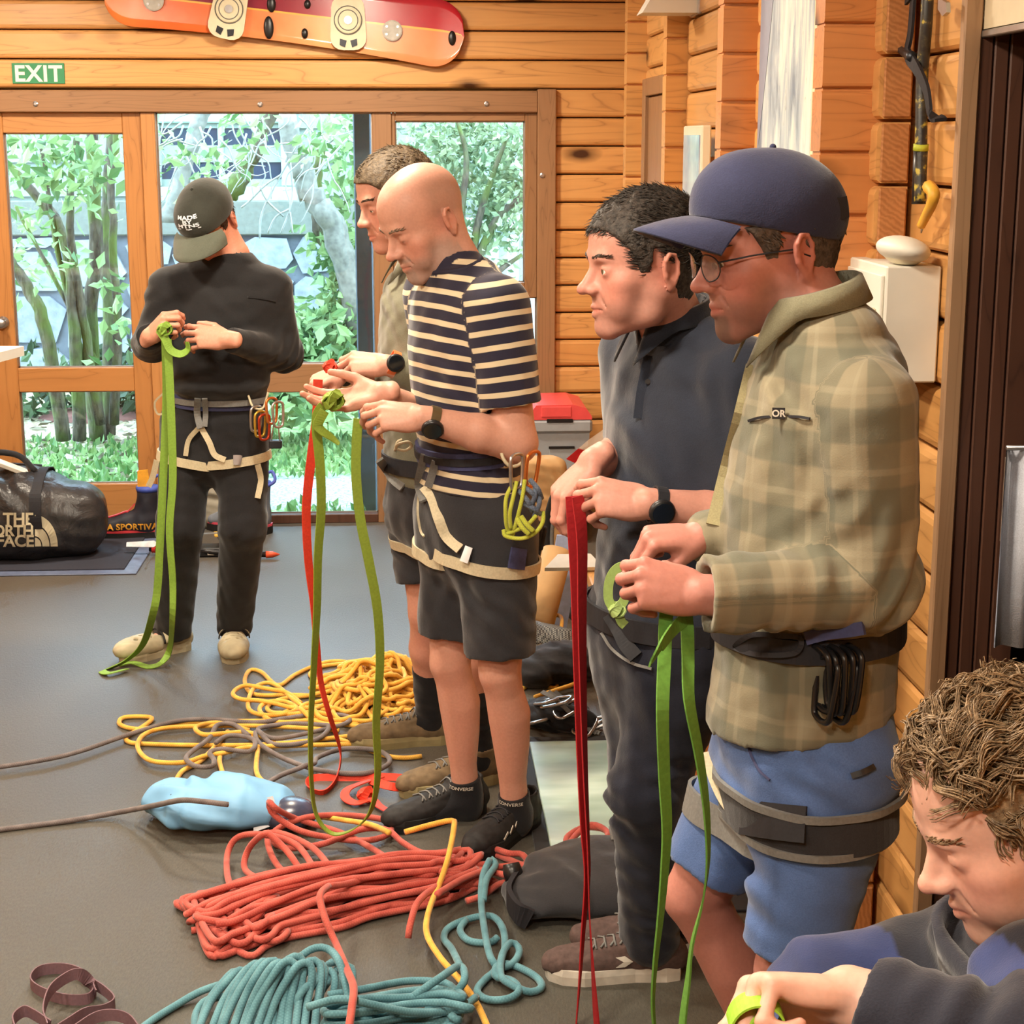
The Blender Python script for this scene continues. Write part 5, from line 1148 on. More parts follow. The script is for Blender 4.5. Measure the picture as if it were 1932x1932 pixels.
fC, shirtC = garment('shirt', [(tors, 0), (slp, .035), (srp, .035)], M['stripes'], Cc.root, .0055, [(q(890, 926), -_z * .95 + fw * .15)],
    [(q(830, 720, -.1), (.12, .12, .13), V(.5, 0, 1), .05, .004), (q(860, 860, -.1), (.14, .14, .08), V(.7, 0, 1), .045, .006), (q(940, 880, -.15), .09, V(1, 0, .6), .035, .005), (slv, .09, V(1, .2, .4), .05, .004), (q(900, 640, -.12), .08, V(1, 0, 1), .03, .004)],
    [(_rc(neck + V(0, 0, .12), neck + V(0, 0, .016), .074, .064), .004), (_rc(slv, el, .062, .062), .002)], strC)
nk = ringpts([fC], neck + V(0, 0, .006), _z + fw * .38, 36, -.004, rmax=.13); MB().tube(nk, .0075, 6, True).build('neckband', plain('navy_rib', (42, 40, 58), .8), shirtC, True)
Cc.upper = [(_rc(sl, el, .058, .047), .02)]
tips, _f = Cc.hand(wl, -_r * 1.0 + .06 * _z, -_h * .72 + .62 * _z, 'L', [(28, 38, 22), (36, 44, 24), (44, 50, 26), (48, 54, 28)], (2, 0, -1, -3), ((.42, .78, -.42), (.02, .95, -.35), (-.02, .97, -.3)), 1.04, el, .047, .0285)
CLtips = tips
Cc.upper = [(_rc(sr, er, .055, .045), .02)]
CRtips, _f = Cc.hand(wr, -_r * 1.0 - .22 * _z, _h * .55 - _z * .8, 'R', [(12, 20, 12), (14, 22, 14), (18, 26, 16), (24, 30, 18)], (6, 1, -4, -9), ((.55, .72, -.4), (.2, .9, -.45), (.1, .9, -.4)), 1.04, er, .045, .0285)
watch(Cc.root, wl + nrm(el - wl) * .028, wl - el, -_h * .80 - _z * .42, (.036, .031), plain('bronze_links', (116, 102, 76), .35, .5, .6), M['blackplastic'], .027)
hl_, tl_ = G(1006, 1552), G(905, 1612); hr_, tr_ = G(912, 1528), G(735, 1568)
al = hl_ + nrm(tl_ - hl_) * .07 + V(0, 0, .085); ar = hr_ + nrm(tr_ - hr_) * .07 + V(0, 0, .085); al = .5 * al + .5 * J(966, 1520, 4.2); ar = .5 * ar + .5 * J(890, 1492, 4.33)
jl, jr = q(905, 985) + lf * .085, q(893, 985) - lf * .085; kl, kr = q(944, 1268, -.10), q(850, 1250, .06)
sC, shortsC = garment('shorts', [(_loft([(q(890, 880), lf, .158, .120), (q(892, 960), lf, .178, .138), (q(895, 1010), lf, .176, .134)]), 0), (_flat(_rc(jl, kl + (jl - kl) * .05, .104, .090), kl + (jl - kl) * .13, kl - jl), .05), (_flat(_rc(jr, kr + (jr - kr) * .2, .104, .088), kr + (jr - kr) * .20, kr - jr), .05)], M['charcoal'], Cc.root, .006,
    [], [(q(850, 1080, -.1), (.13, .13, .16), V(1, 0, .5), .055, .007), (q(950, 1150, -.15), (.12, .12, .1), V(.7, 0, 1), .05, .006), (q(800, 1100), .12, V(1, 0, -.3), .045, .006), (q(900, 1200, -.1), .1, V(1, .2, .7), .05, .005)], [(_rc(kl, jl, .070, .070), .002)])
Cc.bulk([(_loft([(q(893, 970), lf, .14, .10), (q(879, 660), lf, .15, .10), (q(876, 565), lf, .13, .07), (neck, lf, .058, .056)]), 0),
    (_loft([(jl, lf, .082, .082), (jl + (kl - jl) * .75, lf, .062, .062), (kl, lf, .052, .054), (kl + (al - kl) * .14 - fw * .004, lf, .047, .050), (kl + (al - kl) * .32 - fw * .012, lf, .052, .056), (kl + (al - kl) * .55 - fw * .008, lf, .045, .048), (kl + (al - kl) * .8, lf, .035, .037), (al - V(0, 0, .02), lf, .034, .037)]), .02), (_ell(kl + fw * .026, (.026, .026, .034)), .02),
    (_loft([(jr, lf, .082, .082), (jr + (kr - jr) * .75, lf, .062, .062), (kr, lf, .052, .054), (kr + (ar - kr) * .14 - fw * .004, lf, .047, .050), (kr + (ar - kr) * .32 - fw * .012, lf, .052, .056), (kr + (ar - kr) * .55 - fw * .008, lf, .045, .048), (kr + (ar - kr) * .8, lf, .035, .037), (ar - V(0, 0, .02), lf, .034, .037)]), .02), (_ell(kr + fw * .026, (.026, .026, .034)), .02),
    ], .006)
Cc.done()
for a_, k_ in ((ar, kr), (al, kl)):
    d_ = nrm(tr_ - hr_) if a_ is ar else nrm(tl_ - hl_); _g, so = garment('sock', [(_rc(a_ - V(0, 0, .05), a_ + (k_ - a_) * .10, .046, .0425), 0), (_rc(a_ - V(0, 0, .03), a_ + d_ * .12 - V(0, 0, .065), .040, .022), .02)], M['sock'], Cc.root, .004, [(a_ + (k_ - a_) * .085, k_ - a_)])
    tv, tf = text_geo('CONVERSE', .013, .0002, 'CENTER'); c0 = a_ + (k_ - a_) * .045; vv = []
    for t in tv: vv.append(_g.out(c0 + V(0, 0, t[1] - .006), -_h * math.cos(t[0] / .04 - .3) + _r * math.sin(t[0] / .04 - .3) , .001, .08))
    mk('sock_lettering', np.array(vv), tf, M['rubber_white'], so, False)
shoe(Cc.root, hl_, tl_, M['shoe_black'], M['sole_black'], .30, 'trainer', accent=M['rubber_white'], lace=M['tape_black']); shoe(Cc.root, hr_, tr_, M['shoe_black'], M['sole_black'], .30, 'trainer', lace=M['tape_grey'])
fl = [fC, sC]
beltC, P = strap('harness_belt', fl, q(888, 846), _z + fw * .10, .042, M['tape_navy'], Cc.root, .008, .005, 48)
strap('belt_webbing', fl, q(888, 846), _z + fw * .10, .018, M['tape_black'], beltC, .005, .011, 48)
strap('leg_loop', [sC], jl + (kl - jl) * .22, _z + lf * .1 - fw * .08, .030, M['tape_tan'], beltC, .006, .006, 44, rmax=.16)
strap('leg_loop', [sC], jr + (kr - jr) * .20, _z + lf * .1, .030, M['tape_tan'], beltC, .006, .006, 44, rmax=.16)
decal(fl, [(802, 858, 4.1), (795, 885, 4.1), (790, 915, 4.1), (800, 945, 4.1)], .022, .006, M['tape_grey'], 'belay_loop', beltC, off=.018)
decal(fl, [(822, 870, 4.1), (815, 895, 4.1), (808, 918, 4.1)], .020, .006, M['tape_grey'], 'belay_loop', beltC, off=.014)
decal(fl, [(800, 918, 4.1), (815, 940, 4.1), (828, 980, 4.1), (842, 1012, 4.1), (868, 1036, 4.1)], .026, .005, M['tape_tan'], 'riser_strap', beltC, off=.008)
decal(fl, [(790, 930, 4.1), (788, 965, 4.1), (793, 1000, 4.1), (800, 1012, 4.1)], .006, .005, M['tape_tan'], 'elastic_cord', beltC, off=.006)
decal(fl, [(874, 1044, 4.1), (882, 1047, 4.1), (888, 1049, 4.1)], .040, .009, M['steel'], 'buckle', beltC, off=.010)
decal(fl, [(962, 1052, 4.1), (975, 1054, 4.1), (990, 1056, 4.1)], .052, .010, M['tape_navy'], 'leg_pad', beltC, off=.006)
MB().tube(catmull([q(943, 840, -.2), q(950, 866, -.22), q(965, 880, -.22), q(985, 872, -.20), q(998, 842, -.16)], 6), .0045, 6).build('gear_loop', M['tape_tan'], beltC, True)
MB().tube(catmull([q(748, 846, -.16), q(752, 838, -.17), q(770, 834, -.17), q(776, 842, -.16), q(764, 850, -.16)], 6, True), .004, 6, True).build('gear_loop', M['tape_tan'], beltC, True)
# ------------------------------------------------------------------ D: man in the dark shirt
q = mkq(3.42); fw, lf = facing(60)
D = Person('dark haired person in navy shirt and trousers holding red webbing', G(1200, 1855), (198, 142, 126))
neck = q(1268, 612, -.03); R_ = headR(74, 4)
optD = {'eye': .95, 'nose': 1.12, 'beard': dict(jaw=.30, chin=.25, must=.3, goat=.3, col=srgb(120, 92, 84)), 'mouth': .002, 'adam': False}
D.head(R_, (0, .1117, -.0315), q(1099, 546, -.13), optD, neck, .060, 1.12, look=(.05, 1, .12))
hair(D, hair_mat('dark_hair_d', (18, 16, 16), (78, 70, 64)), n=6500, L=(.016, .026), R=(.0010, .0019), flow=(.15, .8, .1), lift=.42, front=.2, bend=.3, thick=.009); brows(D, hair_mat('brow_d', (48, 36, 30), (72, 56, 46)), 60, .0195, .95)
sh = q(1296, 690); sl = sh + lf * .185; sr = sh - lf * .185; el, er = q(1422, 985, -.17), q(1205, 848, .14); wl, wr = q(1222, 950, -.22), q(1118, 872, -.06)
st = [(q(1262, 1165), lf, .186, .150), (q(1275, 1050), lf, .188, .152), (q(1288, 920), lf, .192, .148), (q(1294, 800), lf, .202, .142), (q(1296, 715), lf, .200, .122), (q(1292, 660), lf, .165, .095), (q(1274, 616), lf, .096, .080)]
slv, slr = sl + (el - sl) * .72, sr + (er - sr) * .80
fD, shirtD = garment('shirt', [(_loft(st), 0), (_flat(_rc(sl, slv, .080, .074), slv, el - sl), .04), (_flat(_rc(sr, slr, .080, .074), slr, er - sr), .04)], M['navy_cloth'], D.root, .006, [(q(1262, 1172), -_z)],
    [(q(1200, 760, -.1), (.12, .12, .2), V(1, .3, .55), .075, .009), (q(1240, 900, -.1), (.13, .13, .16), V(1, .3, .5), .08, .009), (q(1180, 1050, -.1), (.12, .12, .1), V(.4, 0, 1), .06, .006), (q(1330, 800, -.2), .12, V(1, 0, .1), .05, .005)],
    [(_rc(neck + V(0, 0, .12), neck + V(0, 0, .035), .070, .056), .004)])
collar(neck, fw, M['navy_cloth'], shirtD)
decal([fD], [(1228, 672, 3.3), (1222, 700, 3.3), (1214, 740, 3.3), (1208, 790, 3.3)], .028, .004, M['navy_cloth'], 'placket', shirtD, off=.002)
for x, y in ((1222, 720), (1207, 765), (1216, 690)):
    p = onsurf([fD], [(x, y, 3.3)], off=.004)[0]; MB().lathe([(.0055, 0), (.0055, .002)], p, -nrm(ray(x, y)), 10).build('button', M['blackplastic'], shirtD)
D.upper = [(_rc(sl, el, .055, .046), .02)]
D.hand(wl, -_r * 1.0 + .14 * _z + .05 * _h, -_h * .78 + .6 * _z, 'L', [(40, 38, 22), (46, 52, 28), (54, 62, 32), (60, 66, 34)], (4, 1, -1, -3), ((.30, .85, -.42), (-.10, .92, -.42), (-.05, .92, -.45)), 1.06, el, .048, .029)
D.upper = [(_rc(sr, er, .055, .046), .02)]
D.hand(wr, -_r * .62 - .55 * _z - .25 * _h, -_r * .72 + _z * .62 - .35 * _h, 'R', [(38, 40, 22), (44, 46, 24), (50, 52, 26), (55, 55, 28)], (2, 0, 0, 0), ((.30, .85, -.42), (-.10, .92, -.42), (-.05, .92, -.4)), 1.06, er, .046, .029)
watch(D.root, wl + nrm(el - wl) * .02, wl - el, -_h * .85 - _z * .12, (.036, .032), M['tape_black'], M['blackplastic'], .026)
heelD, toeD = G(1285, 1838), G(1058, 1842); hF, tF = G(1330, 1790), G(1110, 1792)
an = heelD + nrm(toeD - heelD) * .07 + V(0, 0, .09); af = hF + nrm(tF - hF) * .07 + V(0, 0, .09); jl, jr = q(1262, 1190) + lf * .09, q(1250, 1190) - lf * .09; kl, kr = q(1222, 1490, -.08), q(1222, 1470, .08)
pD, trou = garment('trousers', [(_loft([(q(1255, 1130), lf, .172, .138), (q(1255, 1200), lf, .182, .145), (q(1252, 1260), lf, .170, .13)]), 0), (_rc(jl, kl, .108, .080), .05), (_flat(_rc(kl, an, .078, .066), an - V(0, 0, .055), -_z), .03), (_rc(jr, kr, .108, .080), .05), (_flat(_rc(kr, af, .078, .066), af - V(0, 0, .055), -_z), .03)], M['navy_twill'], D.root, .0065, [],
    [(kl, .14, V(.5, 0, 1), .06, .007), (q(1220, 1300, -.1), (.14, .14, .2), V(1, .2, .25), .06, .006), (an + V(0, 0, .12), .12, V(.4, 0, 1), .05, .005), (q(1180, 1550, -.1), .1, V(.6, 0, 1), .05, .005)])
D.bulk([(_loft([(q(1255, 1190), lf, .15, .11), (q(1294, 800), lf, .16, .11), (q(1294, 680), lf, .13, .07), (neck, lf, .058, .058)]), 0), (_rc(jl, kl, .075, .055), .02), (_rc(kl, an, .055, .037), .02), (_rc(jr, kr, .075, .055), .02), (_rc(kr, af, .055, .037), .02), (_rc(an, an + nrm(toeD - heelD) * .12 - V(0, 0, .055), .036, .025), .02), (_rc(af, af + nrm(tF - hF) * .12 - V(0, 0, .055), .036, .025), .02)], .010)
D.done()
for a, b in ((heelD, toeD), (hF, tF)):
    so, sf = shoe(D.root, a, b, M['canvas_brown'], M['rubber_white'], .30, 'canvas', lace=M['tape_grey'])
    if a is heelD:
        d = nrm((b - a) * V(1, 1, 0)); s = np.cross(_z, d); s = s if s @ _h < 0 else -s; P = lambda u, z: sf.out(a * V(1, 1, 0) + d * u * .30 + V(0, 0, z), s, .0016, .1)
        st5 = [P(.31 + .036 * (1 if i % 2 == 0 else .42) * math.cos(math.pi / 2 + i * math.pi / 5), .055 + .012 * (1 if i % 2 == 0 else .42) * math.sin(math.pi / 2 + i * math.pi / 5)) for i in range(10)]
        mk('star', np.array(st5 + [np.mean(st5, 0)]), [[i, (i + 1) % 10, 10] for i in range(10)], M['rubber_white'], so, False)
        ch = [P(.50, .062), P(.43, .064), P(.37, .052), P(.43, .040), P(.50, .040), P(.44, .052)]; mk('chevron', np.array(ch), [[0, 1, 2, 5], [5, 2, 3, 4]], M['rubber_white'], so, False)
beltD, P = strap('harness_belt', [fD, pD], q(1258, 1155), _z, .045, M['tape_black'], D.root, .008, .006, 44)
decal([fD, pD], [(1150, 1160, 3.3), (1168, 1190, 3.3), (1180, 1215, 3.3), (1200, 1240, 3.3)], .030, .008, M['tape_black'], 'riser_strap', beltD, off=.012)
decal([pD], [(1135, 1195, 3.3), (1155, 1225, 3.3), (1190, 1250, 3.3), (1230, 1262, 3.3)], .006, .006, M['tape_grey'], 'elastic_cord', beltD, off=.006)
# ------------------------------------------------------------------ E: man in the plaid shirt and navy cap
q = mkq(2.64); fw, lf = facing(80)
E_ = Person('person in navy cap, plaid shirt and blue shorts holding green webbing', J(1450, 2300, 2.64) * V(1, 1, 0), (184, 126, 114))
neck = q(1532, 592); R_ = headR(76, 10)
optE = {'eye': .9, 'nose': 1.1, 'beard': dict(jaw=.42, chin=.45, must=.35, goat=.8, col=srgb(92, 78, 70))}
E_.head(R_, (0, .1113, -.0315), q(1316, 541), optE, neck, .060, 1.09, look=(0, 1, -.3))
hair(E_, hair_mat('grey_dark_hair_e', (48, 42, 38), (104, 92, 84)), n=1100, L=(.010, .016), flow=(0, -.3, -.5), lift=.35, capz=.045, thick=.008); brows(E_, hair_mat('brow_e', (70, 54, 46), (96, 78, 66)), 50, .0205)
capE, _cf = cap(E_.root, E_.H, M['cap_navy'], M['cap_navy'], .086, 1.08, .012, tilt=13)
MB().ribbon([E_.H(V(-.062, -.088 - .0 * t, .03 + .03 * t)) for t in np.linspace(0, 1, 4)], E_.R[:, 1], .03, .004).build('cap_strap', M['tape_black'], capE)
gl = NT('lens', .05, .6); gl.b.inputs['Transmission Weight'].default_value = .85; gl.b.inputs['Alpha'].default_value = .45; gl.col((.8, .95, .95))
gw = MB()
for s in (-1, 1):
    P = [V(s * (.034 + .024 * math.cos(t)), .105 - .010 * abs(math.cos(t)) * (1 if s * math.cos(t) * s > 0 else 0), -.004 + .019 * math.sin(t)) for t in np.linspace(0, 2 * math.pi, 24, endpoint=False)]
    gw.tube([E_.H(p) for p in P], .0011, 5, True)
    gw.tube([E_.H(p) for p in (V(s * .058, .098, .004), V(s * .072, .05, .006), V(s * .080, -.005, .004), V(s * .080, -.03, -.010))], .0014, 5)
gw.tube([E_.H(p) for p in (V(-.011, .106, .0), V(0, .110, .003), V(.011, .106, .0))], .0012, 5); gls = gw.build('glasses', M['darkmetal'], E_.root, True)
for s in (-1, 1):
    P = [V(s * (.034 + .023 * math.cos(t)), .105 - .008 * max(0, math.cos(t)), -.004 + .018 * math.sin(t)) for t in np.linspace(0, 2 * math.pi, 24, endpoint=False)]
    mk('lens', np.array([E_.H(p) for p in P]), [list(range(24))], gl.m, gls, False)
sh = q(1565, 740); sl = sh + lf * .168; sr = sh - lf * .168; el, er = q(1652, 1105, -.165), q(1480, 1020, .14); wl, wr = q(1322, 1122, -.21), q(1325, 1012, .02)
st = [(q(1508, 1360), lf, .1711, .1502), (q(1518, 1240), lf, .1659, .1440), (q(1532, 1080), lf, .1694, .1449), (q(1546, 920), lf, .1781, .1467), (q(1556, 800), lf, .1798, .1362), (q(1562, 720), lf, .1711, .1152), (q(1560, 660), lf, .1309, .0917), (q(1540, 618), lf, .0768, .0698)]
tors = _loft(st); uap = _rc(sl, el, .0716, .0629); fap = _flat(_rc(el, wl + (el - wl) * .04, .0594, .0590), wl + (el - wl) * .03, wl - el)
def plE(v):
    x, y, z = v.T; dt = tors[0](x, y, z); du = uap[0](x, y, z); df = fap[0](x, y, z); c = q(1540, 900); rel = v - c
    pu = np.arctan2(rel @ lf, rel @ fw) * .17; pv = z.copy(); m = (du < dt - .004) | (df < dt - .004); up = m & (du <= df); fo = m & (df < du)
    ax = nrm(el - sl); s1 = nrm(np.cross(ax, lf)); r1 = v - sl; pu = np.where(up, np.arctan2(r1 @ np.cross(ax, s1), r1 @ s1) * .075 + .03, pu); pv = np.where(up, -(r1 @ ax) + .05, pv)
    ax = nrm(wl - el); s1 = nrm(np.cross(ax, _z)); r1 = v - el; pu = np.where(fo, np.arctan2(r1 @ np.cross(ax, s1), r1 @ s1) * .068 + .03, pu); pv = np.where(fo, -(r1 @ ax), pv); return {'pu': pu, 'pv': pv}
fE, shirtE = garment('shirt', [(tors, 0), (uap, .04), (fap, .03), (_rc(sr, er, .0698, .0611), .04), (_rc(er, wr + (er - wr) * .12, .0576, .0471), .03)], M['plaid'], E_.root, .006,
    [(q(1320, 1374), V(.16, .0, -1))],
    [(el, .15, nrm(wl - el) * .8 + V(0, 0, .5), .05, .008), (el + (wl - el) * .4, .12, nrm(wl - el), .055, .006), (q(1450, 780, -.1), (.12, .12, .14), V(1, 0, .5), .05, .007), (q(1440, 950, -.1), (.12, .12, .16), V(1, 0, .15), .05, .006), (q(1420, 1260, -.1), (.14, .14, .12), V(1, 0, .2), .055, .006), (sl, .12, V(1, 0, .6), .06, .004), (q(1600, 1260, -.1), .12, V(1, 0, .3), .06, .005)],
    [(_rc(neck + V(0, 0, .12), neck + V(0, 0, .02), .075, .064), .004), (_rc(wl, el, .042, .042), .002)], plE)
collar(neck + V(0, 0, .004), fw, cloth('olive_flannel', (122, 120, 98)), shirtE, hgt=.07)
MB().tube(ringpts([fE], neck + V(0, 0, .016), _z + fw * .42, 30, -.018, rmax=.12), .007, 6, True).build('undershirt', M['tape_black'], shirtE, True)
decal([fE], [(1420, 690, 2.55), (1398, 780, 2.55), (1372, 880, 2.55), (1345, 990, 2.55)], .022, .004, cloth('pale_olive_flannel', (160, 152, 116)), 'placket', shirtE, off=.002)
decal([fE], [(1412, 794, 2.5), (1440, 787, 2.5), (1500, 786, 2.5), (1528, 790, 2.5)], .004, .003, M['tape_black'], 'pocket_hem', shirtE, n=10, off=.005)
def flat_tag(field, px, py, v, w, h, mat, parent, txt, tmat, ts, name='tag_patch', rot=0.0):
    p = onsurf([field], [(px, py, v)], off=.009)[0]; n = -nrm(ray(px, py)); R3 = nrm(np.cross(_z, n)); U3 = np.cross(n, R3); c_, s_ = math.cos(rot), math.sin(rot); R3, U3 = R3 * c_ + U3 * s_, U3 * c_ - R3 * s_
    o = mk(name, *prism_geo([(-w / 2, -h / 2), (w / 2, -h / 2), (w / 2, h / 2), (-w / 2, h / 2)], p, R3, U3, n * .003), mat, parent, False)
    tv, tf = text_geo(txt, ts, .0004, 'CENTER'); mk('lettering', p + n * .0035 + tv[:, :1] * R3 + (tv[:, 1:2] - ts * .34) * U3, tf, tmat, o, False); return o
flat_tag(fE, 1469, 780, 2.5, .019, .017, M['blackplastic'], shirtE, 'OR', M['rubber_white'], .014)
ETl, _f = E_.hand(wl - nrm(wl - el) * .0, -_r * 1.0 + .22 * _z - .05 * _h, -_h * .80 + .45 * _z, 'L', [(62, 66, 35), (66, 72, 38), (70, 76, 40), (72, 78, 40)], (2, 0, 0, -2), ((.35, .8, -.5), (-.3, .85, -.45), (-.5, .75, -.4)), 1.0, el, .042, .028)
E_.hand(wr, -_r * 1.0 + .02 * _z - .25 * _h, -_r * .35 + _z * .85 - .3 * _h, 'R', [(60, 62, 34), (66, 70, 38), (70, 74, 40), (74, 76, 40)], (0, 0, 0, 0), ((.35, .8, -.5), (-.2, .9, -.4), (-.4, .85, -.2)), 1.0, er, .042, .028)
jl, jr = q(1535, 1420) + lf * .083, q(1500, 1420) - lf * .083; kl, kr = q(1488, 1830, -.10), q(1312, 1690, .10); al, ar = q(1535, 2330, -.10), q(1500, 2200, .12); al[2] = ar[2] = .09
sE, shortsE = garment('shorts', [(_loft([(q(1515, 1290), lf, .1484, .1309), (q(1520, 1400), lf, .1624, .1397), (q(1515, 1460), lf, .1571, .1309)]), 0), (_flat(_rc(jl, kl, .1065, .0790), kl + (jl - kl) * .11, kl - jl), .05), (_flat(_rc(jr, kr, .0978, .0760), kr + (jr - kr) * .18, kr - jr), .05)], M['blue_short'], E_.root, .006, [],
    [(q(1480, 1440, -.1), (.14, .14, .12), V(.6, 0, 1), .06, .007), (q(1500, 1700, -.1), (.12, .12, .12), V(.7, 0, 1), .06, .006), (q(1560, 1480, -.1), .1, V(.3, 0, 1), .05, .007), (q(1450, 1640, -.1), .12, V(.5, 0, 1), .055, .005)], [(_rc(kl - (jl - kl) * .1, jl, .060, .060), .002)])
E_.bulk([(_loft([(q(1515, 1400), lf, .1309, .1048), (q(1546, 920), lf, .1397, .1048), (q(1562, 720), lf, .1222, .0786), (neck, lf, .06, .06)]), 0), (_loft([(jl, lf, .082, .082), (jl + (kl - jl) * .75, lf, .062, .062), (kl, lf, .052, .054), (kl + (al - kl) * .14 - fw * .004, lf, .047, .050), (kl + (al - kl) * .32 - fw * .012, lf, .052, .056), (kl + (al - kl) * .55 - fw * .008, lf, .045, .048), (kl + (al - kl) * .8, lf, .035, .037), (al - V(0, 0, .02), lf, .034, .037)]), .02), (_ell(kl + fw * .026, (.026, .026, .034)), .02), (_loft([(jr, lf, .082, .082), (jr + (kr - jr) * .75, lf, .062, .062), (kr, lf, .052, .054), (kr + (ar - kr) * .14 - fw * .004, lf, .047, .050), (kr + (ar - kr) * .32 - fw * .012, lf, .052, .056), (kr + (ar - kr) * .55 - fw * .008, lf, .045, .048), (kr + (ar - kr) * .8, lf, .035, .037), (ar - V(0, 0, .02), lf, .034, .037)]), .02), (_ell(kr + fw * .026, (.026, .026, .034)), .02), (_rc(sr, er, .045, .04), .02), (_rc(sl, el, .045, .04), .02),
    (_rc(al, V(al[0], al[1], .06) + fw * .02, .038, .036), .02), (_rc(V(al[0], al[1], .05), V(al[0], al[1], .035) + fw * .14, .034, .024), .02), (_rc(ar, V(ar[0], ar[1], .06) + fw * .02, .038, .036), .02), (_rc(V(ar[0], ar[1], .05), V(ar[0], ar[1], .035) + fw * .14, .034, .024), .02)], .007)
E_.done()
for a in (al, ar): b = V(a[0], a[1], 0) - fw * .08; shoe(E_.root, b, b + fw * .3, M['shoe_brown'], M['sole_black'], .30, 'trainer')
fl = [fE, sE]
beltE, P = strap('harness_belt', fl, q(1520, 1172), _z + fw * .04, .038, M['tape_black'], E_.root, .008, .006, 50, rmax=.35)
decal(fl, [(1388, 1218, 2.45), (1420, 1198, 2.45), (1470, 1200, 2.45), (1510, 1205, 2.45), (1500, 1232, 2.45), (1440, 1236, 2.45), (1400, 1228, 2.45)], .008, .008, M['tape_black'], 'gear_loop', beltE, off=.010, closed=True)
decal(fl, [(1520, 1205, 2.45), (1560, 1195, 2.45), (1600, 1190, 2.45), (1630, 1185, 2.45)], .020, .008, M['tape_navy'], 'belt_pad', beltE, off=.010)
lp, P = strap('leg_loop', [sE], jl + (kl - jl) * .20, _z + fw * .05, .066, M['charcoal'], beltE, .006, .008, 44, rmax=.2)
for dz in (-.032, .032): strap('loop_piping', [sE], jl + (kl - jl) * .20 + V(0, 0, dz), _z + fw * .05, .012, M['tape_grey'], lp, .007, .012, 44, rmax=.2)
decal([sE], [(1400, 1541, 2.5), (1440, 1547, 2.5), (1480, 1552, 2.5), (1520, 1556, 2.5)], .056, .005, M['tape_black'], 'loop_panel', lp, off=.014)
strap('leg_loop', [sE], jr + (kr - jr) * .45, _z - fw * .2, .05, M['tape_grey'], beltE, .006, .006, 40, rmax=.2)
decal(fl, [(1335, 1420, 2.5), (1345, 1460, 2.5), (1362, 1500, 2.5), (1382, 1530, 2.5)], .020, .005, M['tape_tan'], 'riser_strap', beltE, off=.010)
decal([sE], [(1410, 1372, 2.45), (1412, 1410, 2.45), (1430, 1450, 2.45), (1452, 1472, 2.45)], .004, .004, M['tape_navy'], 'pocket_seam', shortsE, off=.002)
decal([sE], [(1606, 1464, 2.5), (1630, 1456, 2.5), (1650, 1446, 2.5)], .009, .003, M['blackplastic'], 'pocket_tab', shortsE, off=.004)
for i, (x, y) in enumerate(((1548, 1280), (1560, 1284), (1574, 1282), (1588, 1282), (1602, 1280), (1556, 1300), (1590, 1300))):
    p = onsurf(fl, [(x, y, 2.45)], off=.014 + .006 * (i % 3))[0]; carabiner(p, _r * .35 - _h * .9, V(.04 * (i - 3), 0, 1), .10, M['blackplastic'], beltE, r=.005)
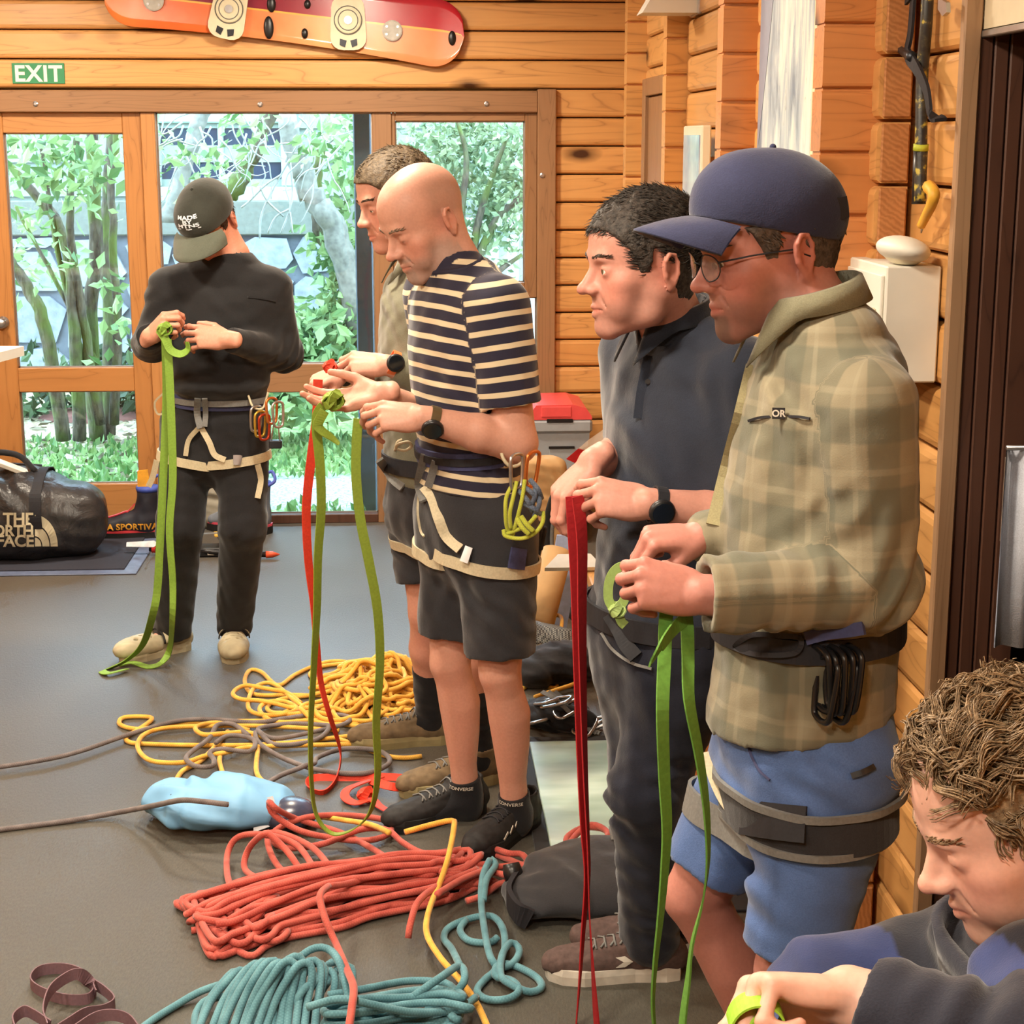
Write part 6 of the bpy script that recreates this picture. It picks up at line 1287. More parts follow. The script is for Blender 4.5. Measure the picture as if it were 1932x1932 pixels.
# ------------------------------------------------------------------ F: seated man in the foreground
q = mkq(1.58); fw, lf = facing(84)
F_ = Person('seated person with wavy light brown hair and blue jacket in the foreground', V(*(q(1950, 1700) * V(1, 1, 0))), (222, 176, 158))
neck = q(1985, 1790, .03); R_ = headR(84, 24)
optF = {'eye': 0, 'nose': 1.02, 'beard': dict(jaw=.25, chin=.25, must=.3, goat=.25, col=srgb(150, 112, 92))}
F_.head(R_, (0, .109, -.0315), q(1752, 1668), optF, neck, .060, 1.0)
brows(F_, hair_mat('brow_f', (120, 96, 72), (150, 124, 96)), 60, .0205)
def curls(pers, mat, n=620, per=9):
    el = V(0, -.014, .037); er = V(.077, .102, .088)
    d = rng.normal(size=(n * 4, 3)); d /= np.linalg.norm(d, axis=1, keepdims=True); P = el + d * er
    HLf = HL.copy(); HLf[9:, 1] += .014
    ok = P[:, 2] - np.interp(P[:, 1], HLf[:, 0], HLf[:, 1]) > .0; P = P[ok][:n]; N = d[ok][:n]; vs, fs, m0 = [], [], 0
    for p, nn in zip(P, N):
        top = p[2] > .05; L = rng.uniform(.045, .075) if top else (rng.uniform(.028, .045) if p[2] > .02 else rng.uniform(.012, .02)); front = p[1] > .03
        fl = V(-.15, .30, .55) if (top and front) else (V(.1, .75, .1) if top else V(0, -.35, -.75)); fl = fl + rng.normal(size=3) * .28; t1 = nrm(fl - (fl @ nn) * nn); t2 = np.cross(nn, t1); k = 10; s = np.linspace(0, 1, k); ph = rng.uniform(0, 6); am = (.012 if top else .004) * rng.uniform(.6, 1.2); tw = rng.uniform(4, 7)
        lift = .36 if top else .16
        path = p + np.outer(s * L * (.85 if top else 1), t1) + np.outer(np.sin(s * 2.7) * L * lift * .62, nn) - np.outer(s ** 2 * L * .10, nn) + np.outer(am * s * np.sin(ph + s * tw), t2) + np.outer(am * s * np.cos(ph + s * tw), nn)
        w0 = .0058 if top else .004
        for _ in range(per):
            a = rng.uniform(0, 6.3); rr = w0 * math.sqrt(rng.random()); off = t2 * math.cos(a) * rr + nn * math.sin(a) * rr
            pts = path + np.outer(.55 + .75 * s, off) + np.cumsum(rng.normal(size=(k, 3)) * .00045, 0); r = .00125 * (1 - .6 * s) * rng.uniform(.7, 1.3)
            v, f, _, _ = tube_geo(pts, r, 3, False, False); vs.append(v); fs.append(np.array(f) + m0); m0 += len(v)
    f = Field(V(-.105, -.135, -.09), V(.105, .115, .15), .005); f.add(_ell(el, er + .003), 0); x, y, z = f.ax[0][:, None, None], f.ax[1][None, :, None], f.ax[2][None, None, :]
    f.F = np.maximum(f.F, (np.interp(y, HLf[:, 0], HLf[:, 1]) - z + 0 * x).astype(np.float32) * .8); v, qf = joinv([f.mesh(), (np.concatenate(vs), np.concatenate(fs))]); return mk('hair', pers.H(v), qf, mat, pers.root, True)
curls(F_, hair_mat('light_brown_hair_f', (70, 54, 40), (176, 148, 114), .38), 560, 9)
sl, sr = q(1990, 1900, -.10), q(1850, 1830, .20); el, er = q(1990, 2040, -.22), q(1560, 1880, .16); wl, wr = q(1602, 1880, -.12), q(1500, 2050, .0)
tt = V(neck[0], neck[1], 0)
st = [(q(2010, 2300, .05), lf, .19, .14), (q(2000, 2100, .05), lf, .20, .145), (q(1990, 1960, .05), lf, .20, .13), (q(1985, 1880, .05), lf, .16, .105), (q(1985, 1820, .04), lf, .085, .08)]
def panels(v):
    t = ((v - sr) @ (er - sr)) / ((er - sr) @ (er - sr)); up = (v - sr - np.outer(t, er - sr)) @ nrm(_z - .6 * _h * 0); cuff = np.linalg.norm(v - sl, axis=1) < .0
    return {'panel': ((up > .045 - .03 * t) & (t < .62)).astype(float)}
jm = NT('jacket_cloth', .85, .25, sheen=.25); co_ = jm.coord(); nz_ = jm.noise(co_, 7, 4); jm.col(jm.mix(jm.attr('panel', 'Fac'), jm.ramp(nz_, [(.3, tuple(srgb(40, 50, 88))), (.7, tuple(srgb(58, 70, 118)))]), tuple(srgb(34, 36, 46)))); jm.bump(jm.math('ADD', nz_, jm.math('MULTIPLY', jm.noise(co_, 420, 2), .12)), .35, .012)
fF, jk = garment('jacket', [(_loft(st), 0), (_rc(sr, er, .080, .062), .05), (_rc(er, wr, .060, .05), .03), (_rc(sl, el, .085, .065), .05)], jm.m, F_.root, .006, (), [(q(1650, 1840, .12), .12, V(.6, 0, 1), .05, .007), (q(1800, 1860, .1), .14, V(1, 0, .8), .06, .007), (q(1850, 1900, 0), .12, V(1, 0, .5), .05, .006)], [(_rc(neck + V(0, 0, .1), neck, .085, .068), .004)], panels)
fF2, sv_ = garment('sleeve', [(_flat(_rc(el, wl + (el - wl) * .06, .066, .046), wl + (el - wl) * .09, wl - el), .03), (_rc(el, el + (sl - el) * .35, .068, .075), .03)], M['jacket_dark'], F_.root, .005, (), [(wl + (el - wl) * .25, .08, nrm(wl - el), .035, .005), (wl + (el - wl) * .6, .1, nrm(wl - el), .05, .006)])
colr = ringpts([fF], neck + V(0, 0, -.005), _z + fw * .3, 32, .0, rmax=.16); MB().ribbon(colr, _z * 1.0 + .2 * fw, .05, .012, True).build('collar', M['jacket_dark'], jk, True)
FT, _f = F_.hand(wl, -_r * 1.0 + .10 * _z, _h * .62 + _z * .75, 'L', [(58, 74, 40), (66, 80, 42), (72, 84, 44), (76, 86, 44)], (0, 0, 0, 0), ((.42, .76, -.5), (-.06, .95, -.3), (-.12, .95, -.2)), .98, el, .043, .029)
F_.hand(wr, V(-.3, .1, -.6), -_r, 'R', [(40, 50, 30)] * 4, sc=.98, elbow=er)
# seated legs and trunk, out of the picture
hp = q(2000, 2330, .04); hp[2] = .52; F_.bulk([(_loft([(hp, lf, .15, .11), (q(1990, 1960, .05), lf, .15, .10), (neck, lf, .06, .06)]), 0), (_rc(sl, el, .05, .045), .02), (_rc(sr, er, .05, .045), .02)], .012)
kn = [hp + lf * s * .11 + fw * .42 + V(0, 0, -.02) for s in (1, -1)]; ft = [k_ + fw * .04 + V(0, 0, -.42) for k_ in kn]
garment('trousers', [(_loft([(hp + V(0, 0, .06), lf, .17, .13), (hp, lf, .18, .14)]), 0)] + [(_rc(hp + lf * s * .09, k_, .095, .07), .04) for s, k_ in zip((1, -1), kn)] + [(_rc(k_, f_, .07, .055), .03) for k_, f_ in zip(kn, ft)], M['charcoal'], F_.root, .010)
F_.done()
for f_ in ft: b = V(f_[0], f_[1], 0) - fw * .06; shoe(F_.root, b, b + fw * .3, M['shoe_black'], M['sole_black'])
ch = empty('chair', V(hp[0], hp[1], 0), 'plain dark chair under the seated person in the foreground', 'chair')
cm = M['frame']; ch_c = V(hp[0], hp[1], 0)
RX = np.stack([fw, lf, _z], 1); MB().box((-.2, -.21, .375), (.22, .21, .405), .008, RX, ch_c).build('seat', cm, ch)
for a in (-.17, .19):
    for b in (-.18, .18): MB().box((a - .018, b - .018, 0), (a + .018, b + .018, .375), .004, RX, ch_c).build('leg', cm, ch)
# ------------------------------------------------------------------ things on the walls
def wallpt(px, py, y): return WY(px, py, y)
ys = 7.985; c0 = WY(538, 24, ys); aU = math.radians(-7.2); bu = V(math.cos(aU), 0, math.sin(aU)); bw = V(-math.sin(aU), 0, math.cos(aU)); HB = .81
sb = empty('snowboard', c0, 'tilted red and orange snowboard with white binding plates above the windows', 'snowboard')
def sbw(s):
    t = abs(s) / HB
    return (.126 + .022 * (t / .82) ** 2) if t < .82 else .148 * math.sqrt(max(0, 1 - ((t - .82) / .18) ** 2.3))
S_ = np.concatenate([np.linspace(-HB, -HB * .82, 10), np.linspace(-HB * .8, HB * .8, 22), np.linspace(HB * .82, HB, 10)]); v, f = [], []; nw = 8
for s in S_:
    lift = .045 * max(0, abs(s) / HB - .84) ** 1.5 * 12
    for k in range(nw + 1): t = -1 + 2 * k / nw; v.append(c0 + bu * s + bw * sbw(s) * t + V(0, -.004 - lift * .12, 0))
n_ = len(v); v = np.array(v); v = np.concatenate([v, v + V(0, .010, 0)])
for i in range(len(S_) - 1):
    for k in range(nw): a = i * (nw + 1) + k; f.append([a, a + nw + 1, a + nw + 2, a + 1]); f.append([n_ + a, n_ + a + 1, n_ + a + nw + 2, n_ + a + nw + 1])
    for k in (0, nw): a = i * (nw + 1) + k; f.append([a, a + nw + 1, n_ + a + nw + 1, n_ + a])
bm = NT('board_print', .16, .6); ua, wa = bm.attr('bu', 'Fac'), bm.attr('bw', 'Fac'); nb = bm.noise(bm.coord(), 5, 3)
low = bm.ramp(bm.math('ADD', bm.math('MULTIPLY', ua, .6), bm.math('MULTIPLY', nb, .25)), [(.0, tuple(srgb(240, 160, 80))), (.25, tuple(srgb(230, 112, 60))), (.5, tuple(srgb(236, 176, 122))), (.75, tuple(srgb(226, 128, 84))), (1, tuple(srgb(242, 158, 70)))])
upc = bm.ramp(bm.math('ADD', bm.math('MULTIPLY', ua, .8), bm.math('MULTIPLY', nb, .3)), [(.0, tuple(srgb(170, 52, 66))), (.4, tuple(srgb(132, 36, 62))), (.7, tuple(srgb(176, 60, 70))), (1, tuple(srgb(196, 40, 54)))])
sel = bm.ramp(bm.math('ADD', wa, bm.math('MULTIPLY', ua, -.10)), [(.44, (0, 0, 0)), (.46, (1, 1, 1))])
lin = bm.ramp(bm.math('ABSOLUTE', bm.math('SUBTRACT', bm.math('ADD', wa, bm.math('MULTIPLY', ua, -.10)), .45)), [(.012, (1, 1, 1)), (.018, (0, 0, 0))])
bm.col(bm.mix(lin, bm.mix(sel, low, upc), tuple(srgb(240, 190, 90)))); al_ = np.tile(np.repeat((S_ + HB) / (2 * HB), nw + 1), 2); aw_ = np.tile(np.tile(np.arange(nw + 1) / nw, len(S_)), 2)
mk('deck', v, f, bm.m, sb, True, {'bu': al_, 'bw': aw_})
def on_board(px, py): p = WY(px, py, ys - .012); return p
plate_m = plain('cream_plastic', (224, 216, 186), .5, var=.05)
def rrect(w, h, r, n=4, taper=0):
    P = []
    for cx, cy, a0 in ((w / 2 - r, h / 2 - r, 0), (-w / 2 + r, h / 2 - r, 90), (-w / 2 + r, -h / 2 + r, 180), (w / 2 - r, -h / 2 + r, 270)):
        for k in range(n + 1): a = math.radians(a0 + 90 * k / n); x, y = cx + r * math.cos(a), cy + r * math.sin(a); P.append((x * (1 + taper * y / h), y))
    return P
for px, py, rot in ((432, 22, -.10), (657, 43, .12)):
    p = on_board(px, py); ax = V(math.cos(rot - .12), 0, math.sin(rot - .12)); ay = V(-ax[2], 0, ax[0]); pl = mk('binding_plate', *prism_geo(rrect(.155, .24, .055, 4, -.15), p, ax, ay, V(0, -.016, 0)), plate_m, sb, False)
    MB().lathe([(.058, 0), (.058, .008), (.050, .010)], p + V(0, -.016, 0) + ay * .01, (0, -1, 0), 24).build('disc', plate_m, pl)
    MB().lathe([(.018, 0), (.018, .006)], p + V(0, -.026, 0) + ay * .01, (0, -1, 0), 14).build('centre_bolt', M['steel'], pl)
    rb = MB()
    for r_ in (.062, .044): rb.tube([p + V(0, -.0175 if r_ > .05 else -.0265, 0) + ay * .01 + ax * r_ * math.cos(t) + ay * r_ * math.sin(t) for t in np.linspace(0, 2 * math.pi, 28, endpoint=False)], .0022, 4, True)
    rb.build('ring', M['tape_grey'], pl)
    for sx in (-1, 1): mk('heel_pad', *prism_geo([(sx * .008, -.078), (sx * .038, -.070), (sx * .040, -.098), (sx * .016, -.108)][::sx], p + V(0, -.016, 0), ax, ay, V(0, -.003, 0)), M['darkmetal'], pl, False)
for px, py, w, h, r0 in ((507, 52, .045, .10, .1), (575, 63, .030, .045, 0), (512, 8, .04, .07, .2), (580, 8, .03, .04, 0), (853, 72, .035, .065, 0)):
    p = on_board(px, py); MB().ball(p, (w / 2, .010, h / 2), 8).build('stomp_pad', M['blackplastic'], sb, True)
for px, py in ((740, 58), (290, 1)):
    p = on_board(px, py); o = MB().lathe([(.046, 0), (.046, .006), (.040, .009)], p, (0, -1, 0), 20).build('insert_plate', plain('grey_plate', (190, 188, 180), .5), sb)
    for a in (.6, 2.5, 3.7, 5.6): MB().lathe([(.006, 0), (.006, .003)], p + V(.03 * math.cos(a), -.009, .03 * math.sin(a)), (0, -1, 0), 8).build('bolt', M['steel'], o)
# exit sign
a, b = WY(22, 119, YF), WY(123, 158, YF); ex = empty('exit_sign', (a + b) / 2, 'green and white EXIT sign on the boards above the door', 'sign')
mk('panel', *box_geo((a[0], YF - .006, b[2]), (b[0], YF + .002, a[2]), .001), plain('exit_green', (52, 138, 92), .5, var=.05), ex, False)
tv, tf = text_geo('EXIT', .098, .0028, 'CENTER', 1.08); mk('lettering', np.stack([tv[:, 0] + (a[0] + b[0]) / 2, np.full(len(tv), YF - .0075), tv[:, 1] + (a[2] + b[2]) / 2 - .034], 1), tf, plain('sign_white', (240, 240, 226), .5, var=.02), ex, False)
# emergency luminaire, glazed notice case, ice climbing poster
a, b = WY(1208, 26, 6.12), WY(1313, 26, 6.12); el_ = empty('wall_light', (a + b) / 2, 'white emergency light fitting at the top of the right wall', 'light fitting')
mk('housing', *prism_geo([(a[0], a[2]), (b[0], a[2]), (b[0], a[2] + .05), (b[0] - .01, a[2] + .12), (a[0] + .06, a[2] + .12), (a[0] + .03, a[2] + .05)], (0, 6.06, 0), (1, 0, 0), (0, 0, 1), (0, .16, 0)), M['white'], el_, False)
mk('end_cap', *box_geo((b[0] - .004, 6.05, a[2] - .004), (b[0] + .008, 6.23, a[2] + .13), .003), M['steel'], el_, False)
mk('bracket', *box_geo((b[0] - .02, 6.2, a[2] + .02), (b[0] + .02, 6.31, a[2] + .06), .003), M['steel'], el_, False)
a, b = WX(1287, 238, .92), WX(1322, 238, .92); nc = empty('notice_case', V(.95, a[1], a[2] - .4), 'narrow glazed white case on the right wall behind the navy cap', 'notice case'); zt, zb = a[2], a[2] - .42
mk('frame', *box_geo((.925, b[1], zb), (.955, a[1], zt), .004), M['offwhite'], nc, False)
gm = NT('case_glass', .08, .6); gm.col(gm.ramp(gm.noise(gm.coord(), 7, 3), [(.3, tuple(srgb(150, 158, 186))), (.7, tuple(srgb(214, 218, 226)))])); mk('glass', *box_geo((.921, b[1] + .03, zb + .03), (.926, a[1] - .03, zt - .03)), gm.m, nc, False)  # bluish white reflection on the glass is painted into its colour
mk('mount', *box_geo((.955, b[1] + .05, zb + .1), (1.012, a[1] - .05, zt - .1)), M['frame'], nc, False)
pm = NT('ice_print', .45, .4); pc = pm.coord(); tc_ = pm.n('ShaderNodeTexCoord'); sp_ = pm.n('ShaderNodeSeparateXYZ'); pm.l(tc_.outputs['Object'], sp_.inputs[0])
st_ = pm.noise(pm.coord(scale=(1, 9, 1.6)), 1.6, 5, .6, .8); ck = pm.noise(pm.coord(scale=(1, 16, 5)), 2.2, 5, .7, 1.0)
yy = pm.math('ADD', sp_.outputs[1], pm.math('MULTIPLY', sp_.outputs[2], -.55)); base = pm.ramp(st_, [(.30, tuple(srgb(120, 134, 152))), (.45, tuple(srgb(176, 188, 196))), (.58, tuple(srgb(226, 228, 216))), (.75, tuple(srgb(240, 240, 230)))])
base = pm.mix(pm.ramp(ck, [(.62, (0, 0, 0)), (.70, (.8, .8, .8))]), base, tuple(srgb(96, 104, 112)))
skyf = pm.ramp(pm.math('ADD', yy, pm.math('MULTIPLY', st_, .3)), [(.0, (0, 0, 0)), (1, (1, 1, 1))]); pm.col(base)
ps = empty('poster', V(.95, 4.2, 1.3), 'tall framed poster of an ice climb hanging behind the navy cap', 'poster'); yA, yB = WX(1437, 100, .948)[1], WX(1541, 100, .948)[1]
mk('print', *box_geo((.944, yB + .02, 1.42), (.948, yA - .0, 2.42)), pm.m, ps, False)
mk('border', *box_geo((.9445, yB - .006, 1.40), (.954, yA + .004, 2.44), .001), plain('paper_edge', (232, 220, 184), .6, var=.03), ps, False)
skm = plain('poster_sky', (142, 148, 166), .45, var=.03); mk('sky_area', *prism_geo([(yA, 2.42), (yA, 1.75), (yA - .10, 2.0), (yA - .24, 2.42)], (.9435, 0, 0), (0, 1, 0), (0, 0, 1), (-.0006, 0, 0)), skm, ps, False)
# ice axe on the near wall
X0 = 1.005; axp = lambda px, py, dx=0: WX(px, py, X0 + dx); ia = empty('ice_axe', axp(1740, 200), 'black and yellow ice axe hanging on the log wall beside the doorway', 'ice axe')
shaft = catmull([axp(1752, -60), axp(1748, 40), axp(1740, 140), axp(1738, 260), axp(1736, 380)], 8)
sm = NT('axe_shaft', .35, .5); sm.col(sm.ramp(sm.noise(sm.coord(), 60, 3), [(.42, tuple(srgb(40, 40, 40))), (.55, tuple(srgb(62, 60, 50))), (.66, tuple(srgb(190, 170, 70)))])); MB().tube(shaft, .0125, 10).build('shaft', sm.m, ia, True)
MB().tube([axp(1737, 285), axp(1735, 330), axp(1733, 385)], .0145, 10).build('grip', M['blackplastic'], ia, True)
MB().tube([axp(1738, 272), axp(1737, 284)], .0155, 10).build('tape_band', plain('lime_tape', (180, 188, 60), .6), ia, True)
MB().tube(catmull([axp(1752, 352, -.01), axp(1762, 365, -.012), axp(1758, 385, -.012), axp(1748, 405, -.01), axp(1738, 425, -.008)], 5), np.linspace(.013, .009, 21), 8).build('spike_cover', plain('amber_rubber', (228, 172, 62), .5, var=.06), ia, True)
MB().tube([axp(1741, 420), axp(1738, 440)], [.006, .001], 6).build('spike', M['steel'], ia, True)
MB().ribbon(catmull([axp(1725, -30, -.01), axp(1718, 60, -.012), axp(1712, 100, -.014), axp(1730, 130, -.016), axp(1748, 170, -.016), axp(1756, 215, -.014), axp(1775, 226, -.008)], 5), V(0, 1, .2), .024, .006).build('leash', M['tape_black'], ia, False)
MB().prism([(0, 0), (.04, .01), (.05, .04), (.0, .05)], axp(1712, 10, -.012), (0, -1, 0), (0, 0, 1), (-.006, 0, 0)).build('leash_wing', M['tape_black'], ia)
MB().tube(catmull([axp(1688, 98, -.01), axp(1695, 92, -.01), axp(1708, 100, -.012), axp(1722, 108, -.014)], 4), np.linspace(.004, .012, 13), 6).build('pick', M['darkmetal'], ia, True)
MB().prism([(0, 0), (.05, -.012), (.055, -.03), (.03, -.035), (0, -.02)], axp(1778, -4, -.004), (0, -1, 0), (0, 0, 1), (-.008, 0, 0)).build('adze', M['steel'], ia)
# white cabinet with an oval device on it
a, b = WX(1670, 503, .92), WX(1600, 490, .92); zt = a[2]; zb = WX(1670, 728, .92)[2]; cb = empty('wall_cabinet', V(.98, 3.4, zb), 'white box cabinet on the wall beside the doorway', 'cabinet')
yn = a[1]; yf_ = b[1]
mk('body', *box_geo((.924, yn, zb), (1.032, yf_, zt), .003), M['white'], cb, False)
dr = mk('door', *box_geo((.917, yn + .012, zb + .012), (.924, yf_ - .012, zt - .018), .002), M['white'], cb, False)
mk('handle', *box_geo((.905, yn + .04, (zt + zb) / 2 - .03), (.917, yn + .05, (zt + zb) / 2 + .03), .003), M['offwhite'], dr, False)
od = empty('smoke_alarm', V(.975, (yn + yf_) / 2, zt), 'white oval alarm housing resting on top of the white wall cabinet', 'alarm'); cc = WX(1701, 470, .965); cc = V(.968, cc[1], zt + .030)
RR = rotm((1, 0, 0), -.0) @ rotm((0, 1, 0), .16); MB().ball(cc, (.050, .085, .026), 14, RR).build('shell', M['white'], od, True); MB().ball(cc - V(0, 0, .010), (.038, .066, .021), 12, RR).build('base', M['offwhite'], od, True)
# pale curtain inside the dark doorway
cu = [(.0, 0), (.02, .02), (.05, -.005), (.08, .02), (.11, 0), (.14, .02), (.18, 0)]; cuP = catmull([V(1.104 + x, 3.05 + y, 0) for x, y in cu], 5)
zt_, zb_ = WY(1915, 850, 3.05)[2], WY(1915, 1222, 3.05)[2]; v = np.concatenate([cuP + V(0, 0, zt_), cuP + V(0, 0, zb_), cuP + V(0, .006, zt_), cuP + V(0, .006, zb_)]); n = len(cuP); f = []
for i in range(n - 1): f += [[i, i + 1, n + i + 1, n + i], [2 * n + i + 1, 2 * n + i, 3 * n + i, 3 * n + i + 1], [n + i, n + i + 1, 3 * n + i + 1, 3 * n + i], [i + 1, i, 2 * n + i, 2 * n + i + 1]]
tw = empty('towel', V(1.24, 3.05, zt_), 'pale grey towel hanging inside the dark doorway', 'towel'); mk('cloth', v, f, cloth('pale_grey_towel', (196, 200, 212)), tw, True)
MB().tube([V(1.104, 3.055, zt_ + .004), V(1.30, 3.055, zt_ + .004)], .005, 8).build('rail', M['steel'], tw, True)
# brown frame on the right wall
a = WX(1219, 132, 1.0); b = WX(1240, 160, 1.0); fr_ = struct(empty('door_3', V(1.0, a[1], 0)), 'brown timber door frame on the far part of the right wall')
for nm, lo, hi in (('upright', (.985, a[1] - .09, 0), (1.015, a[1], 2.05)), ('head', (.985, 6.45, 1.98), (1.015, a[1] - .09, 2.05)), ('leaf', (1.0, 6.45, 0), (1.012, a[1] - .095, 1.975))): mk(nm, *box_geo(lo, hi, .002), M['frame_v'], fr_, False)
# ------------------------------------------------------------------ bin, bench and clutter by the right wall
bn = empty('storage_bin', V(.69, 7.62, 0), 'grey plastic bin with red lid behind the striped shirt', 'bin'); x0, x1 = WY(998, 800, 7.5)[0], WY(1118, 800, 7.5)[0]; zl = WY(1060, 792, 7.5)[2]
gb = plain('grey_bin_plastic', (158, 162, 168), .5, var=.05); rm = plain('red_lid_plastic', (232, 84, 84), .35, var=.05)
vb = np.array([[x0 + .03, 7.53, 0], [x1 - .03, 7.53, 0], [x1 - .03, 7.85, 0], [x0 + .03, 7.85, 0], [x0 + .012, 7.51, zl - .06], [x1 - .012, 7.51, zl - .06], [x1 - .012, 7.87, zl - .06], [x0 + .012, 7.87, zl - .06]]); mk('bin_body', vb, [[3, 2, 1, 0], [4, 5, 6, 7], [0, 1, 5, 4], [1, 2, 6, 5], [2, 3, 7, 6], [3, 0, 4, 7]], gb, bn, False)
mk('rim', *box_geo((x0, 7.495, zl - .062), (x1, 7.885, zl), .012), gb, bn, False); mk('front_panel', *box_geo((x0 + .09, 7.512, .1), (x1 - .05, 7.522, zl - .13), .004), gb, bn, False); mk('handle_slot', *box_geo((x0 + .09, 7.505, zl - .132), (x1 - .08, 7.52, zl - .122)), M['blackplastic'], bn, False); mk('lid_gap', *box_geo((x0 + .08, 7.492, zl - .012), (x1 - .09, 7.51, zl + .004)), M['blackplastic'], bn, False)
lid = [(0, 0), (.006, .03), (.03, .065), (x1 - x0 - .09, .068), (x1 - x0 - .03, .05), (x1 - x0 - .006, .015), (x1 - x0 - .004, 0)]; mk('lid', *prism_geo(lid, (x0 + .002, 7.50, zl), (1, 0, 0), (0, 0, 1), (0, .38, 0)), rm, bn, False); mk('lid_flap', *box_geo((x0 + .055, 7.496, zl + .012), (x0 + .19, 7.51, zl + .06), .003), rm, bn, False)
be = empty('bench', V(.75, 4.7, 0), 'low varnished pine bench along the right wall behind the navy shirt', 'bench')
for i in range(3): mk('plank', *box_geo((.555 + i * .098, 4.05, .41), (.555 + i * .098 + .095, 5.42, .45), .004), M['pine_y'], be, False)
for y in (4.12, 5.28): mk('leg', *box_geo((.60, y, 0), (.82, y + .05, .41), .004), M['pine_dark'], be, False)
mk('stretcher', *box_geo((.69, 4.17, .15), (.73, 5.28, .22), .004), M['pine_dark'], be, False)
def blobthing(name, label, cat, prims, mat, h=.007, waves=(), rough=(.002, .06), cuts=(), subs=(), base=None):
    lo = np.min([p[0][1] for p in prims], 0); hi = np.max([p[0][2] for p in prims], 0); e = empty(name, V((lo[0] + hi[0]) / 2, (lo[1] + hi[1]) / 2, max(lo[2], 0)) if base is None else base, label, cat); f, o = garment('body', prims, mat, e, h, cuts, waves, subs, None, rough); return e, f, o
kraft = plain('kraft_paper', (186, 150, 104), .8, var=.12, scale=12); crm = plain('cream_plastic_bag', (226, 220, 196), .45, var=.06)
FL = [(V(0, 0, .002), -_z)]
a = G(1035, 1175); kb, f_, o_ = blobthing('paper_sack', 'tall brown kraft paper sack standing behind the bench end', 'sack', [(_loft([(a + V(0, .35, .05), V(1, 0, 0), .10, .08), (a + V(0, .36, .35), V(1, 0, 0), .11, .085), (a + V(0, .36, .52), V(1, 0, 0), .10, .06)], 3.0), 0)], kraft, .008, [(a + V(0, .3, .3), .15, V(.3, 0, 1), .10, .008), (a + V(0, .3, .45), .1, V(1, 0, .4), .06, .008)], (.003, .08), FL)
a2 = a + V(-.02, .42, 0); wb, f_, o_ = blobthing('plastic_bag', 'crumpled cream plastic bag bulging behind the cord bundle', 'bag', [(_ell(a2 + V(-.12, .25, .12), (.11, .10, .12)), 0), (_ell(a2 + V(-.10, .25, .42), (.13, .10, .16)), .06), (_loft([(a2 + V(-.11, .25, .12), V(1, 0, 0), .10, .09), (a2 + V(-.10, .25, .45), V(1, 0, 0), .11, .09)]), .04)], crm, .008, [(a2 + V(-.1, .15, .4), .15, V(1, 0, .7), .06, .009)], (.005, .06), FL)
a = G(1010, 1232); tb = empty('cardboard_tube', a, 'long brown cardboard tube leaning behind the black shorts', 'tube'); top = J(1052, 1040, 6.05); MB().tube([a + V(0, 0, .055), top], .055, 20).build('tube', kraft, tb, True); MB().tube([top + nrm(top - a) * .0, top + nrm(top - a) * .004], .048, 20).build('tube_end', M['frame'], tb)
sk = empty('trekking_poles', G(985, 1225), 'folded dark trekking poles leaning beside the cardboard tube', 'trekking poles')
for i, (p0, p1) in enumerate((((968, 1215), (1012, 985)), ((974, 1218), (1020, 990)), ((981, 1222), (1026, 996)))):
    A0, A1 = G(*p0) + V(0, 0, .012), J(*p1, 5.55 + .02 * i); MB().tube([A0, A1], .008, 8).build('pole', M['tape_black'] if i != 1 else M['tape_tan'], sk, True); MB().tube([A1 - nrm(A1 - A0) * .10, A1], .013, 8).build('grip', M['tape_black'], sk, True)
bp = empty('blue_panel', G(1045, 1200), 'pale blue plastic panel leaning against the wall beside the tube', 'panel'); MB().prism([(0, 0), (.10, 0), (.17, .36), (.07, .36)], G(1022, 1212) + V(.0, .12, 0.002), (1, 0, 0), (0, .15, 1), (0, .012, 0)).build('sheet', plain('pale_blue_plastic', (160, 178, 216), .4), bp)
ty = empty('bike_wheel', G(1075, 1235), 'black bicycle tyre standing against the bench end', 'tyre'); tc0 = G(1115, 1225) + V(.03, .25, .31); MB().tube([tc0 + V(math.cos(t) * .30 * .5, -math.cos(t) * .30 * .7, math.sin(t) * .30) for t in np.linspace(0, 2 * math.pi, 48, endpoint=False)], .022, 10, True).build('tyre', M['sole_black'], ty, True)
MB().tube([tc0 + V(math.cos(t) * .275 * .5, -math.cos(t) * .275 * .7, math.sin(t) * .275) for t in np.linspace(0, 2 * math.pi, 48, endpoint=False)], .009, 8, True).build('rim', M['tape_grey'], ty, True)
me_ = NT('mesh_fabric', .6, .4); ch_ = me_.n('ShaderNodeTexChecker'); me_.l(me_.coord(), ch_.inputs[0]); ch_.inputs['Scale'].default_value = 170; ch_.inputs[1].default_value = (*srgb(120, 120, 116), 1); ch_.inputs[2].default_value = (*srgb(34, 34, 36), 1); me_.col(ch_.outputs[0])
a = G(1015, 1262); blobthing('mesh_sack', 'grey mesh sack with black base on the floor behind the shorts', 'sack', [(_rc(a + V(-.06, .12, .075), a + V(.10, .05, .07), .075, .06), 0)], me_.m, .006, (), (.002, .05), FL)
a = G(1070, 1290); blobthing('black_pouch', 'small black stuff pouch behind the yellow rope loop', 'pouch', [(_ell(a + V(0, .05, .06), (.14, .12, .07)), 0), (_ell(a + V(-.1, .0, .05), (.08, .1, .055)), .03)], M['black'], .007, [(a, .15, V(1, 0, .5), .06, .006)], (.004, .06), FL)
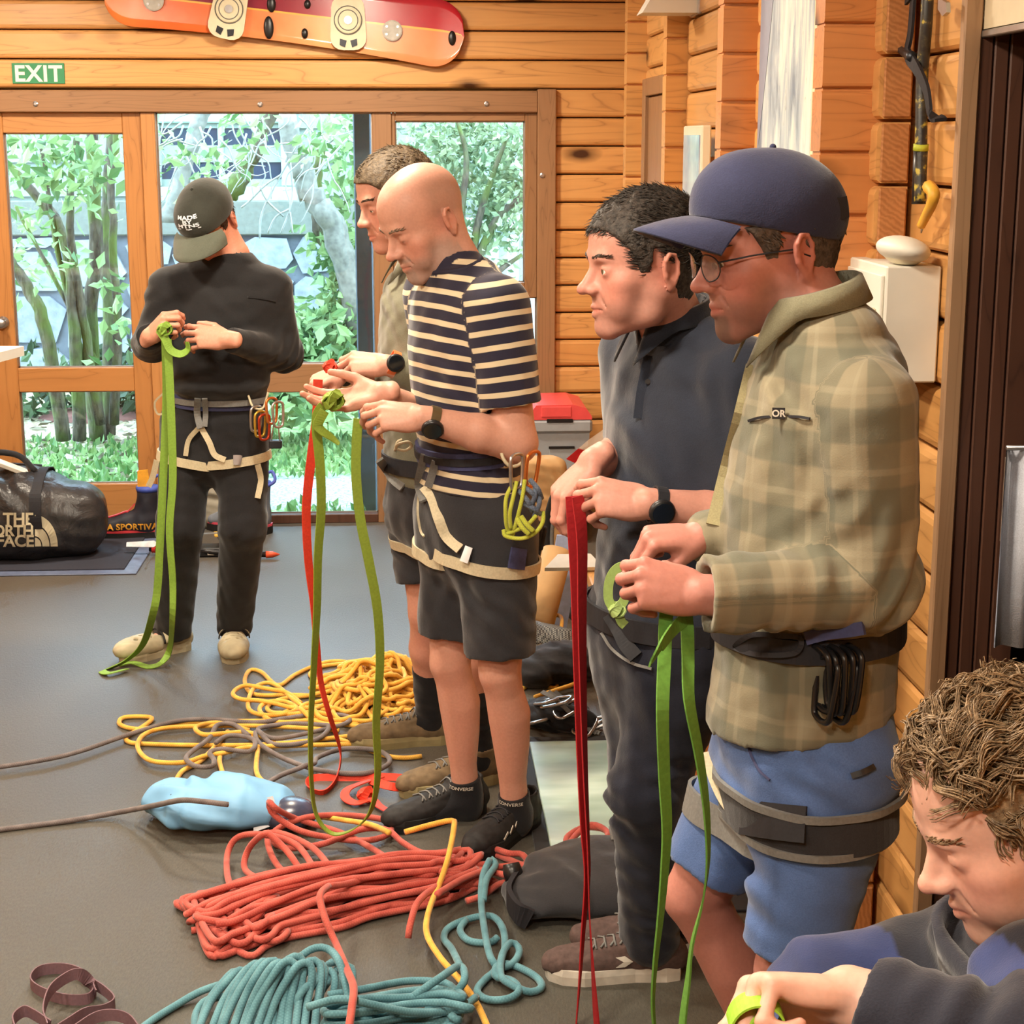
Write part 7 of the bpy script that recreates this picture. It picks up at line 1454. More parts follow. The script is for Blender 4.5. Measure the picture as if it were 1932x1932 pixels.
# crampons on the bench end
def crampon(c, d, label, tagm, bigplate=True, bar='cream'):
    d = nrm(d); s = np.cross(_z, d); e = empty('crampon', c, label, 'crampon', 'crampons lying about'); P = lambda a, b, z: np.asarray(c) + d * a + s * b + _z * z
    yb = plain('crampon_yellow_' + str(len(bpy.data.materials)), (226, 176, 48), .45, .5, .2, var=.08)
    mk('front_plate', *prism_geo([(.02, -.045), (.12, -.055), (.14, 0), (.12, .055), (.02, .045)], P(0, 0, .035), d, s, _z * .004), yb, e, False); mk('heel_plate', *prism_geo([(-.15, -.035), (-.04, -.04), (-.04, .04), (-.15, .035)], P(0, 0, .035), d, s, _z * .004), yb, e, False)
    mk('bar', *prism_geo([(-.06, -.012), (.04, -.012), (.04, .012), (-.06, .012)], P(0, 0, .04), d, s, _z * .003), M['steel'], e, False)
    for a in (.04, .10, .14, -.06, -.13):
        for b in (-.04, .04): MB().prism([(-.010, 0), (.010, 0), (.003, -.036)], P(a, b, .037), d, _z, s * .003).build('point', M['darkmetal'], e)
    MB().ribbon(catmull([P(.10, -.05, .04), P(.09, -.03, .09), P(.10, 0, .105), P(.09, .03, .09), P(.10, .05, .04)], 5), d, .016, .005).build('toe_strap', yb, e); MB().ribbon(catmull([P(-.12, -.04, .04), P(-.15, -.02, .10), P(-.16, 0, .11), P(-.15, .02, .10), P(-.12, .04, .04)], 5), _z, .02, .005).build('heel_bail', yb, e); return e
crampon(V(WX(1140, 1060, .72)[0], 5.12, .452), V(-.5, .8, 0), 'yellow crampon lying on the far end of the pine bench', None)
sp = empty('shovel_blade', V(.66, 5.34, .452), 'white metal shovel blade lying across the end of the bench', 'shovel'); a, b = WY(1024, 1052, 5.33), WY(1132, 1058, 5.33)
mk('blade', *prism_geo([(a[0], 0), (b[0], 0), (b[0] - .03, .09), (a[0] + .05, .09)], V(0, 5.25, .456), (1, 0, 0), (0, 1, .25), V(0, -.004, .012)), plain('white_alloy', (224, 226, 220), .35, .5, .3, var=.04), sp, False); mk('rivet', *ball_geo(V((a[0] + b[0]) / 2, 5.27, .47), .008, 6), M['steel'], sp); mk('socket', *box_geo((a[0] + .1, 5.33, .452), (a[0] + .14, 5.41, .485), .006), M['steel'], sp, False)
rp = empty('snack_packet', V(.76, 4.86, .45), 'shiny red and white foil packet behind the far hand of the navy shirt', 'packet'); fo = NT('foil_print', .25, .6); fo.col(fo.ramp(fo.attr('pz', 'Fac'), [(.60, tuple(srgb(206, 44, 48))), (.64, tuple(srgb(232, 228, 222)))])); fo.bump(fo.noise(fo.coord(), 18, 3), .6, .01)
c4 = [J(1070, 868, 4.75), J(1098, 880, 4.75), J(1165, 830, 4.75), J(1160, 792, 4.75), J(1090, 835, 4.75)]; base4 = V(.80, 4.86, .452)
pk = np.array([J(1068, 866, 4.78), J(1102, 882, 4.78), J(1190, 850, 4.80), J(1196, 770, 4.80), J(1110, 830, 4.78), base4 + V(-.02, -.03, 0), base4 + V(.10, -.03, 0), base4 + V(.10, .05, 0), base4 + V(-.02, .05, 0)]); pk = pk[:5]
fr5 = np.concatenate([pk, pk + V(.02, .03, -.01)]); mk('front', fr5, [[0, 1, 2, 3, 4], [9, 8, 7, 6, 5], [0, 4, 9, 5], [4, 3, 8, 9], [3, 2, 7, 8], [2, 1, 6, 7], [1, 0, 5, 6]], fo.m, rp, False, {'pz': np.tile([.2, .1, .3, 1., .95], 2)})
mk('carton', *box_geo((.72, 4.80, .45), (.93, 4.92, pk[:, 2].mean()), .004), plain('white_carton', (220, 216, 206), .5), rp, False); mk('red_panel', *prism_geo([(.725, .62), (.80, .80), (.80, .90), (.725, .88)], (0, 4.80, 0), (1, 0, 0), (0, 0, 1), (0, -.002, 0)), plain('red_print', (196, 44, 48), .35), rp, False)
# floor clutter by the sheet
mt2 = tag(mk('black_mat', *box_geo((.305, 3.72, .0005), (.92, 4.95, .007), .002), M['black'], smooth=False), 'thin black mat under the pale green sheet', 'mat')
shm = NT('pale_green_sheet', .28, .5); shm.col(shm.ramp(shm.noise(shm.coord(scale=(1, 3, 1)), 3, 3), [(.3, tuple(srgb(150, 178, 158))), (.7, tuple(srgb(206, 222, 206)))])); tag(mk('board', *box_geo((.345, 3.98, .0072), (.84, 4.88, .018), .002), shm.m, smooth=False), 'smooth pale green board lying flat on the black mat', 'board')
a = G(1060, 1375); gp = empty('gear_pile', a, 'black pouch heaped with steel carabiners and slings behind the calf', 'gear pile'); f_, o_ = garment('pouch', [(_ell(a + V(-.02, .04, .035), (.11, .10, .05)), 0), (_ell(a + V(.04, -.02, .03), (.07, .06, .035)), .03)], M['black'], gp, .006, FL, [(a, .12, V(1, .5, 0), .05, .006)], (), None, (.003, .05))
for i, (dx, dy, dz, a1) in enumerate(((-.05, .0, .09, .3), (-.02, -.02, .095, 1.0), (.02, -.03, .075, 2.0), (.10, .0, .022, .6), (.12, -.03, .03, 1.5), (.07, -.06, .028, 2.6), (-.08, -.04, .04, .1))): carabiner(a + V(dx, dy, dz), V(math.cos(a1), math.sin(a1), .2), V(-math.sin(a1), math.cos(a1), -.35), .10, M['steel'], gp, r=.006)
for i in range(3): MB().ribbon(catmull([a + V(-.06 + .02 * i, .04, .11), a + V(-.02 + .03 * i, -.01, .10 - .02 * i), a + V(.03 + .02 * i, -.05, .06 - .02 * i), a + V(.09 + .01 * i, -.08, .012)], 4), V(.5, .5, .4), .015, .003).build('sling', M['tape_grey'], gp)
a = G(1090, 1745); bb, fbb, obb = blobthing('black_bag', 'flat black stuff sack lying in front of the trousers', 'bag', [(_loft([(G(985, 1735) + V(0, .05, .03), V(0, 1, 0), .10, .035), (G(1060, 1705) + V(0, 0, .05), V(0, 1, 0), .17, .055), (G(1160, 1690) + V(0, .02, .05), V(0, 1, 0), .20, .055), (G(1260, 1680) + V(0, .04, .04), V(0, 1, 0), .18, .045)]), 0)], M['charcoal'], .007, [(a, .2, V(1, .6, .2), .12, .007), (G(1000, 1720), .1, V(.6, 1, 0), .05, .006)], (.003, .09), [(V(0, 0, .008), -_z)])
MB().ribbon(catmull([G(975, 1660, .05), G(960, 1690, .05), G(975, 1720, .045), G(1000, 1735, .03)], 5), V(0, 0, 1), .05, .012).build('roll_top', M['tape_black'], bb); MB().lathe([(.022, 0), (.024, .03), (.020, .05)], G(972, 1668, .04), V(-.2, .5, 1), 12).build('toggle', M['blackplastic'], bb, True); MB().prism([(0, 0), (.09, 0), (.09, .07), (0, .06)], fbb.out(G(1150, 1650) + V(0, 0, -.02), V(0, -.2, 1), .003, .3), (1, .2, .02), (0, 1, .15), (0, 0, .002)).build('patch', M['tape_grey'], bb)
# blue stuff sack
a = G(410, 1555); bs, fbs, obs = blobthing('stuff_sack', 'light blue nylon stuff sack lying beside the ropes', 'sack', [(_loft([(G(305, 1545) + V(0, .03, .05), V(0, 1, 0), .07, .045), (G(370, 1560) + V(0, .02, .06), V(0, 1, 0), .12, .062), (G(450, 1560) + V(0, .03, .06), V(0, 1, 0), .13, .065), (G(520, 1560) + V(0, .04, .045), V(0, 1, 0), .10, .05)]), 0)], plain('light_blue_nylon', (122, 176, 218), .5, .4, var=.10, scale=9), .006,
    [(G(360, 1540) + V(0, 0, .1), .12, V(.5, 1, .4), .11, .012), (G(450, 1540) + V(0, 0, .1), .10, V(1, .8, .5), .09, .010)], (.0045, .10), FL)
MB().ball(G(545, 1570) + V(.0, .03, .04), (.075, .075, .042), 10).build('clear_end', plain('navy_grey_plastic', (58, 62, 84), .25, .6, var=.4, scale=20), bs, True); MB().prism([(0, 0), (.075, .02), (.06, .10), (.01, .09)], fbs.out(G(478, 1575) + V(0, 0, 0), V(.1, -.7, .6), .004, .25), (1, .1, .05), (-.1, .4, .8), (0, -.002, .001)).build('window_patch', plain('silver_patch', (168, 168, 172), .3, .6, .2), bs); MB().box((-.035, -.02, -.02), (.035, .02, .012), .006, None, G(345, 1502, .09) + V(0, .0, .0)).build('toggle', M['blackplastic'], bs)
# ------------------------------------------------------------------ things by the glazed door
mt = empty('door_mat', V(-1.7, 7.5, 0), 'dark grey door mat with pale rubber edge under the duffel', 'mat'); mk('pile', *box_geo((-2.3, 7.14, .001), (-1.235, 7.86, .012), .002), plain('mat_pile', (52, 54, 66), .95, var=.15, scale=300), mt, False); mk('edge', *box_geo((-2.36, 7.075, .0005), (-1.175, 7.93, .006), .002), plain('mat_rubber', (104, 116, 146), .5), mt, False)
dc = V(-1.975, 7.42, 0); dfm = NT('duffel_laminate', .32, .5); dfm.col(dfm.ramp(dfm.noise(dfm.coord(), 6, 4), [(.3, tuple(srgb(38, 38, 42))), (.7, tuple(srgb(64, 63, 64)))])); dfm.bump(dfm.noise(dfm.coord(), 9, 5, .6, .5), .6, .02)
df, fd, od_ = blobthing('duffel_bag', 'big glossy black duffel bag with cream lettering by the door', 'duffel bag', [(_loft([(dc + V(-.42, 0, .19), V(0, 1, 0), .19, .18), (dc + V(.0, 0, .20), V(0, 1, 0), .20, .20), (dc + V(.28, 0, .19), V(0, 1, 0), .20, .195), (dc + V(.46, .02, .17), V(0, 1, 0), .17, .165)], 2.6), 0), (_ell(dc + V(.18, .05, .33), (.24, .12, .07)), .06)], dfm.m, .007, [(dc + V(.25, -.08, .36), .13, V(.8, 0, 1), .11, .014), (dc + V(.45, -.05, .2), .14, V(1, 0, .4), .09, .014), (dc + V(.1, 0, .38), .13, V(.5, 1, 0), .08, .014)], (.0025, .14), [(V(0, 0, .013), -_z)])
MB().ribbon(catmull([fd.out(dc + V(.36, 0, .2), V(0, math.cos(t), math.sin(t)), .004, .4) for t in np.linspace(math.pi * 1.05, 0, 14)], 3), V(1, 0, 0), .05, .006).build('compression_strap', M['tape_black'], df); MB().tube(catmull([fd.out(dc + V(.05, 0, .2), V(-.2, -.35, 1), .0, .4), dc + V(.10, -.03, .47), dc + V(.25, .0, .46), fd.out(dc + V(.3, 0, .2), V(.2, -.2, 1), .0, .4)], 6), .014, 8).build('handle', M['black'], df, True); MB().ribbon(catmull([fd.out(dc + V(x, 0, .2), V(0, -.15 + .2 * k, 1), .006, .4) for k, x in enumerate((-.1, .05, .2, .34))], 4), V(0, 1, 0), .022, .006).build('zip_flap', M['tape_black'], df)
MB().box((-.07, -.03, 0), (.07, .03, .02), .003, rotm((0, 1, 0), .5) @ rotm((0, 0, 1), .4), fd.out(dc + V(.22, 0, .2), V(.1, -.3, 1), .004, .4)).build('label_card', M['white'], df)
lgm = plain('cream_print', (214, 206, 176), .5, var=.03); lo_v, lo_f, n0 = [], [], 0
def duf(px, py): return fd.at_ray(px, py) if False else onsurf([fd], [(px, py, 7.3)], off=.006)[0]
for ln, pxr, pyb, sz in (('THE', 63, 990, 32), ('NORTH', 64, 1011, 29), ('FACE', 64, 1031, 31)):
    tv, tf = text_geo(ln, sz, sz * .03, 'RIGHT', .96)
    lo_v.append(np.array([duf(pxr + t[0], pyb - t[1]) for t in tv])); lo_f += [[i + n0 for i in p] for p in tf]; n0 += len(tv)
for r0, r1, sx in ((0, 12, 1.0), (14, 27.5, 1.0), (29.5, 43, 1.0)):
    k = 12; P = []
    for r in (r0, r1):
        for t in np.linspace(0, math.pi / 2, k + 1): P.append(duf(66 + r * math.cos(t) * sx, 1031 - r * math.sin(t) * 1.38))
    lo_v.append(np.array(P)); lo_f += [[n0 + i, n0 + k + 1 + i, n0 + k + 2 + i, n0 + i + 1] for i in range(k)]; n0 += len(P)
mk('lettering', np.concatenate(lo_v), lo_f, lgm, df, False)
def boot(c, d, label, m1, m2, word=None, gait=None):
    d = nrm(d); s = np.cross(_z, d); P = lambda a, b, z: np.asarray(c) + d * a + s * b + _z * z; e = empty('mountain_boot', c, label, 'boot', 'mountaineering boots by the door'); R3 = np.stack([d, s, _z], 1)
    f, o = garment('upper', [(_loft([(P(.05, 0, .075), s, .042, .055), (P(.13, 0, .075), s, .046, .055), (P(.22, 0, .062), s, .050, .042), (P(.29, 0, .055), s, .040, .032)]), 0), (_rc(P(.07, 0, .08), P(.055, 0, .215), .056, .050), .03)], m1, e, .005, [(P(0, 0, .03), -_z), (P(.06, 0, .235), _z)])
    outl = [(0, 0), (.01, .034), (.10, .042), (.2, .050), (.28, .042), (.325, .018), (.33, 0)]; poly = outl + [(a, -b) for a, b in outl[-2:0:-1]]; mk('sole', *prism_geo(poly, P(0, 0, 0), d, s, _z * .035), M['sole_black'], e, False); mk('rand', *prism_geo([(a * .985, b * 1.02) for a, b in poly], P(0, 0, .035), d, s, _z * .010), m2, e, False)
    MB().ribbon(catmull([f.out(P(a, 0, z), V(0, 0, 1) * (1 if a > .12 else .3) + d * (.3 if a > .12 else 1), .003, .12) for a, z in ((.25, .06), (.20, .065), (.15, .09), (.12, .12), (.11, .16))], 4), s, .02, .005).build('zip', m2, e)
    MB().tube(catmull([P(.02, .02, .225), P(-.02, .0, .25), P(.0, -.02, .29), P(.05, -.03, .265), P(.06, -.02, .235)], 5), .008, 6).build('pull_loop', plain('blue_loop', (84, 100, 196), .6), e, True); MB().lathe([(.052, 0), (.056, .012), (.052, .024)], P(.055, 0, .222), _z, 16).build('cuff', plain('blue_cuff', (70, 90, 180), .6), e, True)
    if gait is not None: MB().prism([(-.03, 0), (.03, 0), (.026, .085), (-.02, .09)], P(.07, .01, .235), d, _z, s * .01).build('tongue', gait, e)
    if word:
        tv, tf = text_geo(word, .040, .0014, 'LEFT', 1.05); sd = s if s @ _h < 0 else -s; sg = 1 if d[0] < 0 else -1
        vv = np.array([f.out(P(.262 - t[0] * 1.0, 0, .052 + t[1]) - d * .0, sd, .003, .12) for t in tv]); mk('lettering', vv, tf, plain('orange_print', (236, 170, 60), .5), e, False)
    return e
bk = plain('boot_black', (40, 40, 50), .6, var=.2); boot(G(306, 1014) + V(0, .0, 0), V(-1, -.06, 0), 'black mountaineering boot with orange lettering beside the duffel', bk, plain('boot_red', (206, 62, 70), .5), 'LA SPORTIVA', plain('orange_gaiter', (232, 166, 52), .6))
boot(G(505, 1008) + V(.02, .02, 0), V(-.9, .3, 0), 'grey and blue mountaineering boot behind the right leg of the black jeans', plain('boot_grey', (120, 128, 140), .6, var=.15), plain('boot_pink', (210, 80, 100), .5))
a = G(400, 1008); bkp, f_, o_ = blobthing('backpack', 'beige grey backpack leaning on the middle window behind the jeans', 'backpack', [(_loft([(a + V(.0, .18, .08), V(1, 0, 0), .15, .10), (a + V(.02, .20, .25), V(1, 0, 0), .155, .11), (a + V(.02, .22, .40), V(1, 0, 0), .12, .08)], 2.6), 0)], plain('beige_grey_nylon', (150, 146, 132), .7, var=.1), .008, [(a + V(0, .1, .25), .15, V(.4, 0, 1), .09, .008)], (.003, .08), FL)
MB().ribbon(catmull([a + V(-.12, .10, .06), a + V(-.13, .07, .2), a + V(-.08, .09, .36)], 5), V(1, 0, 0), .04, .01).build('shoulder_strap', M['black'], bkp)
crampon(G(395, 1046) + V(0, .04, .045), V(1, .15, 0), 'yellow and black crampon on the carpet behind the jeans', None)
cs = empty('gear_case', G(392, 1052), 'black gear case with a clear side lying on the carpet behind the jeans', 'case'); a = G(392, 1052); mk('case_body', *box_geo(a + V(-.085, 0, 0), a + V(.085, .10, .042), .006), M['blackplastic'], cs, False); mk('clear_side', *box_geo(a + V(-.082, -.02, .0), a + V(-.05, .0, .14), .004), plain('clear_grey', (150, 156, 170), .2, .6), cs, False); mk('label_plate', *box_geo(a + V(.0, -.003, .012), a + V(.03, 0, .032)), M['white'], cs, False)
a0, a1 = G(248, 1036, .03), G(528, 1046, .02); ix = empty('walking_axe', (a0 + a1) / 2 * V(1, 1, 0), 'ice axe with red tip lying on the carpet behind the jeans', 'ice axe'); MB().tube([a0 + V(.08, 0, 0), a1 - V(.05, 0, 0)], .013, 8).build('shaft', M['blackplastic'], ix, True); MB().tube([a1 - V(.06, 0, 0), a1 - V(.03, 0, 0), a1], [.016, .014, .002], 8).build('tip', plain('red_orange_tip', (226, 90, 58), .4), ix, True); MB().prism([(-.02, -.012), (.10, -.016), (.12, .0), (.10, .016), (-.02, .010)], a0 + V(0, -.0, .02), (1, 0, 0), (0, .6, .8), (0, -.006, .004)).build('head', plain('silver_head', (214, 220, 228), .25, .6, .5), ix); MB().tube([a0 + V(.09, 0, 0), a0 + V(.17, 0, -.002)], .018, 8).build('head_tape', plain('red_tape', (196, 54, 48), .5), ix, True)
# white counter at the left edge
tc1 = J(45, 653, 6.25); tb_ = empty('counter', V(tc1[0] - .5, tc1[1] - .2, 0), 'white topped high counter at the left edge of the picture', 'counter'); mk('top', *prism_geo([(0, 0), (-1.2, .12), (-1.2, -.55), (-.12, -.50)], tc1, (1, 0, 0), (0, 1, 0), (0, 0, -.035)), M['white'], tb_, False)
for dx, dy in ((-.35, -.42), (-1.1, -.45), (-.30, -.02), (-1.1, .02)): mk('leg', *box_geo(V(tc1[0] + dx - .02, tc1[1] + dy - .02, 0), V(tc1[0] + dx + .02, tc1[1] + dy + .02, tc1[2] - .035), .004), M['steel'], tb_, False)
# ------------------------------------------------------------------ ropes and webbing
def rope_mat(name, c0, c1, fleck=None):
    m = NT(name, .75, .3, sheen=.2); u, a = m.attr('ru', 'Fac'), m.attr('ra', 'Fac')
    ph = m.math('FRACT', m.math('ADD', m.math('MULTIPLY', u, 150.0), m.math('MULTIPLY', a, .637))); ph2 = m.math('FRACT', m.math('SUBTRACT', m.math('MULTIPLY', u, 150.0), m.math('MULTIPLY', a, .637)))
    w = m.math('MULTIPLY', m.math('ABSOLUTE', m.math('SUBTRACT', ph, .5)), m.math('ABSOLUTE', m.math('SUBTRACT', ph2, .5)))
    n = m.noise(m.coord(), 25, 3); c = m.ramp(m.math('ADD', m.math('MULTIPLY', w, 1.1), m.math('MULTIPLY', n, .8)), [(.2, tuple(srgb(*c0))), (.75, tuple(srgb(*c1)))]); m.col(c); m.bump(w, .2, .002); return m.m
def rope(name, label, runs, r, mat, group='climbing ropes on the carpet', n=8):
    """one rope: every run is a smoothed centre line in metres; runs are pieces of the same rope"""
    e = empty(name, V(*(np.concatenate(runs).mean(0) * V(1, 1, 0))), label, 'rope', group)
    vs, fs, uu, aa, k = [], [], [], [], 0
    for P in runs: 
        v, f, u, a = tube_geo(P, r, n); vs.append(v); fs += [[i + k for i in q_] for q_ in f]; uu.append(u); aa.append(np.where(a > 0, a, 0)); k += len(v)
    mk('strand', np.concatenate(vs), fs, mat, e, True, {'ru': np.concatenate(uu), 'ra': np.concatenate(aa)}); return e
def fl(pts, r=.008, n=6, jit=0.0):
    """floor path from picture points (px, py[, height])"""
    P = [G(p[0], p[1], (p[2] if len(p) > 2 else r)) for p in pts]; return catmull(P, n)
def connect(parts, n=6): return catmull(np.concatenate(parts), n)
def lay(P, r, hmax=.12):
    """lift later turns of a path over earlier ones where they cross"""
    Q = P.copy(); cell = {}; s = r * 1.3
    for i, p in enumerate(P):
        kx, ky = int(p[0] / s), int(p[1] / s); z = r
        for dx in (-1, 0, 1):
            for dy in (-1, 0, 1):
                for (j, zz) in cell.get((kx + dx, ky + dy), ()):
                    if i - j > 12: z = max(z, zz + 1.25 * r)
        Q[i, 2] = max(p[2], min(z, hmax)); cell.setdefault((kx, ky), []).append((i, Q[i, 2]))
    zz = Q[:, 2].copy()
    for _ in range(10): zz[1:-1] = np.maximum(.25 * zz[:-2] + .5 * zz[1:-1] + .25 * zz[2:], Q[1:-1, 2] * .6 + .4 * (.5 * zz[:-2] + .5 * zz[2:]))
    Q[:, 2] = np.maximum(zz, r); return Q
def resample(P, step):
    d = np.concatenate(([0], np.cumsum(np.linalg.norm(np.diff(P, axis=0), axis=1)))); t = np.arange(0, d[-1], step); return np.stack([np.interp(t, d, P[:, k]) for k in range(3)], 1)
rg2 = np.random.default_rng(5)
# ---- yellow
RY = .0075; ym = rope_mat('yellow_rope', (206, 140, 44), (246, 200, 92)); ctr = G(715, 1310); pts = []
for i in range(34):
    c = ctr + V(rg2.uniform(-.17, .13), rg2.uniform(-.22, .26), 0); a0 = rg2.uniform(0, 6.28); ra, rb, rot = rg2.uniform(.06, .20), rg2.uniform(.05, .13), rg2.uniform(-.6, .9)
    for t in np.linspace(0, rg2.uniform(4.0, 6.6), 7): x, y = ra * math.cos(a0 + t), rb * math.sin(a0 + t); pts.append(c + V(x * math.cos(rot) - y * math.sin(rot), x * math.sin(rot) + y * math.cos(rot), RY))
pile = lay(resample(catmull(np.array(pts), 7), .012), RY, .11)
lps = [[(670, 1256), (648, 1248), (617, 1249), (586, 1259), (555, 1274), (524, 1293), (493, 1268), (471, 1265), (462, 1287), (480, 1310), (549, 1311), (611, 1311), (645, 1296), (680, 1280)], [(640, 1340), (586, 1339), (555, 1324), (524, 1299), (502, 1293), (478, 1305), (468, 1336), (480, 1352), (520, 1356), (560, 1345), (540, 1330), (505, 1330), (490, 1345), (520, 1365), (600, 1360), (690, 1350)],
       [(568, 1327), (540, 1312), (502, 1308), (462, 1305), (440, 1321), (455, 1332), (500, 1334), (560, 1342), (620, 1335)],
       [(690, 1372), (600, 1362), (500, 1360), (336, 1365), (272, 1375), (241, 1373), (225, 1365), (233, 1354), (269, 1352), (287, 1357), (259, 1378), (238, 1391), (246, 1401), (285, 1404), (362, 1406), (466, 1406), (560, 1400), (690, 1385)],
       [(640, 1378), (500, 1373), (388, 1375), (310, 1380), (272, 1393), (260, 1414), (272, 1435), (298, 1445), (349, 1445), (388, 1432), (430, 1425), (470, 1415), (600, 1408), (720, 1404)],
       [(470, 1378), (410, 1372), (370, 1385), (385, 1400), (430, 1395), (470, 1390), (520, 1400)], [(430, 1380), (401, 1414), (373, 1440), (344, 1455), (329, 1481), (334, 1489), (422, 1494), (414, 1435), (424, 1409)],
       [(474, 1391), (486, 1409), (484, 1460), (500, 1486), (540, 1525), (600, 1548), (650, 1568), (700, 1590), (738, 1622)], [(765, 1640), (812, 1630), (850, 1624), (858, 1632), (845, 1680), (815, 1740), (805, 1790), (830, 1832), (870, 1870), (900, 1905), (925, 1950)],
       [(640, 1395), (680, 1408), (720, 1424), (760, 1430), (802, 1426)],
       [(985, 1290), (1010, 1268), (1040, 1215), (1058, 1212), (1055, 1232), (1020, 1258), (990, 1270)], [(990, 1286), (1030, 1270), (1090, 1277), (1098, 1285), (1085, 1300), (1005, 1316)], [(985, 1300), (1020, 1278), (1048, 1290), (1045, 1298), (1010, 1290), (990, 1282)]]
hts = {1: .03, 2: .02, 10: .09}; runs = [pile]
for i, L in enumerate(lps):
    P = resample(fl(L, RY, 8), .014); hh = .012 * (i % 3); 
    if i == 7: P[-25:, 2] += np.linspace(0, .07, 25)
    if i == 8: P[:, 2] = RY + np.interp(np.arange(len(P)), [0, 12, 30, len(P)], [.10, .10, .03, 0.0])
    if i == 10: P[:, 2] += .10 * np.sin(np.linspace(0, math.pi, len(P)))
    else: P[:, 2] += hh * np.sin(np.linspace(0, math.pi, len(P)))
    runs.append(P)
up = catmull([J(788, 1270, 4.98), J(787, 1230, 4.95), J(782, 1195, 4.9), J(776, 1188, 4.9)], 6); runs.append(up)
rope('climbing_rope', 'yellow climbing rope heaped behind the hikers shoes', runs, RY, ym)
# ---- grey
RG = .0075; gpts = [(-40, 1460), (60, 1445), (140, 1428), (240, 1394), (330, 1368), (400, 1364), (480, 1370), (540, 1362), (600, 1354), (655, 1358), (652, 1372), (590, 1388), (520, 1400), (488, 1386), (500, 1378), (560, 1372), (620, 1380), (590, 1405), (520, 1412), (485, 1390), (490, 1410), (540, 1440), (610, 1462), (690, 1466), (735, 1446), (715, 1424), (650, 1420), (600, 1436), (590, 1452), (540, 1466), (505, 1485), (480, 1508), (430, 1518)]
g1 = lay(resample(fl(gpts, RG, 8), .013), RG, .06); g1[:, 2] += .012
g2 = resample(catmull([G(430, 1518, .145), G(380, 1512, .145), G(340, 1510, .135), G(290, 1520, .075), G(220, 1533, .02), G(120, 1550, RG), G(-40, 1570, RG)], 8), .013)
g3 = resample(fl([(470, 1400), (440, 1378), (410, 1380), (395, 1405), (360, 1432), (352, 1445), (370, 1458), (400, 1458), (404, 1445), (396, 1432), (420, 1425), (470, 1430), (482, 1412), (465, 1402), (430, 1400), (405, 1415)], RG, 8), .013); g3[:, 2] += .02
rope('climbing_rope', 'grey climbing rope running in from the left edge', [g1, g2, g3], RG, rope_mat('grey_rope', (86, 78, 78), (136, 126, 124)))
# ---- red
RR_ = .0083; rm_ = rope_mat('red_rope', (164, 66, 58), (214, 106, 92)); Lp, Rp = G(405, 1752), G(880, 1652); ax_ = nrm((Rp - Lp) * V(1, 1, 0)); sd_ = np.cross(_z, ax_); Ln = np.linalg.norm((Rp - Lp)[:2]); pts = []
nS = 40
for i in range(nS):
    layer = i / nS; off = .165 * math.sin(i * 2.399) * (1 - .35 * layer); z = RR_ + .085 * layer * (1 - (off / .2) ** 2); e0, e1 = rg2.uniform(-.06, .10), Ln + rg2.uniform(-.12, .06); st_ = [e0, e0 + .06] + list(np.linspace(.2, .8, 4) * Ln + rg2.normal(size=4) * .02) + [e1 - .06, e1]
    if i % 2: st_ = st_[::-1]
    for s in st_:
        t = s / Ln; bow = .05 * math.sin(t * math.pi); wl_ = 1.05 - .45 * t; pts.append(Lp * V(1, 1, 0) + ax_ * s + sd_ * (off * wl_ + bow * (.5 - t) + rg2.normal() * .010) + V(0, 0, max(RR_, z * (.55 + .45 * math.sin(max(0, min(1, t)) * math.pi)) + rg2.normal() * .004)))
bund = resample(catmull(np.array(pts), 8), .014); bund[:, 2] = np.maximum(bund[:, 2], RR_)
rl = [[(600, 1650, .05), (560, 1595, .06), (500, 1575, .08), (448, 1580, .06), (428, 1620, .02), (440, 1680, .03), (500, 1700, .05)], [(575, 1655, .05), (545, 1610, .08), (515, 1580, .11), (500, 1572, .12), (470, 1600, .06), (462, 1640, .02), (500, 1665, .04)], [(640, 1660, .06), (590, 1600, .05), (520, 1570, .05), (505, 1590, .04), (530, 1640, .02), (600, 1680, .05)],
      [(760, 1640, .05), (700, 1600, .03), (640, 1570, .02), (560, 1545, .05), (520, 1525, .11), (508, 1512, .12), (515, 1535, .09), (560, 1565, .05), (620, 1580, .03), (690, 1586, .02), (735, 1572, .015), (728, 1548, .015), (650, 1538, .03), (580, 1542, .05), (530, 1560, .04), (512, 1582, .02), (540, 1600, .015), (610, 1592, .03), (680, 1565, .04), (730, 1566, .03), (760, 1590, .02), (800, 1610, .015), (850, 1606, .01), (900, 1600, .01), (950, 1618, .01), (1010, 1640, .06), (1060, 1640, .08), (1110, 1618, .08), (1150, 1590, .06), (1140, 1565, .05), (1100, 1562, .06), (1070, 1580, .06), (1075, 1600, .055), (1110, 1598, .06), (1148, 1575, .06), (1120, 1556, .06), (1090, 1572, .06), (1050, 1620, .05), (990, 1660, .06)],
      [(990, 1660, .05), (900, 1640, .03), (860, 1650, .05), (840, 1640, .05), (870, 1615, .03), (920, 1600, .02), (960, 1610, .03), (985, 1612, .03), (992, 1630, .03), (940, 1636, .04), (880, 1655, .05), (820, 1690, .07)],
      [(620, 1672, .10), (606, 1684, .115), (604, 1700, .11), (616, 1740, .08), (636, 1785, .05), (655, 1830, .12), (667, 1862, .15), (664, 1900, .15), (655, 1960, .12)], [(620, 1672, .10), (660, 1666, .08), (740, 1640, .06)], [(880, 1700, .02), (910, 1690, .02), (950, 1665, .02), (1000, 1667, .02)], [(770, 1770, .02), (775, 1740, .05), (790, 1700, .07), (830, 1670, .06), (900, 1640, .04)]]
runs = [bund] + [resample(fl(L, RR_, 8), .013) for L in rl]
rope('climbing_rope', 'red climbing rope coiled in a long bundle in the foreground', runs, RR_, rm_)
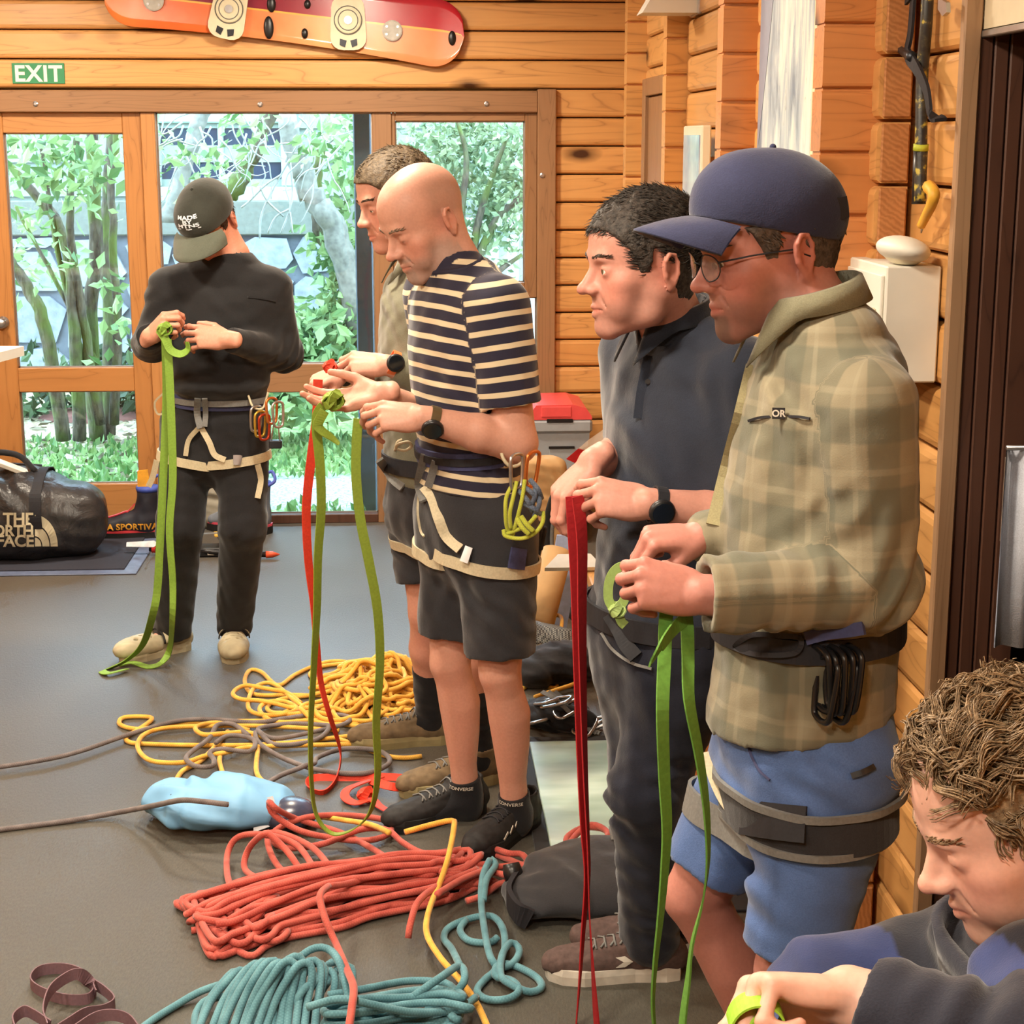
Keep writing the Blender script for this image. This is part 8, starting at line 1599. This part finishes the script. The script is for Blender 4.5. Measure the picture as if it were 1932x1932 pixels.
# ---- blue
RB = .0085; bmat = rope_mat('blue_rope', (66, 112, 124), (112, 164, 176)); pts = []; runs = []
for i in range(15):
    x = 432 + i * 14.5 + rg2.normal() * 3; top = 1822 - 16 * math.sin(i / 14 * math.pi) + rg2.normal() * 6; w = rg2.uniform(18, 40); h0 = .07 + .08 * math.sin(i / 14 * math.pi)
    pts += [(x - 45 - w, 2000, RB), (x - 34 - w * .5, 1900, h0 * .55), (x - 12, top + 22, h0 * .95), (x + 10, top + 4, h0), (x + 26, top + 18, h0 * .9), (x + 24 - w * .3, 1900, h0 * .5), (x - 2, 2000, RB)]
P = catmull(np.array([G(a, b, c) for a, b, c in pts]), 8); runs.append(resample(P, .014))
pts = []
for i in range(16):
    y = 1866 + i * 7 + rg2.normal() * 5; z = .10 * (1 - i / 20) * rg2.uniform(.4, 1); L = [(620, y + 14, z + .03), (690, y + 4 + rg2.normal() * 6, z + .02), (770, y + rg2.normal() * 8, z), (835, y - 6 + rg2.normal() * 8, z), (872 + rg2.normal() * 10, y + 2, z)]
    pts += L if i % 2 == 0 else L[::-1]
runs.append(resample(catmull(np.array([G(a, b, max(c, RB)) for a, b, c in pts]), 8), .014))
bl = [[(520, 1840, .10), (560, 1810, .13), (590, 1790, .14), (618, 1790, .14), (640, 1815, .13), (655, 1870, .09), (665, 1930, .04)], [(580, 1900, .12), (640, 1885, .14), (700, 1895, .12), (780, 1910, .08), (860, 1905, .05), (900, 1880, .04)], [(600, 1850, .10), (570, 1870, .10), (560, 1910, .06), (600, 1960, .02)], [(440, 1850, .05), (380, 1870, .02), (330, 1898, RB), (280, 1930, RB), (240, 1965, RB)], [(420, 1880, .04), (385, 1890, .02), (368, 1920, RB), (372, 1970, RB)], [(780, 1880, .08), (830, 1845, .10), (868, 1822, .08), (876, 1850, .08), (850, 1880, .05), (800, 1910, .05)],
      [(868, 1822, .06), (852, 1790, .02), (838, 1772, RB), (845, 1752, RB), (880, 1735, .012), (925, 1728, .02), (948, 1750, .02), (952, 1790, .012), (935, 1830, RB), (915, 1848, RB), (900, 1870, RB), (920, 1886, RB), (960, 1884, .012), (980, 1868, .015), (965, 1850, .02), (935, 1842, .02), (940, 1820, .02), (970, 1822, RB), (1010, 1842, RB), (1022, 1862, RB), (1000, 1872, RB), (965, 1858, .02), (945, 1840, .025), (948, 1800, .03), (965, 1778, .03), (980, 1792, .02), (970, 1815, .015), (945, 1825, .015), (925, 1805, .03), (912, 1740, .035), (908, 1690, .04), (912, 1650, .05), (925, 1620, .06)], [(925, 1620, .06), (935, 1632, .05), (918, 1660, .05), (912, 1700, .04)], [(880, 1735, .012), (868, 1755, RB), (885, 1775, RB), (925, 1778, RB), (945, 1762, .02)]]
runs += [resample(fl(L, RB, 8), .013) for L in bl]
rope('climbing_rope', 'blue climbing rope flaked in arching loops at the bottom', runs, RB, bmat)
# ---- webbing
def web(name, label, paths, w, mat, wds=None, t=.0028, group=None, cat='webbing', twist=None):
    e = empty(name, V(*(np.concatenate(paths).mean(0) * V(1, 1, 0))), label, cat, group)
    for i, P in enumerate(paths):
        P = catmull(np.asarray(P), 6); n = len(P); a0, a1 = (twist[i] if twist else (0, 0)); T, N, B = frames(P, False, up=_h); ang = np.linspace(a0, a1, n)[:, None]; Wd = (B * np.cos(ang) + N * np.sin(ang)) if wds is None or wds[i] is None else wds[i]
        MB().ribbon(P, Wd, w, t).build('strap', mat, e, False)
    return e
def knot(parent, c, r, mat, n=3, ax=(1, 0, 0), w=.02):
    for k in range(n):
        R = rotm(ax, k * 1.05) @ rotm((0, 0, 1), .5 * k); P = [np.asarray(c) + R @ V(r * math.cos(t), .35 * r * math.sin(2 * t), r * .75 * math.sin(t)) for t in np.linspace(0, 2 * math.pi, 16, endpoint=False)]
        MB().ribbon(P, R @ V(0, 1, .3), w, .003, True).build('knot', mat, parent, False)
wm = lambda nm, c: plain(nm, c, .65, .35, var=.10, scale=160)
WG = wm('leaf_green_webbing', (124, 160, 60)); WO = wm('olive_green_webbing', (128, 150, 52)); WR = wm('scarlet_webbing', (222, 66, 44)); WD = wm('crimson_webbing', (170, 36, 42)); WL = wm('grass_green_webbing', (96, 146, 60)); WP = wm('dusky_purple_webbing', (120, 92, 100)); WI = wm('lime_webbing', (150, 200, 60))
j = lambda l, v: [J(x, y, v if len(q_) < 3 else q_[2]) for q_ in l for x, y in [q_[:2]]]
e = web('webbing', 'green webbing hanging from the hands of the person in black', [j([(312, 640), (314, 750), (308, 900), (302, 1020), (297, 1110), (288, 1160)], 5.50) + [G(270, 1215, .10), G(240, 1245, .03), G(205, 1262, .005), G(193, 1266, .004), G(205, 1270, .012), G(240, 1262, .012)], j([(316, 640), (322, 760), (326, 900), (320, 1000), (326, 1100), (325, 1170)], 5.47) + [G(320, 1225, .06), G(305, 1250, .02), G(280, 1258, .005), G(250, 1250, .012), G(225, 1256, .006)], j([(300, 622), (312, 640), (322, 660), (340, 668), (354, 660), (353, 645)], 5.46)], .026, WG, twist=[(0, 1.2), (.2, -1.4), (0, 1.0)])
knot(e, J(310, 622, 5.47), .022, WG)
e = web('webbing', 'scarlet webbing hanging from the person in khaki down to the carpet', [j([(600, 716), (598, 780), (588, 860), (580, 930), (578, 980), (582, 1060), (592, 1140), (598, 1220), (606, 1290), (622, 1350)], 4.62) + [G(640, 1405, .08), G(642, 1440, .03), G(632, 1475, .01), G(610, 1497, .005), G(583, 1488, .006), (G(590, 1470, .006)), G(640, 1468, .006), G(720, 1466, .008), G(800, 1470, .006)], [G(720, 1466, .012), G(680, 1478, .02), G(655, 1490, .02), G(652, 1505, .012), G(672, 1515, .01), G(700, 1508, .015), G(715, 1520, .012), G(735, 1532, .008)], [G(700, 1472, .02), G(730, 1482, .03), G(755, 1485, .02), G(760, 1475, .012), G(800, 1478, .008)]], .026, WR, twist=[(0, 2.6), (1.2, 1.8), (1.0, 1.6)])
knot(e, G(690, 1500, .02), .022, WR, 2); knot(e, J(622, 692, 4.62), .016, WR, 2)
e = web('webbing', 'olive green webbing loop hanging from the striped shirt hands', [j([(626, 756), (604, 772), (597, 800), (604, 880), (606, 960), (600, 1050), (598, 1150), (592, 1260), (586, 1380), (588, 1480), (598, 1540), (625, 1572), (660, 1568), (690, 1545), (706, 1510), (713, 1450), (710, 1360), (717, 1250), (712, 1150), (696, 1060), (680, 980), (672, 900), (673, 830), (676, 790)], 4.08), j([(612, 775), (600, 800), (606, 812), (625, 825), (640, 838)], 4.06)], .024, WO, twist=[(0, 3.4), (0, 1.5)])
knot(e, J(628, 756, 4.06), .024, WO)
e = web('webbing', 'dark red webbing doubled in the hands of the navy shirt', [j([(1080, 936), (1083, 1000), (1088, 1100), (1092, 1250), (1096, 1400), (1102, 1550), (1108, 1650), (1100, 1760), (1094, 1850), (1085, 1960)], 3.225), j([(1090, 936), (1098, 1020), (1098, 1150), (1100, 1300), (1104, 1450), (1110, 1600), (1112, 1720), (1118, 1820), (1122, 1880), (1128, 1960)], 3.215)], .028, WD, twist=[(.3, 1.5), (.6, 2.0)])
e = web('webbing', 'grass green webbing hanging from the plaid shirt hands', [j([(1262, 1120, 2.46), (1256, 1170, 2.44), (1254, 1230, 2.40), (1250, 1340), (1253, 1460), (1258, 1560), (1254, 1640), (1246, 1730), (1236, 1820), (1232, 1900), (1240, 1990), (1250, 2150), (1258, 2300)], 2.34), j([(1290, 1130, 2.47), (1296, 1180, 2.45), (1298, 1240, 2.41), (1300, 1320), (1318, 1420), (1332, 1520), (1336, 1620), (1326, 1700), (1306, 1780), (1298, 1850), (1288, 1930), (1282, 2050), (1280, 2300)], 2.36), j([(1292, 1168, 2.45), (1272, 1186, 2.42), (1250, 1215), (1232, 1245), (1226, 1256)], 2.33)], .021, WL, twist=[(0, 1.6), (.2, 2.2), (0, .6)])
e = web('sling', 'pale green sling looped on the harness of the navy shirt', [j([(1160, 1150), (1148, 1130), (1150, 1095), (1165, 1072), (1190, 1066), (1208, 1062)], 3.14), j([(1186, 1085), (1184, 1110), (1176, 1135), (1166, 1150), (1172, 1172), (1180, 1180)], 3.14)], .018, wm('pale_green_webbing', (158, 184, 104)), cat='sling')
knot(e, J(1164, 1150, 3.14), .014, wm('pale_green_webbing2', (166, 190, 118)), 2, w=.016)
e = empty('webbing_roll', J(1435, 1925, 1.42) * V(1, 1, 1), 'bright lime webbing rolled up in the foreground fist', 'webbing'); c = J(1432, 1925, 1.44)
sp2 = [c + _r * (.006 + .0024 * t) * math.cos(t) + _z * (.006 + .0024 * t) * math.sin(t) - _h * .006 for t in np.linspace(0, 9.4, 60)]; MB().ribbon(sp2, _h, .030, .0022).build('coil', WI, e, False)
pw = [[G(90, 1940, .02), G(82, 1910, .03), G(95, 1870, .05), G(125, 1845, .06), G(150, 1838, .06), G(170, 1855, .03), G(180, 1875, .015)], [G(180, 1868, .015), G(165, 1885, .012), G(120, 1885, .012), G(75, 1870, .012), G(58, 1852, .012), G(75, 1832, .014), G(115, 1827, .014), G(150, 1835, .014), G(175, 1855, .02), G(200, 1872, .02), G(216, 1892, .014), G(195, 1906, .016), G(160, 1912, .03), G(130, 1930, .03), G(100, 1950, .02)], [G(30, 1950, .02), G(25, 1925, .025), G(45, 1908, .03), G(65, 1915, .03), G(95, 1935, .02)], [G(140, 1945, .02), G(180, 1920, .03), G(215, 1915, .03), G(245, 1925, .02), G(262, 1945, .015)]]
web('webbing', 'dusky purple webbing tangled on the carpet at bottom left', pw, .026, WP, wds=[_z, _z, _z, _z])
# cord bundle on the striped man's harness
cb_ = empty('cord_bundle', J(985, 960, 4.0), 'chartreuse accessory cord bundle clipped to the striped shirt harness', 'cord'); q = mkq(4.24); cm_ = rope_mat('chartreuse_cord', (158, 168, 44), (206, 210, 84)); v0 = -.26
def cord(P, r=.0052, m=cm_, nm='cord'): v, f, u, a = tube_geo(catmull(P, 6), r, 7); mk(nm, v, f, m, cb_, True, {'ru': u, 'ra': a})
cord([q(966, 915, v0), q(955, 940, v0 - .01), q(954, 975, v0 - .01), q(958, 1000, v0), q(970, 1010, v0)]); cord([q(975, 908, v0 - .01), q(968, 940, v0 - .02), q(962, 970, v0 - .02), q(964, 998, v0 - .01)]); cord([q(990, 905, v0 - .01), q(986, 935, v0 - .02), q(978, 970, v0 - .02), q(970, 1000, v0 - .01)]); cord([q(950, 1000, v0), q(955, 1012, v0 - .01), q(985, 1016, v0 - .02), q(1010, 1005, v0 - .02), q(1024, 985, v0 - .01), q(1025, 965, v0)]); cord([q(975, 978, v0 - .02), q(985, 995, v0 - .03), q(998, 1008, v0 - .03)], .0062); cord([q(983, 974, v0 - .02), q(994, 990, v0 - .03), q(1006, 1002, v0 - .03)], .0062); cord([q(1012, 972, v0 - .01), q(995, 990, v0 - .015), q(970, 1002, v0 - .01), q(955, 1008, v0)])
bm_ = rope_mat('slate_cord', (58, 66, 86), (126, 140, 160))
for a0, b0 in ((( 985, 915), (1015, 945)), ((1000, 905), (1022, 940)), ((978, 925), (1005, 965)), ((1010, 915), (1000, 960)), ((988, 950), (1020, 970)), ((1018, 930), (1008, 975))): cord([q(*a0, v0), q((a0[0] + b0[0]) / 2 + 4, (a0[1] + b0[1]) / 2, v0 - .018), q(*b0, v0)], .0062, bm_, 'slate_cord')
carabiner(q(974, 890, v0), _r * .4 + _h * .5, V(0, 0, 1), .085, M['steel'], cb_); carabiner(q(1003, 885, v0 + .02), _r * .4 + _h * .5, V(.1, 0, 1), .085, M['cara_orange'], cb_)
